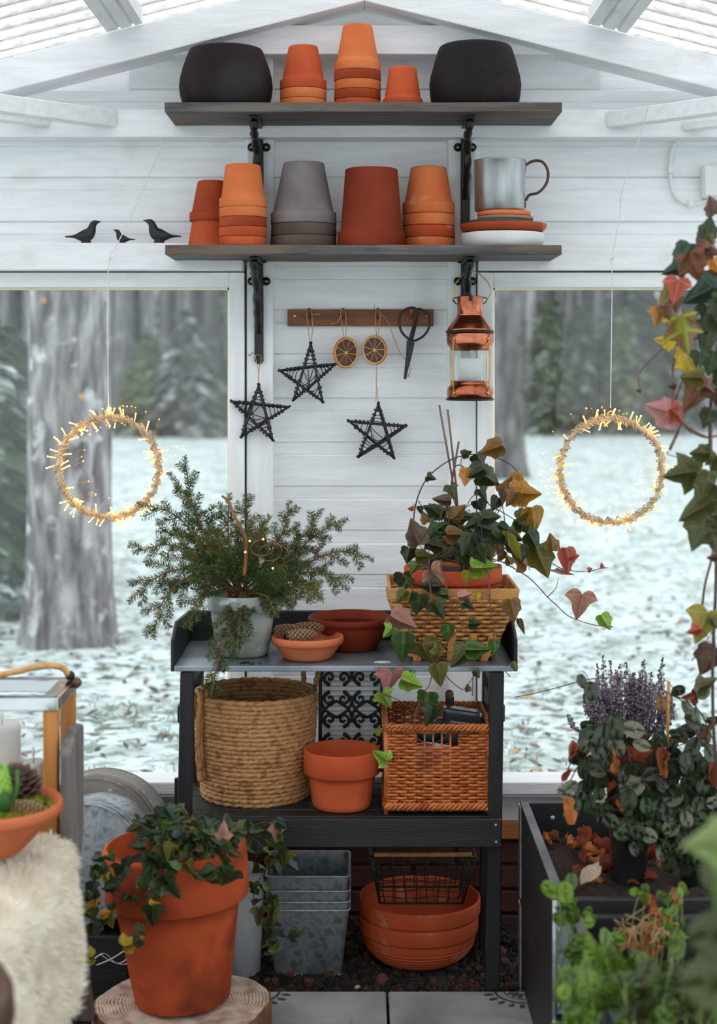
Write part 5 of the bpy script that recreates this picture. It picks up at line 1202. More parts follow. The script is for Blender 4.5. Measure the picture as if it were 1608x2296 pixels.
# ---- log slice and big pot
lsx, lsy = XP(408, 3.37), 3.37; LZ = .068
endgrain = bpy.data.materials.new('log_end_grain'); endgrain.use_nodes = True
nt = endgrain.node_tree; N = nt.nodes; L = nt.links; bs = N['Principled BSDF']; bs.inputs['Roughness'].default_value = .85
tcn = N.new('ShaderNodeTexCoord'); ln_ = N.new('ShaderNodeVectorMath'); ln_.operation = 'LENGTH'; mp_ = N.new('ShaderNodeMapping'); mp_.inputs['Scale'].default_value = (1, 1, 0)
nz_ = N.new('ShaderNodeTexNoise'); nz_.inputs['Scale'].default_value = 7; L.new(tcn.outputs['Object'], nz_.inputs['Vector'])
L.new(tcn.outputs['Object'], mp_.inputs[0]); L.new(mp_.outputs[0], ln_.inputs[0])
a1 = N.new('ShaderNodeMath'); a1.operation = 'MULTIPLY_ADD'; a1.inputs[1].default_value = .05; L.new(nz_.outputs['Fac'], a1.inputs[0]); L.new(ln_.outputs['Value'], a1.inputs[2])
a2 = N.new('ShaderNodeMath'); a2.operation = 'MULTIPLY'; a2.inputs[1].default_value = 900; L.new(a1.outputs[0], a2.inputs[0])
a3 = N.new('ShaderNodeMath'); a3.operation = 'SINE'; L.new(a2.outputs[0], a3.inputs[0])
n4 = N.new('ShaderNodeTexNoise'); n4.inputs['Scale'].default_value = 30; n4.inputs['Detail'].default_value = 8; L.new(tcn.outputs['Object'], n4.inputs['Vector'])
a4 = N.new('ShaderNodeMath'); a4.operation = 'MULTIPLY_ADD'; a4.inputs[1].default_value = .16; L.new(a3.outputs[0], a4.inputs[0]); L.new(n4.outputs['Fac'], a4.inputs[2])
r4 = N.new('ShaderNodeValToRGB'); r4.color_ramp.elements[0].position = .25; r4.color_ramp.elements[0].color = lin((128,96,78)); r4.color_ramp.elements[1].position = .72; r4.color_ramp.elements[1].color = lin((218,196,178)); L.new(a4.outputs[0], r4.inputs[0]); L.new(r4.outputs[0], bs.inputs['Base Color'])
t = thing('log_slice', (lsx, lsy, -.045), 'thick round log slice with bark under the big terracotta pot', 'log slice')
def out(a): return 1+.07*mnoise.noise(Vector((cos(a)*1.3, sin(a)*1.3, 2)))+.03*mnoise.noise(Vector((cos(a)*4, sin(a)*4, 7)))
LR = 197*3.37/FPX; n = 90; rows = [(.9, -.045), (1.0, -.035), (1.015, .0), (1.01, LZ-.012), (.985, LZ-.003)]
m = MB(); vs = [(lsx+LR*f*out(2*pi*k/n)*(1+.012*mnoise.noise(Vector((k*.9, z*90, 0))))*cos(2*pi*k/n), lsy+LR*f*out(2*pi*k/n)*sin(2*pi*k/n), z) for f, z in rows for k in range(n)]
m.add(vs, [(i*n+k, i*n+(k+1) % n, (i+1)*n+(k+1) % n, (i+1)*n+k) for i in range(len(rows)-1) for k in range(n)])
barkbrown = mk('log_bark', [(96,62,42),(140,98,68)], 16, rough=.95, bump=1.0, bscale=50); m.build('bark', barkbrown, t)
m = MB(); vs = [(lsx, lsy, LZ)]+[(lsx+LR*f*out(2*pi*k/n)*cos(2*pi*k/n), lsy+LR*f*out(2*pi*k/n)*sin(2*pi*k/n), z) for f, z in ((.5, LZ), (.985, LZ-.003)) for k in range(n)]
m.add(vs, [(0, 1+k, 1+(k+1) % n) for k in range(n)]+[(1+k, 1+n+k, 1+n+(k+1) % n, 1+(k+1) % n) for k in range(n)]); m.build('cut_face', endgrain, t)
bp = open_pot('big_terracotta_pot', 410, 3.37, LZ+.0012, 322, 212, 1893, 122, tc_big, 'largest terracotta pot, tilted slightly, with trailing ivy, on the log slice', wall=.010, fill=(.05, soil), lip=.010)
bp.rotation_euler = (0, radians(-3.0), 0); bp.location.z += .0052
# ================================================================== UNDER THE BENCH
def straight_pot(nm, px, Y, z, rt, rb_, ytop, mat, label):
    R = rt*Y/FPX; B = rb_*Y/FPX; H_ = ZP(ytop, Y)-z; t = thing(nm, (XP(px,Y), Y, z), label, 'pot')
    MB().lathe([(0, .001), (B-.006, .001), (B, .007), (R, H_-.003), (R-.003, H_), (R-.009, H_), (R-.010, H_-.004), (B-.010, .02), (0, .02)], t.location, 56, wob=.006).build('body', mat, t); return t
conc2 = mk('pale_concrete', [(176,180,184),(198,201,204)], 12, rough=.85, bump=.25, bscale=90, spots=[((120,122,124), 90, .7, .76)])
straight_pot('concrete_pot', 531, 3.80, -.037, 64, 53, 1948, conc2, 'pale grey concrete pot standing behind the big terracotta pot')
# square zinc buckets nested
Yz = 3.755; bw_ = .205
def zbucket(k, ptop, ptb, hgt, label):
    zt = ZP(ptop, Yz-.0); z0 = zt-hgt; cx = XP(690, Yz); cy = Yz+.10; a = (186/2-2*0)*Yz/FPX; b = 152/2*Yz/FPX; dp = .098; db = .080
    t = thing('zinc_bucket', (cx, cy, z0), label, 'bucket', 'nested square zinc buckets'); ang = .0
    def rr(hx, hy, z, n=5, rc=.012):
        out_ = []
        for sx, sy, a0 in ((1,1,0),(-1,1,90),(-1,-1,180),(1,-1,270)):
            for i in range(n): q = radians(a0+90*i/(n-1)); out_.append((cx+sx*(hx-rc)+rc*cos(q), cy+sy*(hy-rc)+rc*sin(q), z))
        return out_
    o_ = [rr(b, db, z0), rr(a, dp, zt)]; i_ = [rr(a-.0015, dp-.0015, zt), rr(b-.0015, db-.0015, z0+.002)]
    rings = o_+i_; n = 20; m = MB(); vs = [v for r in rings for v in r]
    fs = [(i*n+k, i*n+(k+1) % n, (i+1)*n+(k+1) % n, (i+1)*n+k) for i in range(3) for k in range(n)]+[tuple(range(n-1, -1, -1)), tuple(3*n+k for k in range(n))]
    m.add(vs, fs, False); m.build('wall', zinc, t)
    MB().tube(rr(a+.001, dp+.001, zt), .0026, 8, closed=True).build('rolled_rim', zinc_b, t)
    MB().tube(rr(b+.0005, db+.0005, z0+.003), .0020, 6, closed=True).build('foot_seam', zinc_b, t)
    return t
Hz = ZP(2042, Yz)-(-.036)
zbucket(0, 2042, 0, Hz, 'lowest of the four nested zinc buckets under the bench')
zbucket(1, 2024, 0, Hz-.001, 'second nested zinc bucket from below, rim just above the lowest')
zbucket(2, 1999, 0, Hz-.001, 'third nested zinc bucket from below')
b4 = zbucket(3, 1966, 0, Hz-.001, 'topmost of the nested square zinc buckets')
# back wall of the topmost bucket's liner, standing higher
for ch in list(b4.children): pass
# bowls
Yo = 3.88
def half_bowl(px, z, rim, ytop, band, label, ribs):
    R = rim*Yo/FPX; H_ = ZP(ytop, Yo)-z; hb = band*Yo/FPX; x = XP(px, Yo); B = R*.46
    pr = [(0, .0005), (B-.004, .0005), (B, .004)]
    for i in range(1, 61):
        q = i/60; r = B+(R*.965-B)*sin(q*pi/2)**.92; z_ = .004+(H_-hb-.004)*(1-cos(q*pi/2))**.86
        if ribs and q < .8: r += .0018*sin(q*2*pi*11)
        pr.append((r, z_))
    pr += [(R*.99, H_-hb+.002), (R, H_-hb+.006), (R*1.005, H_-.006), (R*.998, H_-.001), (R*.985, H_), (R*.965, H_-.003), (R*.955, H_-hb)]
    for i in range(29, 0, -3):
        q = i/30; pr.append((B+(R*.965-B)*sin(q*pi/2)**.92-.007, .012+(H_-hb-.012)*(1-cos(q*pi/2))**.86))
    pr += [(0, .012)]
    t = thing('terracotta_bowl', (x, Yo, z), label, 'bowl', 'big bowls under the bench'); MB().lathe(pr, t.location, 72, wob=.006).build('body', tc_red, t); return t
half_bowl(939, -.036, 133, 2045, 36, 'lower big ribbed terracotta bowl on the gravel under the bench', True)
zb2 = -.036+(ZP(2006, Yo)-ZP(2045, Yo))*1.0
half_bowl(941, zb2, 136, 2006, 37, 'upper big terracotta bowl nested in the ribbed one under the bench', False)
# wire basket standing in the bowls
wire_m = mk('black_wire', [(24,22,22),(36,34,34)], 20, rough=.5)
Yw = 3.80; t = thing('wire_basket', P(945, 2035, Yw), 'black wire basket with a bamboo rim handle standing in the big terracotta bowls', 'basket')
def wc(q):
    xa = XP(852-22*q, Yw); xb = XP(1040+27*q, Yw); ya, yb2 = Yw+.03*(1-q)-.02*q*0, Yw+.15+.03*q; z = ZP(2034, Yw)+(ZP(1921, Yw)-ZP(2034, Yw))*q
    return [Vector((xa,ya,z)), Vector((xb,ya,z)), Vector((xb,yb2,z)), Vector((xa,yb2,z))]
for q, r in ((0, .003), (.12, .0014), (.27, .0014), (.45, .0014), (.62, .0014), (1, .003)):
    c = wc(q); pts = []
    for e in range(4):
        for k in range(8): p_ = c[e].lerp(c[(e+1) % 4], k/8); pts.append(p_+Vector((0,0,.003*sin(k*1.3+q*9) if 0 < q < 1 else 0)))
    MB().tube(pts, r, 6, closed=True).build('wire_hoop', wire_m, t)
for e in range(4):
    for k in range(8 if e % 2 == 0 else 5):
        u = (k+.5)/(8 if e % 2 == 0 else 5); a = wc(0)[e].lerp(wc(0)[(e+1) % 4], u); b = wc(1)[e].lerp(wc(1)[(e+1) % 4], u+rnd(-.03,.03)); MB().tube([a, a.lerp(b,.5)+Vector((rnd(-.002,.002),0,0)), b], .0013, 5).build('wire', wire_m, t)
    MB().tube([wc(0)[e], wc(1)[e]], .0028, 6).build('corner_wire', wire_m, t)
for k in range(5):
    u = (k+1)/6; MB().tube([wc(0)[0].lerp(wc(0)[1], u), wc(0)[3].lerp(wc(0)[2], u)], .0013, 5).build('wire', wire_m, t)
for e in (0, 2):
    c = wc(1); a, b = c[e].lerp(c[e+1], .04), c[e].lerp(c[e+1], .96); n = 40; MB().tube([a.lerp(b, i/n)+Vector((0,0,.005)) for i in range(n+1)], [.0052+(.0012 if i % 8 == 0 else 0) for i in range(n+1)], 10).build('bamboo_grip', bamboo, t)
# ================================================================== IVY AND OTHER LEAFY PLANTS
random.seed(77)
def leafmat(n, a, b, vein=None, rough=.38, tr=.22, v0=.80, v1=.97, extra=None):
    return mk(n, [a, b], 18, rough=rough, trans=tr, attr=(vein, v0, v1) if vein else None, rand=.16, spots=extra, bump=.1, bscale=90)
LM = {
 'dark': leafmat('ivy_dark', (38,48,26), (58,70,38), (78,90,54)), 'green': leafmat('ivy_green', (46,76,32), (70,104,46), (110,138,74)),
 'lgreen': leafmat('ivy_light_green', (104,142,44), (136,172,62), (176,196,104)), 'olive': leafmat('ivy_olive', (84,82,34), (112,106,46), (132,124,64)),
 'dolive': leafmat('ivy_dark_olive', (62,68,34), (84,86,44), (104,102,58)), 'bronze': leafmat('ivy_bronze', (104,76,34), (134,98,48), (150,112,62)),
 'dbronze': leafmat('ivy_dark_bronze', (72,54,42), (98,72,54), (112,84,66)), 'gold': leafmat('ivy_gold', (160,104,30), (192,136,48), (206,152,70), extra=((112,86,40), 22, .55, .75)),
 'yellow': leafmat('ivy_yellow', (186,150,34), (214,182,60), (226,200,96)), 'orange': leafmat('ivy_orange', (196,120,44), (216,142,60), (224,160,84)),
 'red': leafmat('ivy_red', (156,64,50), (188,88,66), (212,124,96)), 'pink': leafmat('ivy_pink', (176,112,110), (198,138,132), (208,156,148)),
 'pinkbr': leafmat('ivy_pink_brown', (158,108,90), (184,134,112), (198,150,126)), 'blgreen': leafmat('ivy_blue_green', (38,60,48), (56,80,64), (80,104,84)),
 'brown': leafmat('ivy_red_brown', (92,54,32), (124,74,44), (140,92,58)), 'veiny': leafmat('ivy_veined', (122,84,52), (146,106,62), (166,176,52), v0=.62, v1=.85),
 'yolive': leafmat('ivy_yellow_olive', (136,128,34), (164,152,52), (176,166,76), extra=((104,88,38), 16, .55, .75)),
}
vine_m = mk('ivy_stem', [(94,54,54),(124,78,70)], 20, rough=.6); vine_d = mk('dark_ivy_stem', [(62,44,40),(86,62,54)], 20, rough=.6)
def ivy_mesh(kind, fold, curl):
    sets = {  # half outline (x, y), vein weight
     3: [((.10,-.08),.0), ((.30,-.13),.25), ((.47,.00),1), ((.41,.12),.1), ((.38,.20),0), ((.48,.31),.2), ((.58,.52),1), ((.42,.52),.2), ((.25,.56),0), ((.19,.72),.15), ((.08,.90),.5)],
     0: [((.07,-.09),.0), ((.20,-.17),.1), ((.36,-.15),.25), ((.49,-.03),.5), ((.60,.17),1), ((.46,.24),.3), ((.33,.34),.0), ((.27,.50),.1), ((.20,.68),.2), ((.08,.88),.5)],
     1: [((.14,-.06),.0), ((.34,-.04),.2), ((.44,.12),.6), ((.40,.24),0), ((.43,.36),.3), ((.42,.50),.9), ((.28,.58),0), ((.17,.76),.2), ((.06,.93),.5)],
     2: [((.16,-.05),.0), ((.33,.02),.2), ((.40,.18),.4), ((.36,.36),.2), ((.27,.56),.1), ((.16,.76),.2), ((.06,.93),.5)]}
    half = sets[kind]; mb = MB(); vs = [(0, 0, 0)]; at = [1.0]
    def zf(x, y): return -fold*abs(x)**1.2+.05*sin(y*5+x*3)-curl*(y*y)*.5-.12*curl*abs(x)
    mids = [(0, .35), (0, .68)]; 
    for x, y in mids: vs.append((x, y, zf(x, y))); at.append(1.0)
    vs.append((0, 1.0, zf(0, 1.0))); at.append(1.0)
    fs = []
    for s_ in (1, -1):
        b = len(vs)
        for (x, y), w in half: vs.append((x*s_, y, zf(x, y))); at.append(w)
        n = len(half)
        def anchor(y): return 0 if y < .30 else (1 if y < .62 else 2)
        for i in range(n-1):
            y1 = half[i+1][0][1]; a0, a1 = anchor(half[i][0][1]), anchor(y1)
            f = [(a0, b+i, b+i+1)]
            if a1 != a0:
                for q in range(min(a0, a1), max(a0, a1)): f.append((q, b+i+1, q+1))
            fs += f
        fs.append((anchor(half[-1][0][1]), b+n-1, 3))
        lo = anchor(half[-1][0][1])
        for q in range(lo, 2): fs.append((q, b+n-1, q+1))
    mb.add(vs, fs); mb.at = {'vein': at}; return mb
LEAFMESH = {}
def leaf_me(col, kind):
    k = (col, kind)
    if k not in LEAFMESH:
        fold, curl = ((.28,.25), (.45,.35), (.20,.55), (.25,.25))[kind % 4]
        mb = ivy_mesh(kind % 4, fold, curl); me = bpy.data.meshes.new('leaf'); me.from_pydata(mb.v, [], mb.f)
        me.polygons.foreach_set('use_smooth', mb.sm); a = me.attributes.new('vein', 'FLOAT', 'POINT'); a.data.foreach_set('value', mb.at['vein']); me.materials.append(LM[col]); me.update(); LEAFMESH[k] = me
    return LEAFMESH[k]
def leaf_matrix(base, ang, size, tilt=0.0, roll=0.0, width=1.0):
    # ang: direction of the tip as seen from the front (deg); tilt leans the tip to the viewer; roll turns about the midrib
    a = radians(ang); yv = Vector((cos(a)*cos(tilt), -sin(tilt), sin(a)*cos(tilt))).normalized()
    nv = Vector((0,-1,0)); nv = (nv-yv*nv.dot(yv)).normalized(); xv = yv.cross(nv)
    nv2 = nv*cos(roll)+xv*sin(roll); xv2 = yv.cross(nv2)
    M = Matrix((xv2*size*width, yv*size, nv2*size)).transposed().to_4x4(); M.translation = base; return M
def add_leaf(plant, px, py, Y, size_px, ang, col, kind=None, tilt=None, roll=None, centre=True, petiole=None, toward=None):
    s_ = size_px*Y/FPX; p = P(px, py, Y); a = radians(ang)
    if centre: p = p-Vector((cos(a), 0, sin(a)))*s_*.45
    M = leaf_matrix(p, ang, s_, rnd(-.5,.35) if tilt is None else tilt, rnd(-.5,.5) if roll is None else roll)
    me = leaf_me(col, random.choice((0,0,0,1,1,2,3)) if kind is None else kind); o = inst('leaf', me, plant, M)
    if petiole is not None:
        q = toward if toward is not None else p+Vector((rnd(-.01,.01), .012, rnd(-.02,.0)))
        petiole.tube(spline([p, p.lerp(q, .5)+Vector((0,0,.004)), q], 3), .0009, 4)
    return o
def nearest(pt, curves):
    best = None
    for c in curves:
        for q in c:
            d = (q-pt).length
            if best is None or d < best[0]: best = (d, q)
    return best[1]

# ---- potted ivy in the splint basket
iv = thing('basket_ivy', P(1016, 1275, 3.77), 'large potted ivy with bronze and green leaves spilling over the splint basket', 'ivy')
S, OX, OY = 600/1608, 840, 960
def c2(p, Y): return P(OX+p[0]*S, OY+p[1]*S, Y)
VN = [([(250,760),(235,600),(240,500),(265,400),(310,310),(380,240),(470,185),(560,160),(650,160),(740,180),(810,215),(855,260),(880,330),(890,430),(885,540)], 3.72, 1.7),
 ([(430,790),(450,500),(480,240),(560,250),(620,320),(660,400),(690,460),(760,500),(850,560),(920,640),(990,740)], 3.66, 1.5),
 ([(600,790),(640,700),(700,780),(760,800),(850,850),(930,900),(1000,970),(1040,1015),(1100,1070),(1160,1125),(1240,1160),(1330,1185),(1435,1195)], 3.62, 1.6),
 ([(700,780),(850,690),(980,760),(1080,820),(1130,845),(1210,860),(1290,860),(1350,845),(1405,838)], 3.64, 1.2),
 ([(1040,1015),(1090,960),(1105,900)], 3.62, 1.0), ([(990,740),(1040,705),(1060,690)], 3.65, 1.0),
 ([(330,790),(325,830),(325,900),(340,1020),(320,1130),(290,1250),(260,1380),(240,1470)], 3.60, 1.5),
 ([(400,790),(400,850),(430,950),(460,1050),(510,1150),(560,1230),(590,1310),(600,1400),(592,1500),(588,1608)], 3.60, 1.8),
 ([(650,790),(680,850),(690,960),(700,1100),(715,1200),(720,1300),(735,1370),(760,1430),(815,1495)], 3.61, 1.7),
 ([(200,1190),(240,1300),(330,1350),(420,1360)], 3.59, 1.2), ([(510,1200),(430,1300),(360,1430),(330,1540),(285,1608),(230,1750)], 3.58, 1.5),
 ([(390,1420),(440,1500),(510,1560),(545,1565),(590,1500)], 3.59, 1.3), ([(720,1200),(790,1180),(860,1060)], 3.62, 1.2), ([(250,1050),(180,1130),(120,1190)], 3.60, 1.2),
 ([(500,780),(520,600),(470,420),(430,380)], 3.70, 1.2), ([(560,790),(640,600),(650,480),(630,420)], 3.68, 1.2), ([(540,790),(700,700),(780,600),(760,420),(740,350)], 3.66, 1.3),
 ([(600,790),(750,740),(870,640),(900,540)], 3.64, 1.2), ([(380,780),(330,650),(280,590),(300,600)], 3.72, 1.0), ([(300,1600),(240,1760),(250,1850),(330,1900),(420,1860)], 3.58, 1.0)]
curves = []
for pts, Y, r in VN:
    c = spline([c2(p, Y) for p in pts], 6); curves.append(c); MB().tube(c, [.0012*r*(1-.45*i/len(c)) for i in range(len(c))], 6).build('stem', vine_m if Y < 3.635 else vine_d, iv)
for k in range(34):
    a = (rnd(280,760), rnd(480,800)); b = (a[0]+rnd(-160,160), a[1]+rnd(-220,60)); Y = rnd(3.62,3.82); c = spline([c2((480+rnd(-200,250), 800), Y), c2(((a[0]+b[0])/2+rnd(-40,40), (a[1]+b[1])/2), Y), c2(b, Y+rnd(-.04,.04))], 5)
    MB().tube(c, .0010, 5).build('stem', vine_d, iv)
stk = mk('stake', [(96,72,66),(124,98,88)], 10, rough=.7)
for a, b, c_ in (((985,908), (1012,1060), (1046,1280)), ((1004,918), (1022,1080), (1036,1280)), ((1029,990), (1008,1110), (978,1280))):
    MB().tube([P(*a,3.74), P(*b,3.745), P(*c_,3.75)], .0026, 7).build('support_stake', stk, iv)
LV = """705 125 150 200 bronze;640 205 120 -60 dark;600 235 80 200 dark;545 290 110 -100 orange;555 150 70 20 dark;345 300 60 -20 dark;410 435 110 180 dbronze;470 385 90 -70 green;700 310 170 -30 dark;610 270 110 -150 dark;800 340 110 60 bronze;845 360 200 -90 gold;900 390 190 0 gold;820 430 110 -120 bronze;215 483 45 180 red;275 493 55 -80 dark;240 630 170 110 dbronze;350 625 150 60 dark;530 530 130 0 dark;640 480 110 -60 dark;700 540 120 0 dark;780 600 90 -30 green;960 560 190 -80 gold;900 520 110 30 olive;930 600 110 -100 green;690 610 170 -20 blgreen;860 660 110 -20 dark;960 690 150 -60 dark;1065 690 110 100 bronze;1165 790 160 -80 red;1200 770 90 10 red;1000 800 200 -70 olive;870 760 130 -90 dark;815 730 220 -80 yolive;500 640 150 0 bronze;420 680 130 170 olive;380 740 120 -60 dbronze;490 760 190 -160 dark;560 800 130 -60 dark;300 770 110 0 olive;200 775 120 -100 dark;235 850 80 -120 green;170 930 130 -90 dark;190 940 100 -110 green;160 1010 100 -130 olive;260 1060 140 -100 dark;330 950 130 180 dark;385 905 150 -50 pinkbr;400 1000 90 180 green;390 1100 120 -60 dark;660 840 170 0 lgreen;560 900 90 -100 yolive;545 1010 90 10 pink;570 1065 80 -30 dark;620 1020 60 -80 yellow;170 1170 190 -30 pinkbr;80 1230 90 -130 lgreen;175 1310 190 -90 green;330 1380 200 -60 olive;445 1230 110 -90 green;380 1310 90 90 olive;510 1390 150 -130 dolive;615 1330 150 0 green;720 1310 90 -90 green;610 1175 90 0 dark;830 1090 140 -80 bronze;870 1190 100 -85 dbronze;1235 1075 170 -100 pinkbr;1385 1165 110 -60 lgreen;1135 890 150 -35 pinkbr;1370 825 40 90 red;1300 850 40 20 red;840 1430 60 -60 olive;390 1480 150 -80 olive;90 1545 175 -100 pink;220 1530 140 -20 lgreen;75 1640 120 -60 lgreen;310 1660 160 -95 green;330 1740 120 -110 dark;20 1840 70 -90 lgreen;30 1970 110 150 lgreen;620 1480 60 -60 dolive;560 1560 50 100 dbronze;640 680 120 -90 dark;740 660 110 -40 dark;800 690 100 -70 dark;850 720 120 -30 dark;560 700 140 -110 dark;640 760 120 -60 dark;700 740 100 -80 olive;460 560 100 150 dark;330 700 110 170 dark;590 580 110 -150 dark;720 460 110 -120 dark;650 400 80 -60 dark;500 690 100 -60 green;600 650 100 60 dark;880 590 90 -60 dark;770 400 90 -100 bronze"""
pet = MB()
for l in LV.split(';'):
    x, y, sz, an, col = l.split(); x, y, sz, an = float(x), float(y), float(sz), float(an)
    Y = (3.56 if y > 1000 else 3.60 if y > 820 else rnd(3.58, 3.70)) if x < 900 else rnd(3.60, 3.64)
    px, py = OX+x*S, OY+y*S; q = nearest(P(px, py, Y), curves)
    narrow = (x, y) in ((845,360), (815,730), (1135,890), (350,625), (870,1190))
    add_leaf(iv, px, py, Y, sz*S*1.0, an, col, kind=(2 if narrow else random.choice((0,1,1,2))), roll=(1.1 if narrow else rnd(-.35,.35)), tilt=rnd(-.4,.2), petiole=pet, toward=q if (q-P(px,py,Y)).length < .09 else None)
for k in range(46):
    x, y = max(300, random.gauss(560, 170)), random.gauss(650, 110)
    if y > 800: y = 790
    add_leaf(iv, OX+x*S, OY+y*S, rnd(3.66, 3.84), rnd(26, 46), rnd(0, 360), random.choice(('dark','dark','dolive','olive','bronze','green')), petiole=pet)
pet.build('petioles', vine_m, iv, kind='stuff')

# ---- ivy climbing at the right edge
iv2 = thing('climbing_ivy', (XP(1600, 3.0), 3.0, .33), 'tall ivy with dark green and red leaves climbing along the right edge', 'ivy')
A_, B_ = (208/853, 1400, 420), (208/823, 1400, 960)
def pa(p, F_, Y): return P(F_[1]+p[0]*F_[0], F_[2]+p[1]*F_[0], Y)
curves = []
Yv = 3.0
VA = [([(380,1460),(250,1580),(140,1700),(130,1760),(145,1830),(150,1890)], A_, 1.3), ([(560,1420),(500,1420),(460,1540),(445,1700),(445,1880),(450,2010),(500,2120),(600,2220),(760,2300)], A_, 1.9), ([(660,1500),(560,1720),(470,1950)], A_, 1.4), ([(800,1780),(690,1900),(590,2020),(540,2120),(480,2290),(420,2420)], A_, 1.5),
 ([(1000,460),(850,580),(700,620)], A_, 1.4), ([(950,900),(700,1150),(560,1180)], A_, 1.2), ([(520,1430),(640,1400),(760,1300),(900,1100)], A_, 1.5),
 ([(550,0),(640,50),(740,80),(900,50)], B_, 1.6), ([(770,0),(775,300),(790,600),(800,850),(780,1130),(720,1370),(690,1590)], B_, 2.0), ([(480,0),(430,110),(380,230)], B_, 1.0), ([(690,1590),(740,1640),(800,1645),(900,1600)], B_, 1.1), ([(870,1500),(800,1780),(810,1950)], B_, 1.2), ([(790,1790),(700,1940),(600,2060)], B_, .9)]
for pts, F_, r in VA:
    c = spline([pa(p, F_, Yv+rnd(-.03,.03)) for p in pts], 6); curves.append(c); MB().tube(c, .0013*r, 6).build('stem', vine_m, iv2)
main = spline([P(1640, 1930, 3.05), P(1605, 1700, 3.02), P(1598, 1500, 3.0), P(1606, 1250, 3.0), P(1592, 950, 3.0), P(1620, 700, 3.0), P(1640, 430, 3.0), P(1660, 180, 3.0), P(1670, 0, 3.0)], 8); curves.append(main)
MB().tube(main, .0034, 7).build('stem', vine_d, iv2)
LA = """815 160 200 105 dbronze;770 370 220 80 dark;800 480 120 -60 olive;560 640 290 -110 blgreen;440 760 190 200 blgreen;650 730 300 -70 brown;770 560 260 -20 brown;720 650 200 -100 brown;850 720 150 -60 orange;380 960 260 -130 veiny;480 960 240 -100 red;690 990 320 -150 blgreen;820 950 200 -60 blgreen;490 1090 150 -90 brown;300 1200 170 -100 gold;390 1150 150 -70 brown;560 1350 370 -75 veiny;340 1400 130 170 yellow;430 1470 120 -100 yellow;560 1570 220 -100 yellow;620 1690 220 -70 yellow;760 1400 300 -100 dark;800 1620 260 -100 dark;690 1600 180 -90 dark;640 1920 330 -120 brown;780 1850 200 -30 brown;620 1750 200 180 olive;370 2050 340 160 pink;500 2100 200 -45 red;770 2130 200 -110 dark;130 1870 50 180 dbronze;440 1830 80 180 dbronze;860 1250 240 -60 dark;870 1100 220 -110 dark;880 1750 200 -100 dark;900 860 240 -90 brown;880 1950 200 -80 dbronze;760 1180 200 -90 dark"""
LB = """690 220 200 180 dolive;780 290 150 -130 olive;530 400 340 190 dolive;740 490 240 -100 dolive;650 720 360 -150 dolive;690 910 370 -110 dolive;790 1000 200 -80 dolive;790 1150 110 180 dbronze;690 1770 310 -110 yolive;620 1800 130 200 red;800 1730 120 -60 olive;760 2090 330 -110 dbronze;760 2270 200 20 dolive;850 600 220 -70 dolive;860 850 200 -90 dolive;860 350 200 -80 dolive"""
pet = MB()
for LL, F_ in ((LA, A_), (LB, B_)):
    for l in LL.split(';'):
        x, y, sz, an, col = l.split(); x, y, sz, an = float(x), float(y), float(sz), float(an); px, py = F_[1]+x*F_[0], F_[2]+y*F_[0]; Y = Yv-.04+rnd(-.05,.05)
        q = nearest(P(px, py, Y), curves)
        add_leaf(iv2, px, py, Y, sz*F_[0], an, col, kind=random.choice((0,0,1,3)) if sz > 120 else 2, roll=(1.0 if (x, y) == (380,960) else rnd(-.3,.3)), tilt=rnd(-.3,.2), petiole=pet, toward=q if (q-P(px,py,Y)).length < .08 else None)
pet.build('petioles', vine_m, iv2, kind='stuff')

# ---- ivy trailing from the big terracotta pot
iv3 = thing('pot_ivy', P(420, 1880, 3.37), 'small-leaved dark green ivy trailing out of the big terracotta pot', 'ivy')
S5 = 500/1608
def c5(p, Y): return P(180+p[0]*S5, 1800+p[1]*S5, Y)
YF = 3.20
VT = [([(800,240,.1),(600,250,.02),(450,330,-.02),(330,420,-.03),(250,520,-.02),(200,650,-.02)]), ([(760,240,.1),(560,380,0),(480,520,-.02),(420,640,-.02),(350,690,-.02)]), ([(700,240,.1),(600,380,-.01),(560,600,-.02),(500,850,-.02)]), ([(820,230,.1),(740,380,-.01),(690,520,-.02),(640,640,-.02)]),
 ([(860,230,.1),(930,330,.0),(1000,420,-.01),(900,500,-.02),(850,520,-.02)]), ([(900,220,.1),(1000,280,.02),(1060,430,.0),(1040,560,.0)]), ([(920,200,.2),(1100,220,.2),(1180,280,.18),(1170,370,.16)]), ([(720,210,.15),(620,110,.2),(540,80,.2),(450,110,.2)]), ([(700,200,.15),(690,90,.2),(640,50,.2),(560,40,.2)]), ([(800,200,.15),(830,120,.2),(920,70,.2)]), ([(900,210,.15),(960,150,.2),(1030,170,.2)]),
 ([(300,420,0),(160,390,-.02),(150,520,0),(80,640,0),(45,760,0),(110,880,0),(60,980,0)]), ([(250,560,0),(240,680,0),(225,780,.0),(180,870,.0),(110,930,0)]), ([(150,520,0),(60,600,0),(10,760,0),(-20,860,0)]),
 ([(1050,230,.2),(1180,200,.2),(1280,150,.2),(1400,150,.2),(1420,230,.2),(1480,340,.2),(1480,460,.2)]), ([(1180,210,.2),(1300,300,.2),(1400,400,.2),(1320,500,.2),(1260,630,.2),(1250,700,.2),(1290,790,.2)]), ([(1320,600,.2),(1380,760,.2),(1320,870,.2),(1370,980,.2),(1370,1090,.2)]), ([(1360,800,.2),(1450,980,.2),(1540,950,.2),(1560,900,.2)]),
 ([(500,850,-.02),(420,950,-.03),(380,1000,-.03)])]
pet = MB(); curves = []; cnt = 0
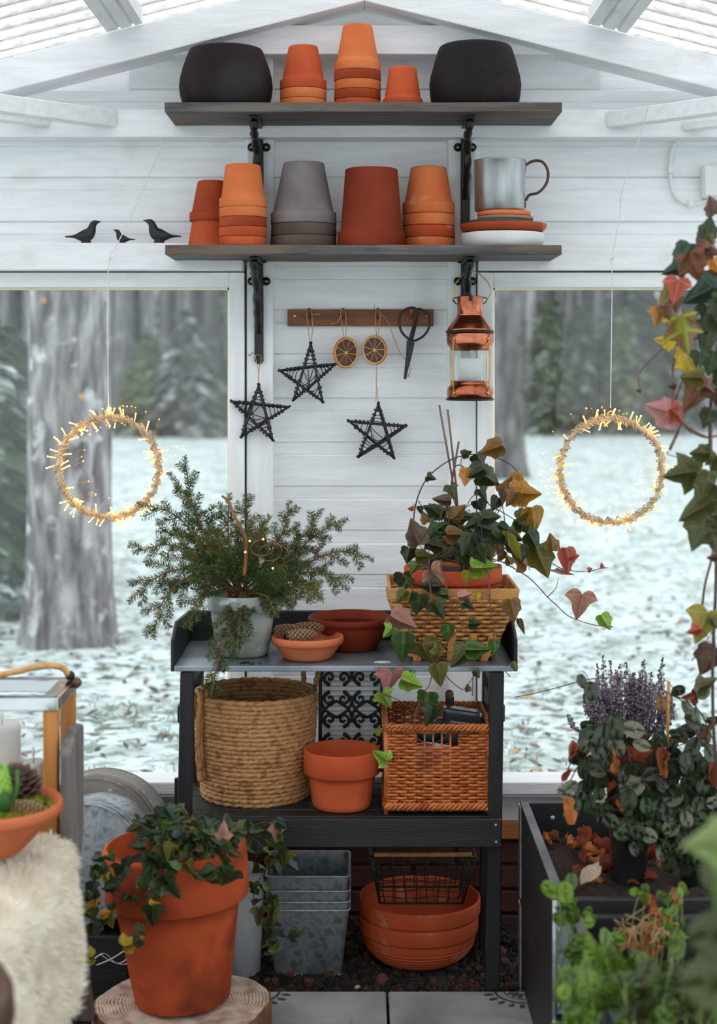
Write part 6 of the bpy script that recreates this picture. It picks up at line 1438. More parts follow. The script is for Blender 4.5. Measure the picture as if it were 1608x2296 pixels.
for i, pts in enumerate(VT):
    c = spline([c5((p[0], p[1]), YF+p[2]) for p in pts], 7); curves.append(c); MB().tube(c, .0010, 5).build('stem', vine_d, iv3)
    L_ = 0
    for k in range(1, len(c)):
        L_ += (c[k]-c[k-1]).length
        if L_ > (.013 if i < 11 else .019):
            L_ = 0; p = c[k]; col = random.choices(('dark','blgreen','green','dolive','bronze','yellow','olive'), (10, 4, 6, 3, .8, .5 if i not in (12, 13, 14) else 2.5, 1))[0]
            a = rnd(-150, -30) if random.random() < .7 else rnd(0, 360); s_ = rnd(.022, .040); M = leaf_matrix(p+Vector((rnd(-.012,.012), rnd(-.016,.004), rnd(-.008,.008))), a, s_, rnd(-.7,.3), rnd(-.7,.7)); inst('leaf', leaf_me(col, random.choice((0,0,1))), iv3, M); cnt += 1
for k in range(75):
    x, y = random.gauss(790, 190), random.gauss(215, 55); a = rnd(0, 360)
    M = leaf_matrix(c5((x, y), YF+rnd(.0,.22)), a, rnd(.022, .036), rnd(-.7,.3), rnd(-.7,.7)); inst('leaf', leaf_me(random.choice(('dark','dark','blgreen','green','dolive')), random.choice((0,0,1))), iv3, M)
for x, y, sz, an, col in ((610,380,150,-80,'olive'), (1030,195,120,90,'pinkbr'), (640,590,160,-60,'dark'), (520,830,160,-90,'dark'), (385,1010,160,20,'yellow'), (900,510,130,200,'dark'), (930,560,130,190,'dark'), (1075,550,150,-120,'dark'), (590,190,110,-90,'green'), (650,90,120,-60,'blgreen'), (200,560,100,-70,'yolive'), (110,735,70,-90,'gold'), (180,800,80,20,'gold'), (15,780,120,-110,'yolive'), (90,620,90,-100,'blgreen'), (1400,740,120,-80,'green'), (1250,620,90,-90,'green'), (1530,960,110,-140,'green'), (1310,880,70,-90,'lgreen'), (1420,230,120,-90,'pinkbr'), (1480,420,130,-95,'olive'), (1370,460,130,-100,'olive'), (1400,160,100,60,'dark'), (30,1110,130,180,'yolive'), (-60,1320,160,200,'yolive')):
    add_leaf(iv3, 180+x*S5, 1800+y*S5, YF+(.2 if x > 1150 else -.035), sz*S5, an, col, kind=random.choice((0,1)), tilt=rnd(-.3,.1), roll=rnd(-.4,.4))
# ================================================================== RAISED BEDS AT THE RIGHT
random.seed(101)
BXL = .382; BYB, BYF = 3.70, 3.01; BZT = .41
def slab(m, x0, x1, y0, y1, z0, z1): m.box(x0, x1, y0, y1, z0, z1); return m
bedwood = mk('black_bed_board', [(17,17,19),(32,32,35)], 4, rough=.5, bump=.4, bscale=14, stretch=(6,1,9), bstretch=(20,2,30))
edge_m = mk('grey_edge', [(70,72,78),(100,102,108)], 8, rough=.6, bump=.3, bscale=30)
def bed(nm, x0, x1, y0, y1, zt, zb, label, soil_z, steps=2):
    t = thing(nm, ((x0+x1)/2, (y0+y1)/2, zb), label, 'raised bed'); w = .019; h = (zt-zb)/steps
    for k in range(steps):
        a, b = zb+k*h+.0005, zb+(k+1)*h-.0005
        for q in ((x0, x0+w, y0+w, y1-w), (x1-w, x1, y0+w, y1-w), (x0, x1, y1-w, y1), (x0, x1, y0, y0+w)): MB().box(*q, a, b).build('board', bedwood, t, bevel=.003)
    m = MB(); nx, ny = 44, 36; vs = []
    for j in range(ny+1):
        for i in range(nx+1):
            x = x0+w+.001+(x1-x0-2*w-.002)*i/nx; y = y0+w+.001+(y1-y0-2*w-.002)*j/ny; p = Vector((x*9, y*9, 0)); vs.append((x, y, soil_z+.018*mnoise.noise(p)+.014*mnoise.noise(p*4)+.008*mnoise.noise(p*11)))
    m.add(vs, [(j*(nx+1)+i, j*(nx+1)+i+1, (j+1)*(nx+1)+i+1, (j+1)*(nx+1)+i) for j in range(ny) for i in range(nx)]); m.build('soil', soil, t, kind='stuff')
    return t
b1 = bed('raised_bed', BXL, 1.22, BYF, BYB, BZT, -.045, 'black raised bed of dark earth with dry leaves under the heather pot', .33)
b2 = bed('raised_bed', BXL+.022, 1.22, 2.02, 2.975, .395, -.045, 'black raised bed in the front right corner full of green seedlings', .315)
# grey top edge strip, paler than the boards, and galvanised corner hinges
MB().box(BXL, BXL+.019, BYF+.02, BYB-.02, BZT, BZT+.0012).build('top_edge', edge_m, b1)
MB().box(BXL+.022, BXL+.041, 2.04, 2.955, .395, .3962).build('top_edge', edge_m, b2)
def hinge(t, x, y, z0, z1):
    h = MB().prism([(x-.0025, y-.0025, z0), (x+.030, y-.0025, z0), (x+.030, y-.0005, z0), (x-.0005, y-.0005, z0), (x-.0005, y+.034, z0), (x-.0025, y+.034, z0)], (0,0,z1-z0)).build('corner_hinge', zinc_b, t)
    n = 6
    for k in range(n):
        z = z0+(z1-z0)*(k+.5)/n; MB().tube([(x+.004, y-.004, z-.006), (x+.004, y-.0055, z), (x+.004, y-.004, z+.006)], .0035, 8).build('hinge_knuckle', zinc_b, h)
    MB().tube([(x-.004, y-.004, z0-.004), (x-.004, y-.004, z1+.004)], .0045, 10).build('hinge_pin', zinc_b, h)
hinge(b1, BXL, BYF, .19, .405); hinge(b1, BXL, BYF, -.03, .175)
t_h = b1
for z0, z1 in ((.19,.405), (-.03,.175)): MB().box(BXL-.0028, BXL-.0003, BYB-.04, BYB-.0, z0, z1).build('corner_plate', zinc_b, b1); 
for px, py in ((1212,1813),(1212,1814)): pass
for x, y, z in ((BXL+.075, BYB-.0215, .375), (BXL+.09, BYF-.002, .34)):
    e = MB().lathe([(0,0),(.006,0),(.005,.0022),(0,.003)], n=14, M=Matrix.Rotation(pi/2,4,'X')); e.v = [Vector(v)+Vector((x, y, z)) for v in e.v]; e.build('bolt', zinc_b, b1)
# dry brown leaves lying on the earth
dry = [mk('dry_leaf_%s' % w, c, 20, rough=.8, trans=.15, rand=.15, bump=.4, bscale=60) for w, c in (('orange', [(176,100,48),(208,134,76)]), ('brown', [(124,70,44),(160,96,62)]), ('red', [(134,62,42),(168,88,60)]))]
def dry_me(seed, mat):
    m = MB(); n = 5; vs = []
    for j in range(n+1):
        for i in range(n+1):
            u, v = i/n*2-1, j/n; w = .30*sin(pi*min(1, .10+v*.86))**.8*(1+.5*mnoise.noise(Vector((v*4, seed, u)))); vs.append((u*w, v, .42*mnoise.noise(Vector((u*1.6+seed, v*2.6, seed)))+(.45+.3*sin(seed))*u*u*.8))
    m.add(vs, [(j*(n+1)+i, j*(n+1)+i+1, (j+1)*(n+1)+i+1, (j+1)*(n+1)+i) for j in range(n) for i in range(n)])
    me = bpy.data.meshes.new('dry_leaf'); me.from_pydata([tuple(v) for v in m.v], [], m.f); me.polygons.foreach_set('use_smooth', m.sm); me.materials.append(mat); return me
DRY = [dry_me(i*1.7, dry[i % 3]) for i in range(9)]
for i in range(70):
    px, py = (random.gauss(1370, 75), random.gauss(1885, 18)) if i < 32 else (rnd(1290,1560), rnd(1890,1975))
    Y = (CAMZ-.35)*FPX/max(1000, py-HOR)
    if Y > 3.65: Y = 3.64
    p = P(px, py, Y)
    if p.x < BXL+.035: continue
    o = inst('dry_leaf', random.choice(DRY), None, Matrix.Translation((p.x, p.y, .343+rnd(0, .012))) @ Euler((rnd(-.6,.6), rnd(-.6,.6), rnd(0,6.28))).to_matrix().to_4x4() @ Matrix.Scale(rnd(.028,.045), 4))
    tag(o, 'curled dry brown leaf lying on the dark earth of the raised bed', 'leaf', 'dry leaves on the earth of the raised bed')
palel = mk('pale_dry_leaf', [(170,150,132),(202,184,164)], 20, rough=.8)
o = inst('dry_leaf', dry_me(3.3, palel), None, Matrix.Translation(P(1305, 1990, 3.2)+Vector((0,0,.008))) @ Euler((.5, .5, -.7)).to_matrix().to_4x4() @ Matrix.Scale(.055, 4)); tag(o, 'long pale beige withered leaf near the front board of the raised bed', 'leaf')
# ---- heather pot on an upturned black pot
Yh = 3.36; sx = XP(1410, Yh)
t = thing('black_pot', (sx, Yh, .33), 'black plastic pot with a wide rim carrying the heather pot', 'pot')
zr = ZP(1797, Yh)
MB().lathe([(.032, .325), (.036, .33), (.044, zr-.014), (.066, zr-.010), (.068, zr-.003), (.066, zr), (.060, zr-.001), (.058, zr-.004), (0, zr-.005)], (sx, Yh, 0), 48).build('body', case_m, t)
hp_ = open_pot('heather_pot', 1416, Yh, zr-.0045, 132, 104, 1668, 34, tc_deep, 'terracotta pot of purple heather standing in the raised bed', wall=.006, fill=(.012, soil))
ht = thing('heather', (XP(1416,Yh), Yh, hp_.location.z+.12), 'purple heather with dense upright flower spikes behind the trailing leaves', 'heather')
hs = mk('heather_stem', [(58,52,40),(84,74,56)], 20, rough=.8); hf = mk('heather_flower', [(84,64,84),(168,150,168),(62,48,62)], 90, rough=.7, rand=.1); hg = mk('heather_green', [(54,62,40),(78,86,56)], 20, rough=.7)
random.seed(12)
SPK = [(1275,1605,.03), (1310,1560,.02), (1340,1490,0), (1352,1470,0), (1368,1485,-.01), (1390,1495,.01), (1404,1490,0), (1422,1510,0), (1443,1482,0), (1460,1510,.01), (1487,1480,0), (1480,1500,.02), (1512,1580,.0)]
for k in range(60): x_ = rnd(1312, 1506); SPK.append((x_, 1545-30*sin((x_-1300)/205*pi)+rnd(-12,40), rnd(-.05,.05)))
for i, (px, py, dy) in enumerate(SPK):
    tip = P(px, py, Yh+dy); base = Vector((XP(1416,Yh)+(px-1416)*Yh/FPX*.35, Yh+dy*.5, ht.location.z))
    bend = base.lerp(tip, .55)+Vector(((px-1416)*Yh/FPX*.16, 0, 0)); c = spline([base, bend, tip], 10); n = len(c)
    st = MB().tube(c, [.0016-.001*j/n for j in range(n)], 5).build('stem', hs, ht); fb = MB(); gb_ = MB()
    for j in range(int(n*.3), n):
        q = j/(n-1); lead = q > .93 and i < 13
        for k in range(6 if not lead else 4):
            p = c[j]+(c[min(j+1,n-1)]-c[max(j-1,0)])*rnd(-.5,.5); a = rnd(0, 6.28); r = (.0052 if q < .8 else .0052*(1.15-q)/.35); o_ = Vector((cos(a)*r, sin(a)*r, rnd(-.002,.003))); s_ = rnd(.0016,.0028); pts = [p+o_+Vector(d)*s_ for d in ((1,0,0),(-1,0,0),(0,1,0),(0,-1,0),(0,0,1.3),(0,0,-1.3))]
            (gb_ if lead or random.random() < .12 else fb).add(pts, [(0,2,4),(2,1,4),(1,3,4),(3,0,4),(2,0,5),(1,2,5),(3,1,5),(0,3,5)])
    if fb.v: fb.build('flowers', hf, st, kind='stuff')
    if gb_.v: gb_.build('leaves', hg, st, kind='stuff')
bs_ = thing('bamboo_stake', (XP(1499,3.3), 3.3, .33), 'straight bamboo stake standing at the right side of the heather', 'stake')
MB().tube([P(1496,1680,3.3)-Vector((0,0,.24)), P(1498,1600,3.3), P(1500,1528,3.3)], .0034, 8).build('cane', bamboo_l, bs_)
for py in (1640, 1572): MB().tube([P(1499,py+1.5,3.3), P(1499,py-1.5,3.3)], .0042, 8).build('node', bamboo, bs_)
# ---- trailing plant with round waxy leaves
wax = {k: mk('wax_leaf_'+k, c, 22, rough=.3, trans=.08, rand=.2, bump=.12, bscale=60, spots=sp, attr=((88,90,66), .9, 1.0)) for k, c, sp in (('dark', [(34,42,29),(56,64,44)], ((124,124,106), 55, .56, .72)), ('grey', [(66,70,52),(98,100,80)], ((160,154,132), 34, .52, .7)), ('green', [(40,60,34),(66,86,50)], ((124,132,100), 40, .62, .75)), ('brown', [(110,72,44),(140,98,62)], None))}
def round_me(mat, heart):
    m = MB(); n = 18; vs = [(0, .5, .02), (0, 0, 0), (0, 1.0, 0)]; at = [1, 1, 1]; vs = [(0, 0, 0), (0, .35, .03), (0, .7, .03), (0, 1, -.02)]; at = [1., 1., 1., 1.]; fs = []
    for s_ in (1, -1):
        b = len(vs); k = 9
        for i in range(k):
            a = pi*(i+.5)/k; x = .40*sin(a)**.9; y = .5-.5*cos(a)-(.05*(1 if i == 0 else 0) if heart else 0); vs.append((s_*x, y, .06*x+.05-.10*y-.15*x*x)); at.append(.0 if 0 < i < k-1 else .4)
            vs.append((s_*x*.55, y, .02+.03*y-.05*x)); at.append(.45)
        def an(y): return 0 if y < .2 else 1 if y < .55 else 2
        for i in range(k-1):
            o0, i0, o1, i1 = b+2*i, b+2*i+1, b+2*i+2, b+2*i+3; fs.append((o0, o1, i1, i0)); a0, a1 = an(vs[i0][1]), an(vs[i1][1])
            fs.append((a0, i0, i1))
            if a1 != a0: fs.append((a0, i1, a1))
        fs.append((0, b, b+1)); fs.append((2, b+2*k-1, 3)); fs.append((3, b+2*k-1, b+2*k-2))
    m.add(vs, fs); me = bpy.data.meshes.new('leaf'); me.from_pydata(m.v, [], m.f); me.polygons.foreach_set('use_smooth', m.sm); a_ = me.attributes.new('vein', 'FLOAT', 'POINT'); a_.data.foreach_set('value', at); me.materials.append(mat); return me
RM = {k: [round_me(v, h) for h in (0, 1)] for k, v in wax.items()}
Yt = 3.26
t = thing('black_pot', (XP(1580, 3.36), 3.36, .33), 'black plastic pot hidden behind the round waxy leaves at the right edge', 'pot')
MB().lathe([(.045, .325), (.05, .33), (.062, .50), (.066, .502), (.067, .512), (.062, .513), (.058, .49), (0, .49)], t.location*1-Vector((0,0,.33)), 40).build('body', case_m, t)
tp_ = thing('trailing_plant', (XP(1580, 3.36), 3.36, .49), 'trailing plant with round waxy dark leaves hanging into the raised bed', 'plant')
S7, O7 = 468/1608, (1140, 1440)
LW = """815 640 200 -80 dark;710 710 180 -110 dark;960 670 165 -10 grey;610 795 150 -120 grey;685 840 130 -60 dark;830 800 160 -60 grey;1030 795 130 160 grey;1080 720 150 0 dark;545 900 190 -100 dark;690 985 140 170 dark;590 950 120 -100 dark;890 1000 170 -100 dark;990 985 170 -60 dark;960 1110 200 -160 grey;640 1130 160 -60 dark;1100 1020 140 20 dark;1180 820 160 -80 dark;420 1165 110 160 grey;480 1120 130 30 grey;500 1250 140 -110 dark;650 1330 110 -100 green;630 1270 120 -100 green;790 1370 130 -40 dark;870 1470 130 -20 green;940 1290 120 -100 dark;1010 1380 150 10 dark;1050 1530 170 -80 dark;1150 1270 120 -110 green;1200 1350 170 -70 dark;1270 1190 160 -150 dark;1370 920 180 -80 dark;1310 1010 170 -90 dark;1240 980 170 -80 olive;1470 1250 120 70 grey;1590 1240 130 0 grey;1370 1360 120 -80 grey;1480 1370 130 160 green;1400 1480 150 -80 dark;1250 1560 140 -120 dark;1350 1600 140 -80 dark;1240 1700 150 -80 dark;1310 1720 120 -100 green;1380 1770 130 -90 dark;570 300 110 90 dark;635 370 140 -80 dark;1180 470 110 -90 brown;1320 380 130 -30 dark;1380 510 130 -50 grey;1440 560 110 -90 green;1510 370 170 40 dark;1420 610 140 -30 dark;1540 700 170 -100 brown;1580 600 120 0 green;1560 860 160 -60 dark;1500 950 150 -100 dark;1420 800 140 -120 dark;1300 720 120 160 dark;1210 930 130 -100 brown;1400 1080 160 -60 dark;1500 1090 150 -100 dark;1570 1000 150 -80 dark;1560 1150 140 -90 dark;1330 1200 150 -80 dark;1090 1150 130 -80 dark;1180 1100 130 -60 dark;760 900 140 -100 dark;780 1060 120 -80 dark;1100 900 130 -110 dark;720 1080 140 -70 dark;1290 860 140 -60 dark;1360 1280 120 -30 dark;1430 1180 140 -100 dark"""
pet = MB(); cand = []
random.seed(8)
for l in LW.split(';'):
    x, y, sz, an, k = l.split(); cand.append((float(x), float(y), float(sz), float(an), k if k in RM else 'green', -.05))
for i in range(26):
    cand.append((rnd(860, 1330), rnd(1180, 1600), rnd(110, 160), rnd(-150, -30), random.choice(('dark','dark','green','grey')), rnd(-.08, -.02)))
for i in range(150):                                      # leaves deeper in the mass
    x = rnd(560, 1620); y = rnd(650, 1750)
    lo = 560+(x-560)*.12
    if y > 1250 and x < 700: continue
    if y > 1420+(x-800)*.55: continue
    cand.append((x, y, rnd(110, 170), rnd(-160, -20), random.choice(('dark','dark','dark','green','grey')), rnd(0, .07)))
for x, y, sz, an, k, dy in cand:
    Y = Yt+dy+rnd(-.03,.03)
    if y > 1420: Y = min(Y, 3.20)
    px, py = O7[0]+x*S7, O7[1]+y*S7; s_ = sz*S7*Y/FPX; a = radians(an); p = P(px, py, Y)-Vector((cos(a),0,sin(a)))*s_*.5
    p.z = max(p.z, .35)
    inst('leaf', random.choice(RM[k]), tp_, leaf_matrix(p, an, s_*1.06, rnd(-.8,.5), rnd(-.8,.8)))
    q = p+Vector((rnd(-.02,.02), .03, rnd(.0,.02))); pet.tube(spline([p, p.lerp(q,.5)+Vector((0,0,.005)), q], 3), .0010, 4)
for dpts in ([(1580,820),(1300,760),(1000,700),(800,640)], [(1580,900),(1200,900),(900,880),(600,900),(480,1060),(420,1160)], [(1580,1000),(1200,1080),(900,1150),(700,1270),(640,1340)], [(1600,900),(1400,1200),(1250,1500),(1300,1700)], [(1600,800),(1450,500),(1250,400),(1050,300),(800,275),(600,290),(300,370),(50,425)], [(1500,1000),(1100,1300),(850,1360),(780,1390)], [(1590,1000),(1450,1300),(1380,1760)], [(560,660),(540,760),(490,900),(430,1060)], [(1250,400),(1420,500),(1600,640)], [(1600,600),(1400,760),(1200,830)]):
    c = spline([P(O7[0]+a*S7, O7[1]+b*S7, 3.27 if b > 430 else 3.24) for a, b in dpts], 6); MB().tube(c, .0013, 6).build('stem', hs, tp_)
pet.build('petioles', hs, tp_, kind='stuff')
for x, y, sz, an, k in ((480,830,140,-110,2), (450,1030,110,-120,2), (440,1300,200,-85,0), (830,900,170,-75,0), (1170,970,140,-80,0), (1220,890,170,-90,1), (1430,430,130,-80,2), (1390,410,110,20,2), (1555,1010,180,-85,1), (860,1250,90,-50,0), (940,850,110,-60,1)):
    Y = Yt-.06; s_ = sz*S7*Y/FPX; a = radians(an); p = P(O7[0]+x*S7, O7[1]+y*S7, Y)-Vector((cos(a),0,sin(a)))*s_*.5
    inst('dry_leaf', DRY[k], tp_, leaf_matrix(p, an, s_, rnd(-.3,.3), rnd(-.6,.6), .8))
# ---- seedlings in the front bed
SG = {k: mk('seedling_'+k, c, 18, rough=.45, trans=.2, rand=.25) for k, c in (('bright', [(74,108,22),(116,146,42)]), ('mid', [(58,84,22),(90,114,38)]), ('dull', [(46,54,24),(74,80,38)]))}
GM = {k: [round_me(v, h) for h in (0, 1)] for k, v in SG.items()}
gst = mk('seedling_stem', [(96,124,56),(130,150,80)], 20, rough=.6); gdry = mk('dry_stem', [(150,120,80),(186,158,112)], 20, rough=.8)
S8, O8 = 468/1608, (1140, 1760)
def c8(x, y, Y): return P(O8[0]+x*S8, O8[1]+y*S8, Y)
def clump(nm, label, regions, n, cols, Y0, size):
    c0 = c8(*regions[0][:2], Y0); t = thing(nm, (c0.x, Y0, .315), label, 'plant'); pet = MB()
    for i in range(n):
        x, y, rx, ry = random.choice(regions); px, py = random.gauss(x, rx), random.gauss(y, ry); Y = Y0+rnd(-.12,.12); p = c8(px, py, Y)
        if p.z < .335: p.z = .335+rnd(0,.02)
        if p.x < BXL+.05 and p.z < .42: p.z = .42
        inst('leaf', random.choice(GM[random.choice(cols)]), t, leaf_matrix(p, rnd(0, 360), size*rnd(.7,1.25), rnd(-.9,-.1), rnd(-.6,.6)))
        if i % 3 == 0:
            b_ = Vector((p.x*.75+c0.x*.25+rnd(-.02,.02), Y+rnd(-.03,.03), .31)); pet.tube(spline([b_, b_.lerp(p,.6)+Vector((rnd(-.01,.01),0,.01)), p], 4), .0012, 5)
    pet.build('stems', gst, t, kind='stuff'); return t
clump('mint_plant', 'bright green mint shoots leaning over the left edge of the front bed', [(455,800,25,12),(500,820,25,10),(410,850,20,10),(470,920,22,22),(450,1020,25,20),(580,1010,22,30),(590,1095,16,12),(570,1170,22,25)], 21, ['bright','mid'], 2.84, .030)
clump('mint_plant', 'bright green mint in the middle of the front bed', [(740,1300,90,50),(800,1420,110,60),(920,1370,60,50),(620,1520,90,50)], 80, ['bright','bright','mid'], 2.62, .028)
clump('mint_plant', 'bright green mint at the lower front corner of the front bed', [(560,1560,60,60),(480,1700,60,80),(580,1680,50,70),(650,1640,60,60)], 60, ['bright','mid'], 2.38, .026)
clump('parsley_plant', 'light green parsley seedling standing upright at the back of the front bed', [(1180,1000,60,60),(1300,860,70,40),(1270,1190,60,50),(1240,1080,60,60),(1040,840,40,12)], 40, ['bright','mid'], 2.80, .018)
clump('herb_plant', 'green herbs coloured dull for shade, low at the right of the front bed', [(1250,1600,180,120),(1450,1650,150,120),(1100,1700,150,80),(900,1600,120,90)], 110, ['mid','dull','dull'], 2.42, .030)  # duller greens paint the shadow at the lower right
t = thing('withered_herb', c8(1050,1150,2.85), 'withered straw coloured herb with curled stems by the black board', 'plant')
for i in range(26):
    a = c8(random.gauss(1040,70), random.gauss(1190,40), 2.83+rnd(-.05,.05)); a.z = max(a.z, .33); MB().tube(spline([Vector((a.x+rnd(-.02,.02), a.y, .32)), a, a+Vector((rnd(-.04,.04), rnd(-.02,.02), rnd(.0,.04))), a+Vector((rnd(-.06,.06), rnd(-.02,.02), rnd(-.02,.05)))], 5), .0010, 5).build('dry_stem', gdry, t)
for x, y in ((1110,1080),(1050,1170),(890,1180),(1300,915),(1110,905),(1080,1240),(1190,1010)):
    p = c8(x, y, 2.82)
    for k in range(4): inst('dry_leaf', random.choice(DRY[::3]), t, leaf_matrix(p+Vector((rnd(-.008,.008), rnd(-.01,.01), rnd(-.006,.006))), rnd(0,360), rnd(.016,.026), rnd(-.8,.4), rnd(-.8,.8)))
# ---- big pale leaf very near the camera
lf = mk('pale_squash_leaf', [(112,130,72),(146,162,98)], 9, rough=.45, trans=.35, attr=((180,198,130), .86, .98))
t = thing('squash_plant', (XP(1640,1.9), 1.9, .315), 'tall squash plant with one big pale green leaf close to the right edge', 'plant')
st = spline([Vector((XP(1640,1.9), 2.10, .31)), P(1625,2200,1.85), P(1612,2050,1.75), P(1622,1930,1.65), P(1665,1880,1.6)], 6); MB().tube(st, .006, 8).build('stalk', gst, t)
mb = ivy_mesh(1, .25, .3); me = bpy.data.meshes.new('leaf'); me.from_pydata(mb.v, [], mb.f); me.polygons.foreach_set('use_smooth', mb.sm); a_ = me.attributes.new('vein','FLOAT','POINT'); a_.data.foreach_set('value', mb.at['vein']); me.materials.append(lf)
inst('leaf', me, t, leaf_matrix(P(1668,1885,1.6), 188, .066, -.35, .5))
for px, py, s_, an in ((1660,2080,.06,200), (1640,2020,.05,120), (1668,2200,.07,190)): inst('leaf', GM['dull'][0], t, leaf_matrix(P(px, py, 1.72), an, s_, -.3, .4))
# ================================================================== OUTDOORS
random.seed(2024)
GZ = -.02
snow_m = bpy.data.materials.new('snowy_grass'); snow_m.use_nodes = True
nt = snow_m.node_tree; N = nt.nodes; L = nt.links; bs = N['Principled BSDF']; bs.inputs['Roughness'].default_value = .8
tcn = N.new('ShaderNodeTexCoord')
def nzz(scale, det, vec=None):
    n = N.new('ShaderNodeTexNoise'); n.inputs['Scale'].default_value = scale; n.inputs['Detail'].default_value = det; L.new(tcn.outputs['Object'], n.inputs['Vector']); return n.outputs['Fac']
def mapr(v, a, b, c=0, d=1):
    m = N.new('ShaderNodeMapRange'); m.inputs[1].default_value = a; m.inputs[2].default_value = b; m.inputs[3].default_value = c; m.inputs[4].default_value = d; L.new(v, m.inputs[0]); return m.outputs[0]
def mixc(f, a, b):
    m = N.new('ShaderNodeMix'); m.data_type = 'RGBA'; L.new(f, m.inputs[0])
    for i, c in ((6, a), (7, b)):
        if isinstance(c, tuple): m.inputs[i].default_value = lin(c)
        else: L.new(c, m.inputs[i])
    return m.outputs[2]
gr = mixc(mapr(nzz(9, 3), .4, .62), (66,88,74), (116,112,92))
f1 = mapr(nzz(15, 7), .50, .58); f2 = mapr(nzz(1.3, 3), .36, .62, .35, 1.0); mu = N.new('ShaderNodeMath'); mu.operation = 'MULTIPLY'; L.new(f1, mu.inputs[0]); L.new(f2, mu.inputs[1])
pt = mapr(nzz(3.4, 6), .44, .68, 0, .52)
base = mixc(pt, (214,227,230), (116,134,116))
col = mixc(mu.outputs[0], base, gr); L.new(col, bs.inputs['Base Color'])
m = MB(); vs = []; rows = [4.31]
while rows[-1] < 80: rows.append(rows[-1]+max(.05, (rows[-1]-4)*.045))
nx = 150
for y in rows:
    w = 3+y*.42
    for i in range(nx+1):
        x = -w+2*w*i/nx; p = Vector((x, y, 0)); vs.append((x, y, GZ+.020*mnoise.noise(p*3.2)+.012*mnoise.noise(p*9)+.05*mnoise.noise(p*.5)*min(1, (y-4.3)*.3)))
m.add(vs, [(j*(nx+1)+i, j*(nx+1)+i+1, (j+1)*(nx+1)+i+1, (j+1)*(nx+1)+i) for j in range(len(rows)-1) for i in range(nx)])
ground = m.build('ground', snow_m, kind='structure'); 
for nm, q in (('left', (-60, -1.66, -40, 4.30)), ('right', (1.66, 60, -40, 4.30)), ('rear', (-1.66, 1.66, -40, -1.25))):
    MB().add([(q[0], q[2], -.04), (q[1], q[2], -.04), (q[1], q[3], -.04), (q[0], q[3], -.04)], [(0,1,2,3)], False).build('ground', snow_m, kind='structure')
gd = mk('winter_grass', [(62,84,58),(104,116,78),(130,118,84)], 4, rough=.8, trans=.1)
m = MB()
for i in range(5200):                                    # tufts poking through the snow
    y = 4.4+abs(random.gauss(0, 4.2)); x = rnd(-(1.2+y*.3), 1.2+y*.3)
    if mnoise.noise(Vector((x*1.3, y*1.3, 3))) < -.05 or (x+1.537)**2+(y-8.3)**2 < .25: continue
    for k in range(5):
        p = Vector((x+rnd(-.03,.03), y+rnd(-.03,.03), GZ)); d = Vector((rnd(-1,1), rnd(-1,1), rnd(.15,.7))).normalized()*rnd(.018,.055); s_ = Vector((d.y, -d.x, 0)).normalized()*.0028
        m.add([p-s_, p+s_, p+d*.6+s_*.7, p+d*.6-s_*.7, p+d+Vector((0,0,-.012))], [(0,1,2,3), (3,2,4)])
g_ = m.build('grass', gd, kind='stuff'); tag(g_, 'withered green grass tufts poking through thin snow outside', 'grass')
lm_ = [mk('fallen_'+w, c, 12, rough=.8) for w, c in (('brown', [(104,76,60),(136,104,84)]), ('dark', [(62,60,56),(88,84,78)]), ('ochre', [(176,134,84),(200,160,110)]))]
for q in range(3):
    m = MB()
    for i in range((900, 1100, 300)[q]):
        y = 4.4+abs(random.gauss(0, 3.2)); x = rnd(-(1.2+y*.3), 1.2+y*.3); s_ = rnd(.010,.032); E = Euler((rnd(-.5,.5), rnd(-.5,.5), rnd(0,6.28))).to_matrix(); o_ = Vector((x, y, GZ+.018))
        m.add([E @ Vector((a*s_, b*s_, cc*s_))+o_ for a, b, cc in ((0,-1,0),(.5,-.3,.2),(.45,.4,.1),(0,1,.1),(-.45,.4,.25),(-.5,-.3,.1))], [(0,1,2,3,4,5)])
    o = m.build('fallen_leaves', lm_[q], kind='stuff'); tag(o, ('brown','dark','ochre')[q]+' fallen leaves scattered on the snow outside the windows', 'leaves')
# ---- near trunks
def trunk(name, x, y, r0, r1, h, flare, label, mat, seed, group=None, n=40):
    m = MB(); vs = []; nz_ = 60
    for j in range(nz_+1):
        z = h*(j/nz_)**1.5; r = r1+(r0-r1)*(1-z/h); fl = 1+flare*math.exp(-z/.28)
        for k in range(n):
            a = 2*pi*k/n; p = Vector((cos(a)*2.2, sin(a)*2.2, z*1.1+seed)); rt_ = 1+.35*flare*math.exp(-z/.25)*sin(a*5+seed)
            vs.append((x+r*fl*rt_*cos(a)*(1+.05*mnoise.noise(p)+.035*mnoise.noise(Vector((a*9, z*2.5, seed)))), y+r*fl*rt_*sin(a)*(1+.05*mnoise.noise(p)), GZ-.06+z))
    m.add(vs, [(j*n+k, j*n+(k+1) % n, (j+1)*n+(k+1) % n, (j+1)*n+k) for j in range(nz_) for k in range(n)])
    t = thing(name, (x, y, GZ), label, 'tree', group); m.build('trunk', mat, t); return t
Yt_ = 8.3; tx = XP(156, Yt_)
tt = trunk('pine_tree', tx, Yt_, .225, .185, 7, -.0+.22, 'thick grey barked tree trunk close outside the left window', bark_m, 3.0)
for k in range(7): a = k*.9; MB().tube(spline([(tx, Yt_, 5.6+k*.2), (tx+cos(a)*.8, Yt_+sin(a)*.8, 5.9+k*.2), (tx+cos(a)*1.9, Yt_+sin(a)*1.9, 5.8+k*.22)], 5), .035, 6).build('bough', bark_m, tt)
lich = mk('orange_lichen', [(176,130,70),(200,150,84)], 9, rough=.9)
for px, py in ((98,674),(215,743),(183,890)): MB().ball(P(px, py, Yt_-.20 if px < 200 else Yt_-.1), .018, 10, 6, (1,.5,1)).build('lichen_patch', lich, tt)
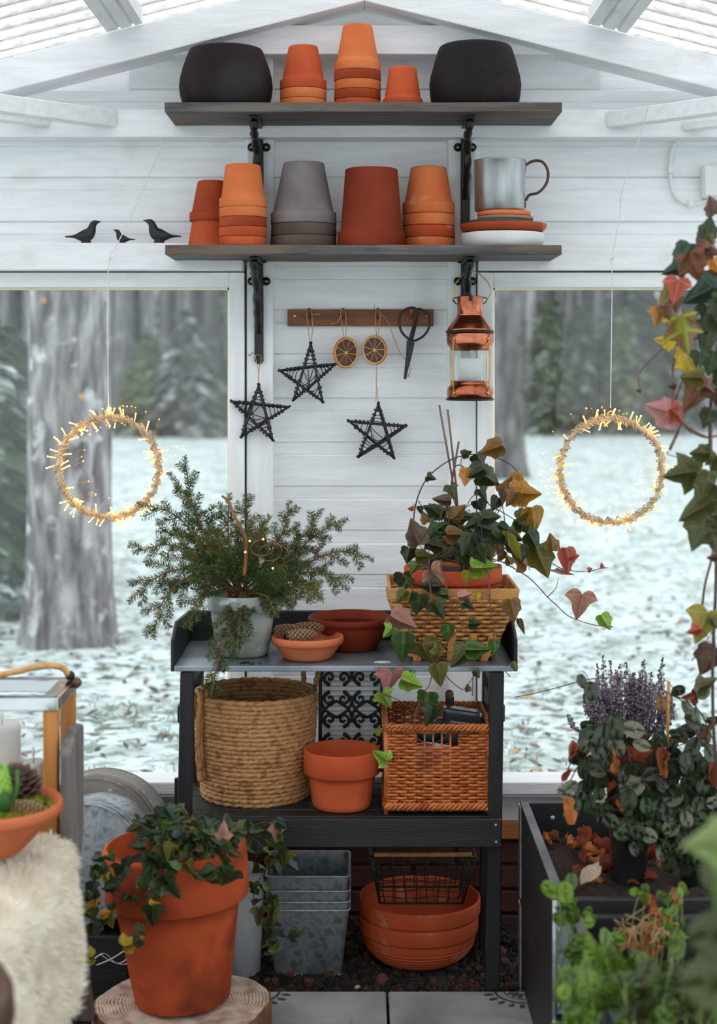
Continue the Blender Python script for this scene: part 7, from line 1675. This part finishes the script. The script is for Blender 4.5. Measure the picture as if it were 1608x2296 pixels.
trunk('pine_tree', XP(1141, 21.0), 21.0, .20, .17, 9, .45, 'dark tree trunk beyond the copper lantern outside the right window', bark_dk, 8.0)
# ---- forest edge
def tmats(n, cols, sp): return mk(n, cols, 1.6, detail=5, rough=.9, spots=sp, rand=.25, trans=.1)
fol = [tmats('spruce_far', [(28,44,28),(62,82,52)], ((196,208,206), 2.4, .55, .70)), tmats('olive_far', [(50,64,34),(92,108,62)], ((190,202,196), 2.4, .58, .72)), tmats('grey_far', [(70,74,70),(116,120,114)], ((204,212,212), 2.6, .54, .68))]
def conifer_me(seed, mat, h, w):
    r = random.Random(seed); m = MB()
    for i in range(620):
        q = r.random()**.8; z = .05*h+h*.95*q; rad = w*(1-q)**.8*(.35+.65*r.random()); a = r.random()*6.283; p = Vector((cos(a)*rad, sin(a)*rad, z-.18*rad)); s_ = (.16+.16*r.random())*w/.9
        d = Vector((cos(a), sin(a), -.45-.2*r.random())).normalized(); t_ = Vector((-sin(a), cos(a), 0)); nn = d.cross(t_)
        m.add([p-d*s_*.6, p+t_*s_*.45+nn*.02, p+d*s_*.3+t_*s_*.4, p+d*s_*1.0, p+d*s_*.3-t_*s_*.4, p-t_*s_*.45+nn*.02], [(0,1,2,3,4,5)], False)
    me = bpy.data.meshes.new('crown'); me.from_pydata([tuple(v) for v in m.v], [], m.f); me.materials.append(mat); return me
CM = [conifer_me(1, fol[0], 6, 1.5), conifer_me(2, fol[1], 5, 1.5), conifer_me(3, fol[0], 3.2, 1.1), conifer_me(4, fol[2], 3.0, 1.3), conifer_me(5, fol[1], 2.0, .9)]
tm = MB().tube([(0,0,-.1), (0,0,1.5), (.03,0,4), (0,0,9)], [.17,.15,.12,.05], 10); tme = bpy.data.meshes.new('trunk'); tme.from_pydata(tm.v, [], tm.f); tme.polygons.foreach_set('use_smooth', tm.sm); tme.materials.append(bark_f)
KIND = ['young green spruce tree at the forest edge beyond the snow', 'tall bare grey trunk at the forest edge beyond the snow']
def far_tree(x, y, ci, s_, with_trunk=True):
    t = thing('spruce_tree', (x, y, GZ-.03), KIND[0], 'tree', 'spruce trees at the forest edge'); M = Matrix.Translation((x, y, GZ-.03)) @ Matrix.Rotation(rnd(0,6.28), 4, 'Z')
    inst('crown', CM[ci], t, M @ Matrix.Scale(s_, 4)); inst('trunk', tme, t, M @ Matrix.Diagonal((.5*s_, .5*s_, .55*s_, 1)))
def far_trunk(x, y, s_):
    t = thing('pine_tree', (x, y, GZ-.03), KIND[1], 'tree', 'bare trunks at the forest edge'); inst('trunk', tme, t, Matrix.Translation((x, y, GZ-.03)) @ Euler((rnd(-.02,.02), rnd(-.03,.03), rnd(0,6))).to_matrix().to_4x4() @ Matrix.Diagonal((s_, s_, 1.3, 1)))
    M = Matrix.Translation((x, y, 5.9)); inst('crown', CM[0], t, M @ Matrix.Scale(.62, 4))
spots_f = []
def free(x, y, r):
    for q in spots_f:
        if (q[0]-x)**2+(q[1]-y)**2 < (q[2]+r)**2: return False
    spots_f.append((x, y, r)); return True
for i in range(900):
    y = 36+rnd(0, 17); x = rnd(-1, 1)*(y*.27+1.5); ci = random.choice((0,0,1,2,2,3,3,4,9,9,9)); s_ = rnd(.75, 1.15)
    if y > 44: ci = random.choice((0,1,0,9))
    if ci == 9:
        if free(x, y, .35): far_trunk(x, y, rnd(.6, 1.3))
    elif free(x, y, (1.5, 1.5, 1.1, 1.3, .9)[ci]*s_*.98): far_tree(x, y, ci, s_)
for i in range(12): far_tree(-19+i*3.5, 56.5, (0,1,0)[i % 3], 1.3)
for i in range(12): far_tree(-17.3+i*3.5, 60.5, (1,0)[i % 2], 1.35)
for i in range(300):
    y = 37+rnd(0, 14); x = random.choice((-1, 1))*rnd(y*.27+1.5, y*.27+16); ci = random.choice((0,1,2,3,9,9)); s_ = rnd(.9, 1.3)
    if ci == 9:
        if free(x, y, .6): far_trunk(x, y, rnd(.6, 1.3))
    elif free(x, y, (1.5, 1.5, 1.1, 1.3, .9)[ci]*s_*1.1): far_tree(x, y, ci, s_)
for i in range(13): far_tree(-20.5+i*3.5, 64.5, (0,1)[i % 2], 1.5)
for px, Y, ci, s_ in ((420, 34, 3, .9), (330, 34.5, 4, 1.1), (1230, 35, 1, .6), (1300, 35.5, 2, .9), (1400, 35, 1, .55), (1480, 36, 2, .8)): far_tree(XP(px, Y), Y, ci, s_)
# snowy bush beside the near trunk
for px, Y, s_, lb in ((20, 11.0, .55, 'small snowy green spruce left of the thick trunk, outside the left window'), (-60, 9.5, .6, 'snowy green spruce at the far left edge outside the left window')):
    t = thing('spruce_tree', (XP(px,Y), Y, GZ-.03), lb, 'tree'); M = Matrix.Translation((XP(px,Y), Y, GZ-.03)); inst('crown', CM[2], t, M @ Matrix.Scale(s_, 4)); inst('trunk', tme, t, M @ Matrix.Diagonal((.3, .3, .2, 1)))
bpy.context.view_layer.update()
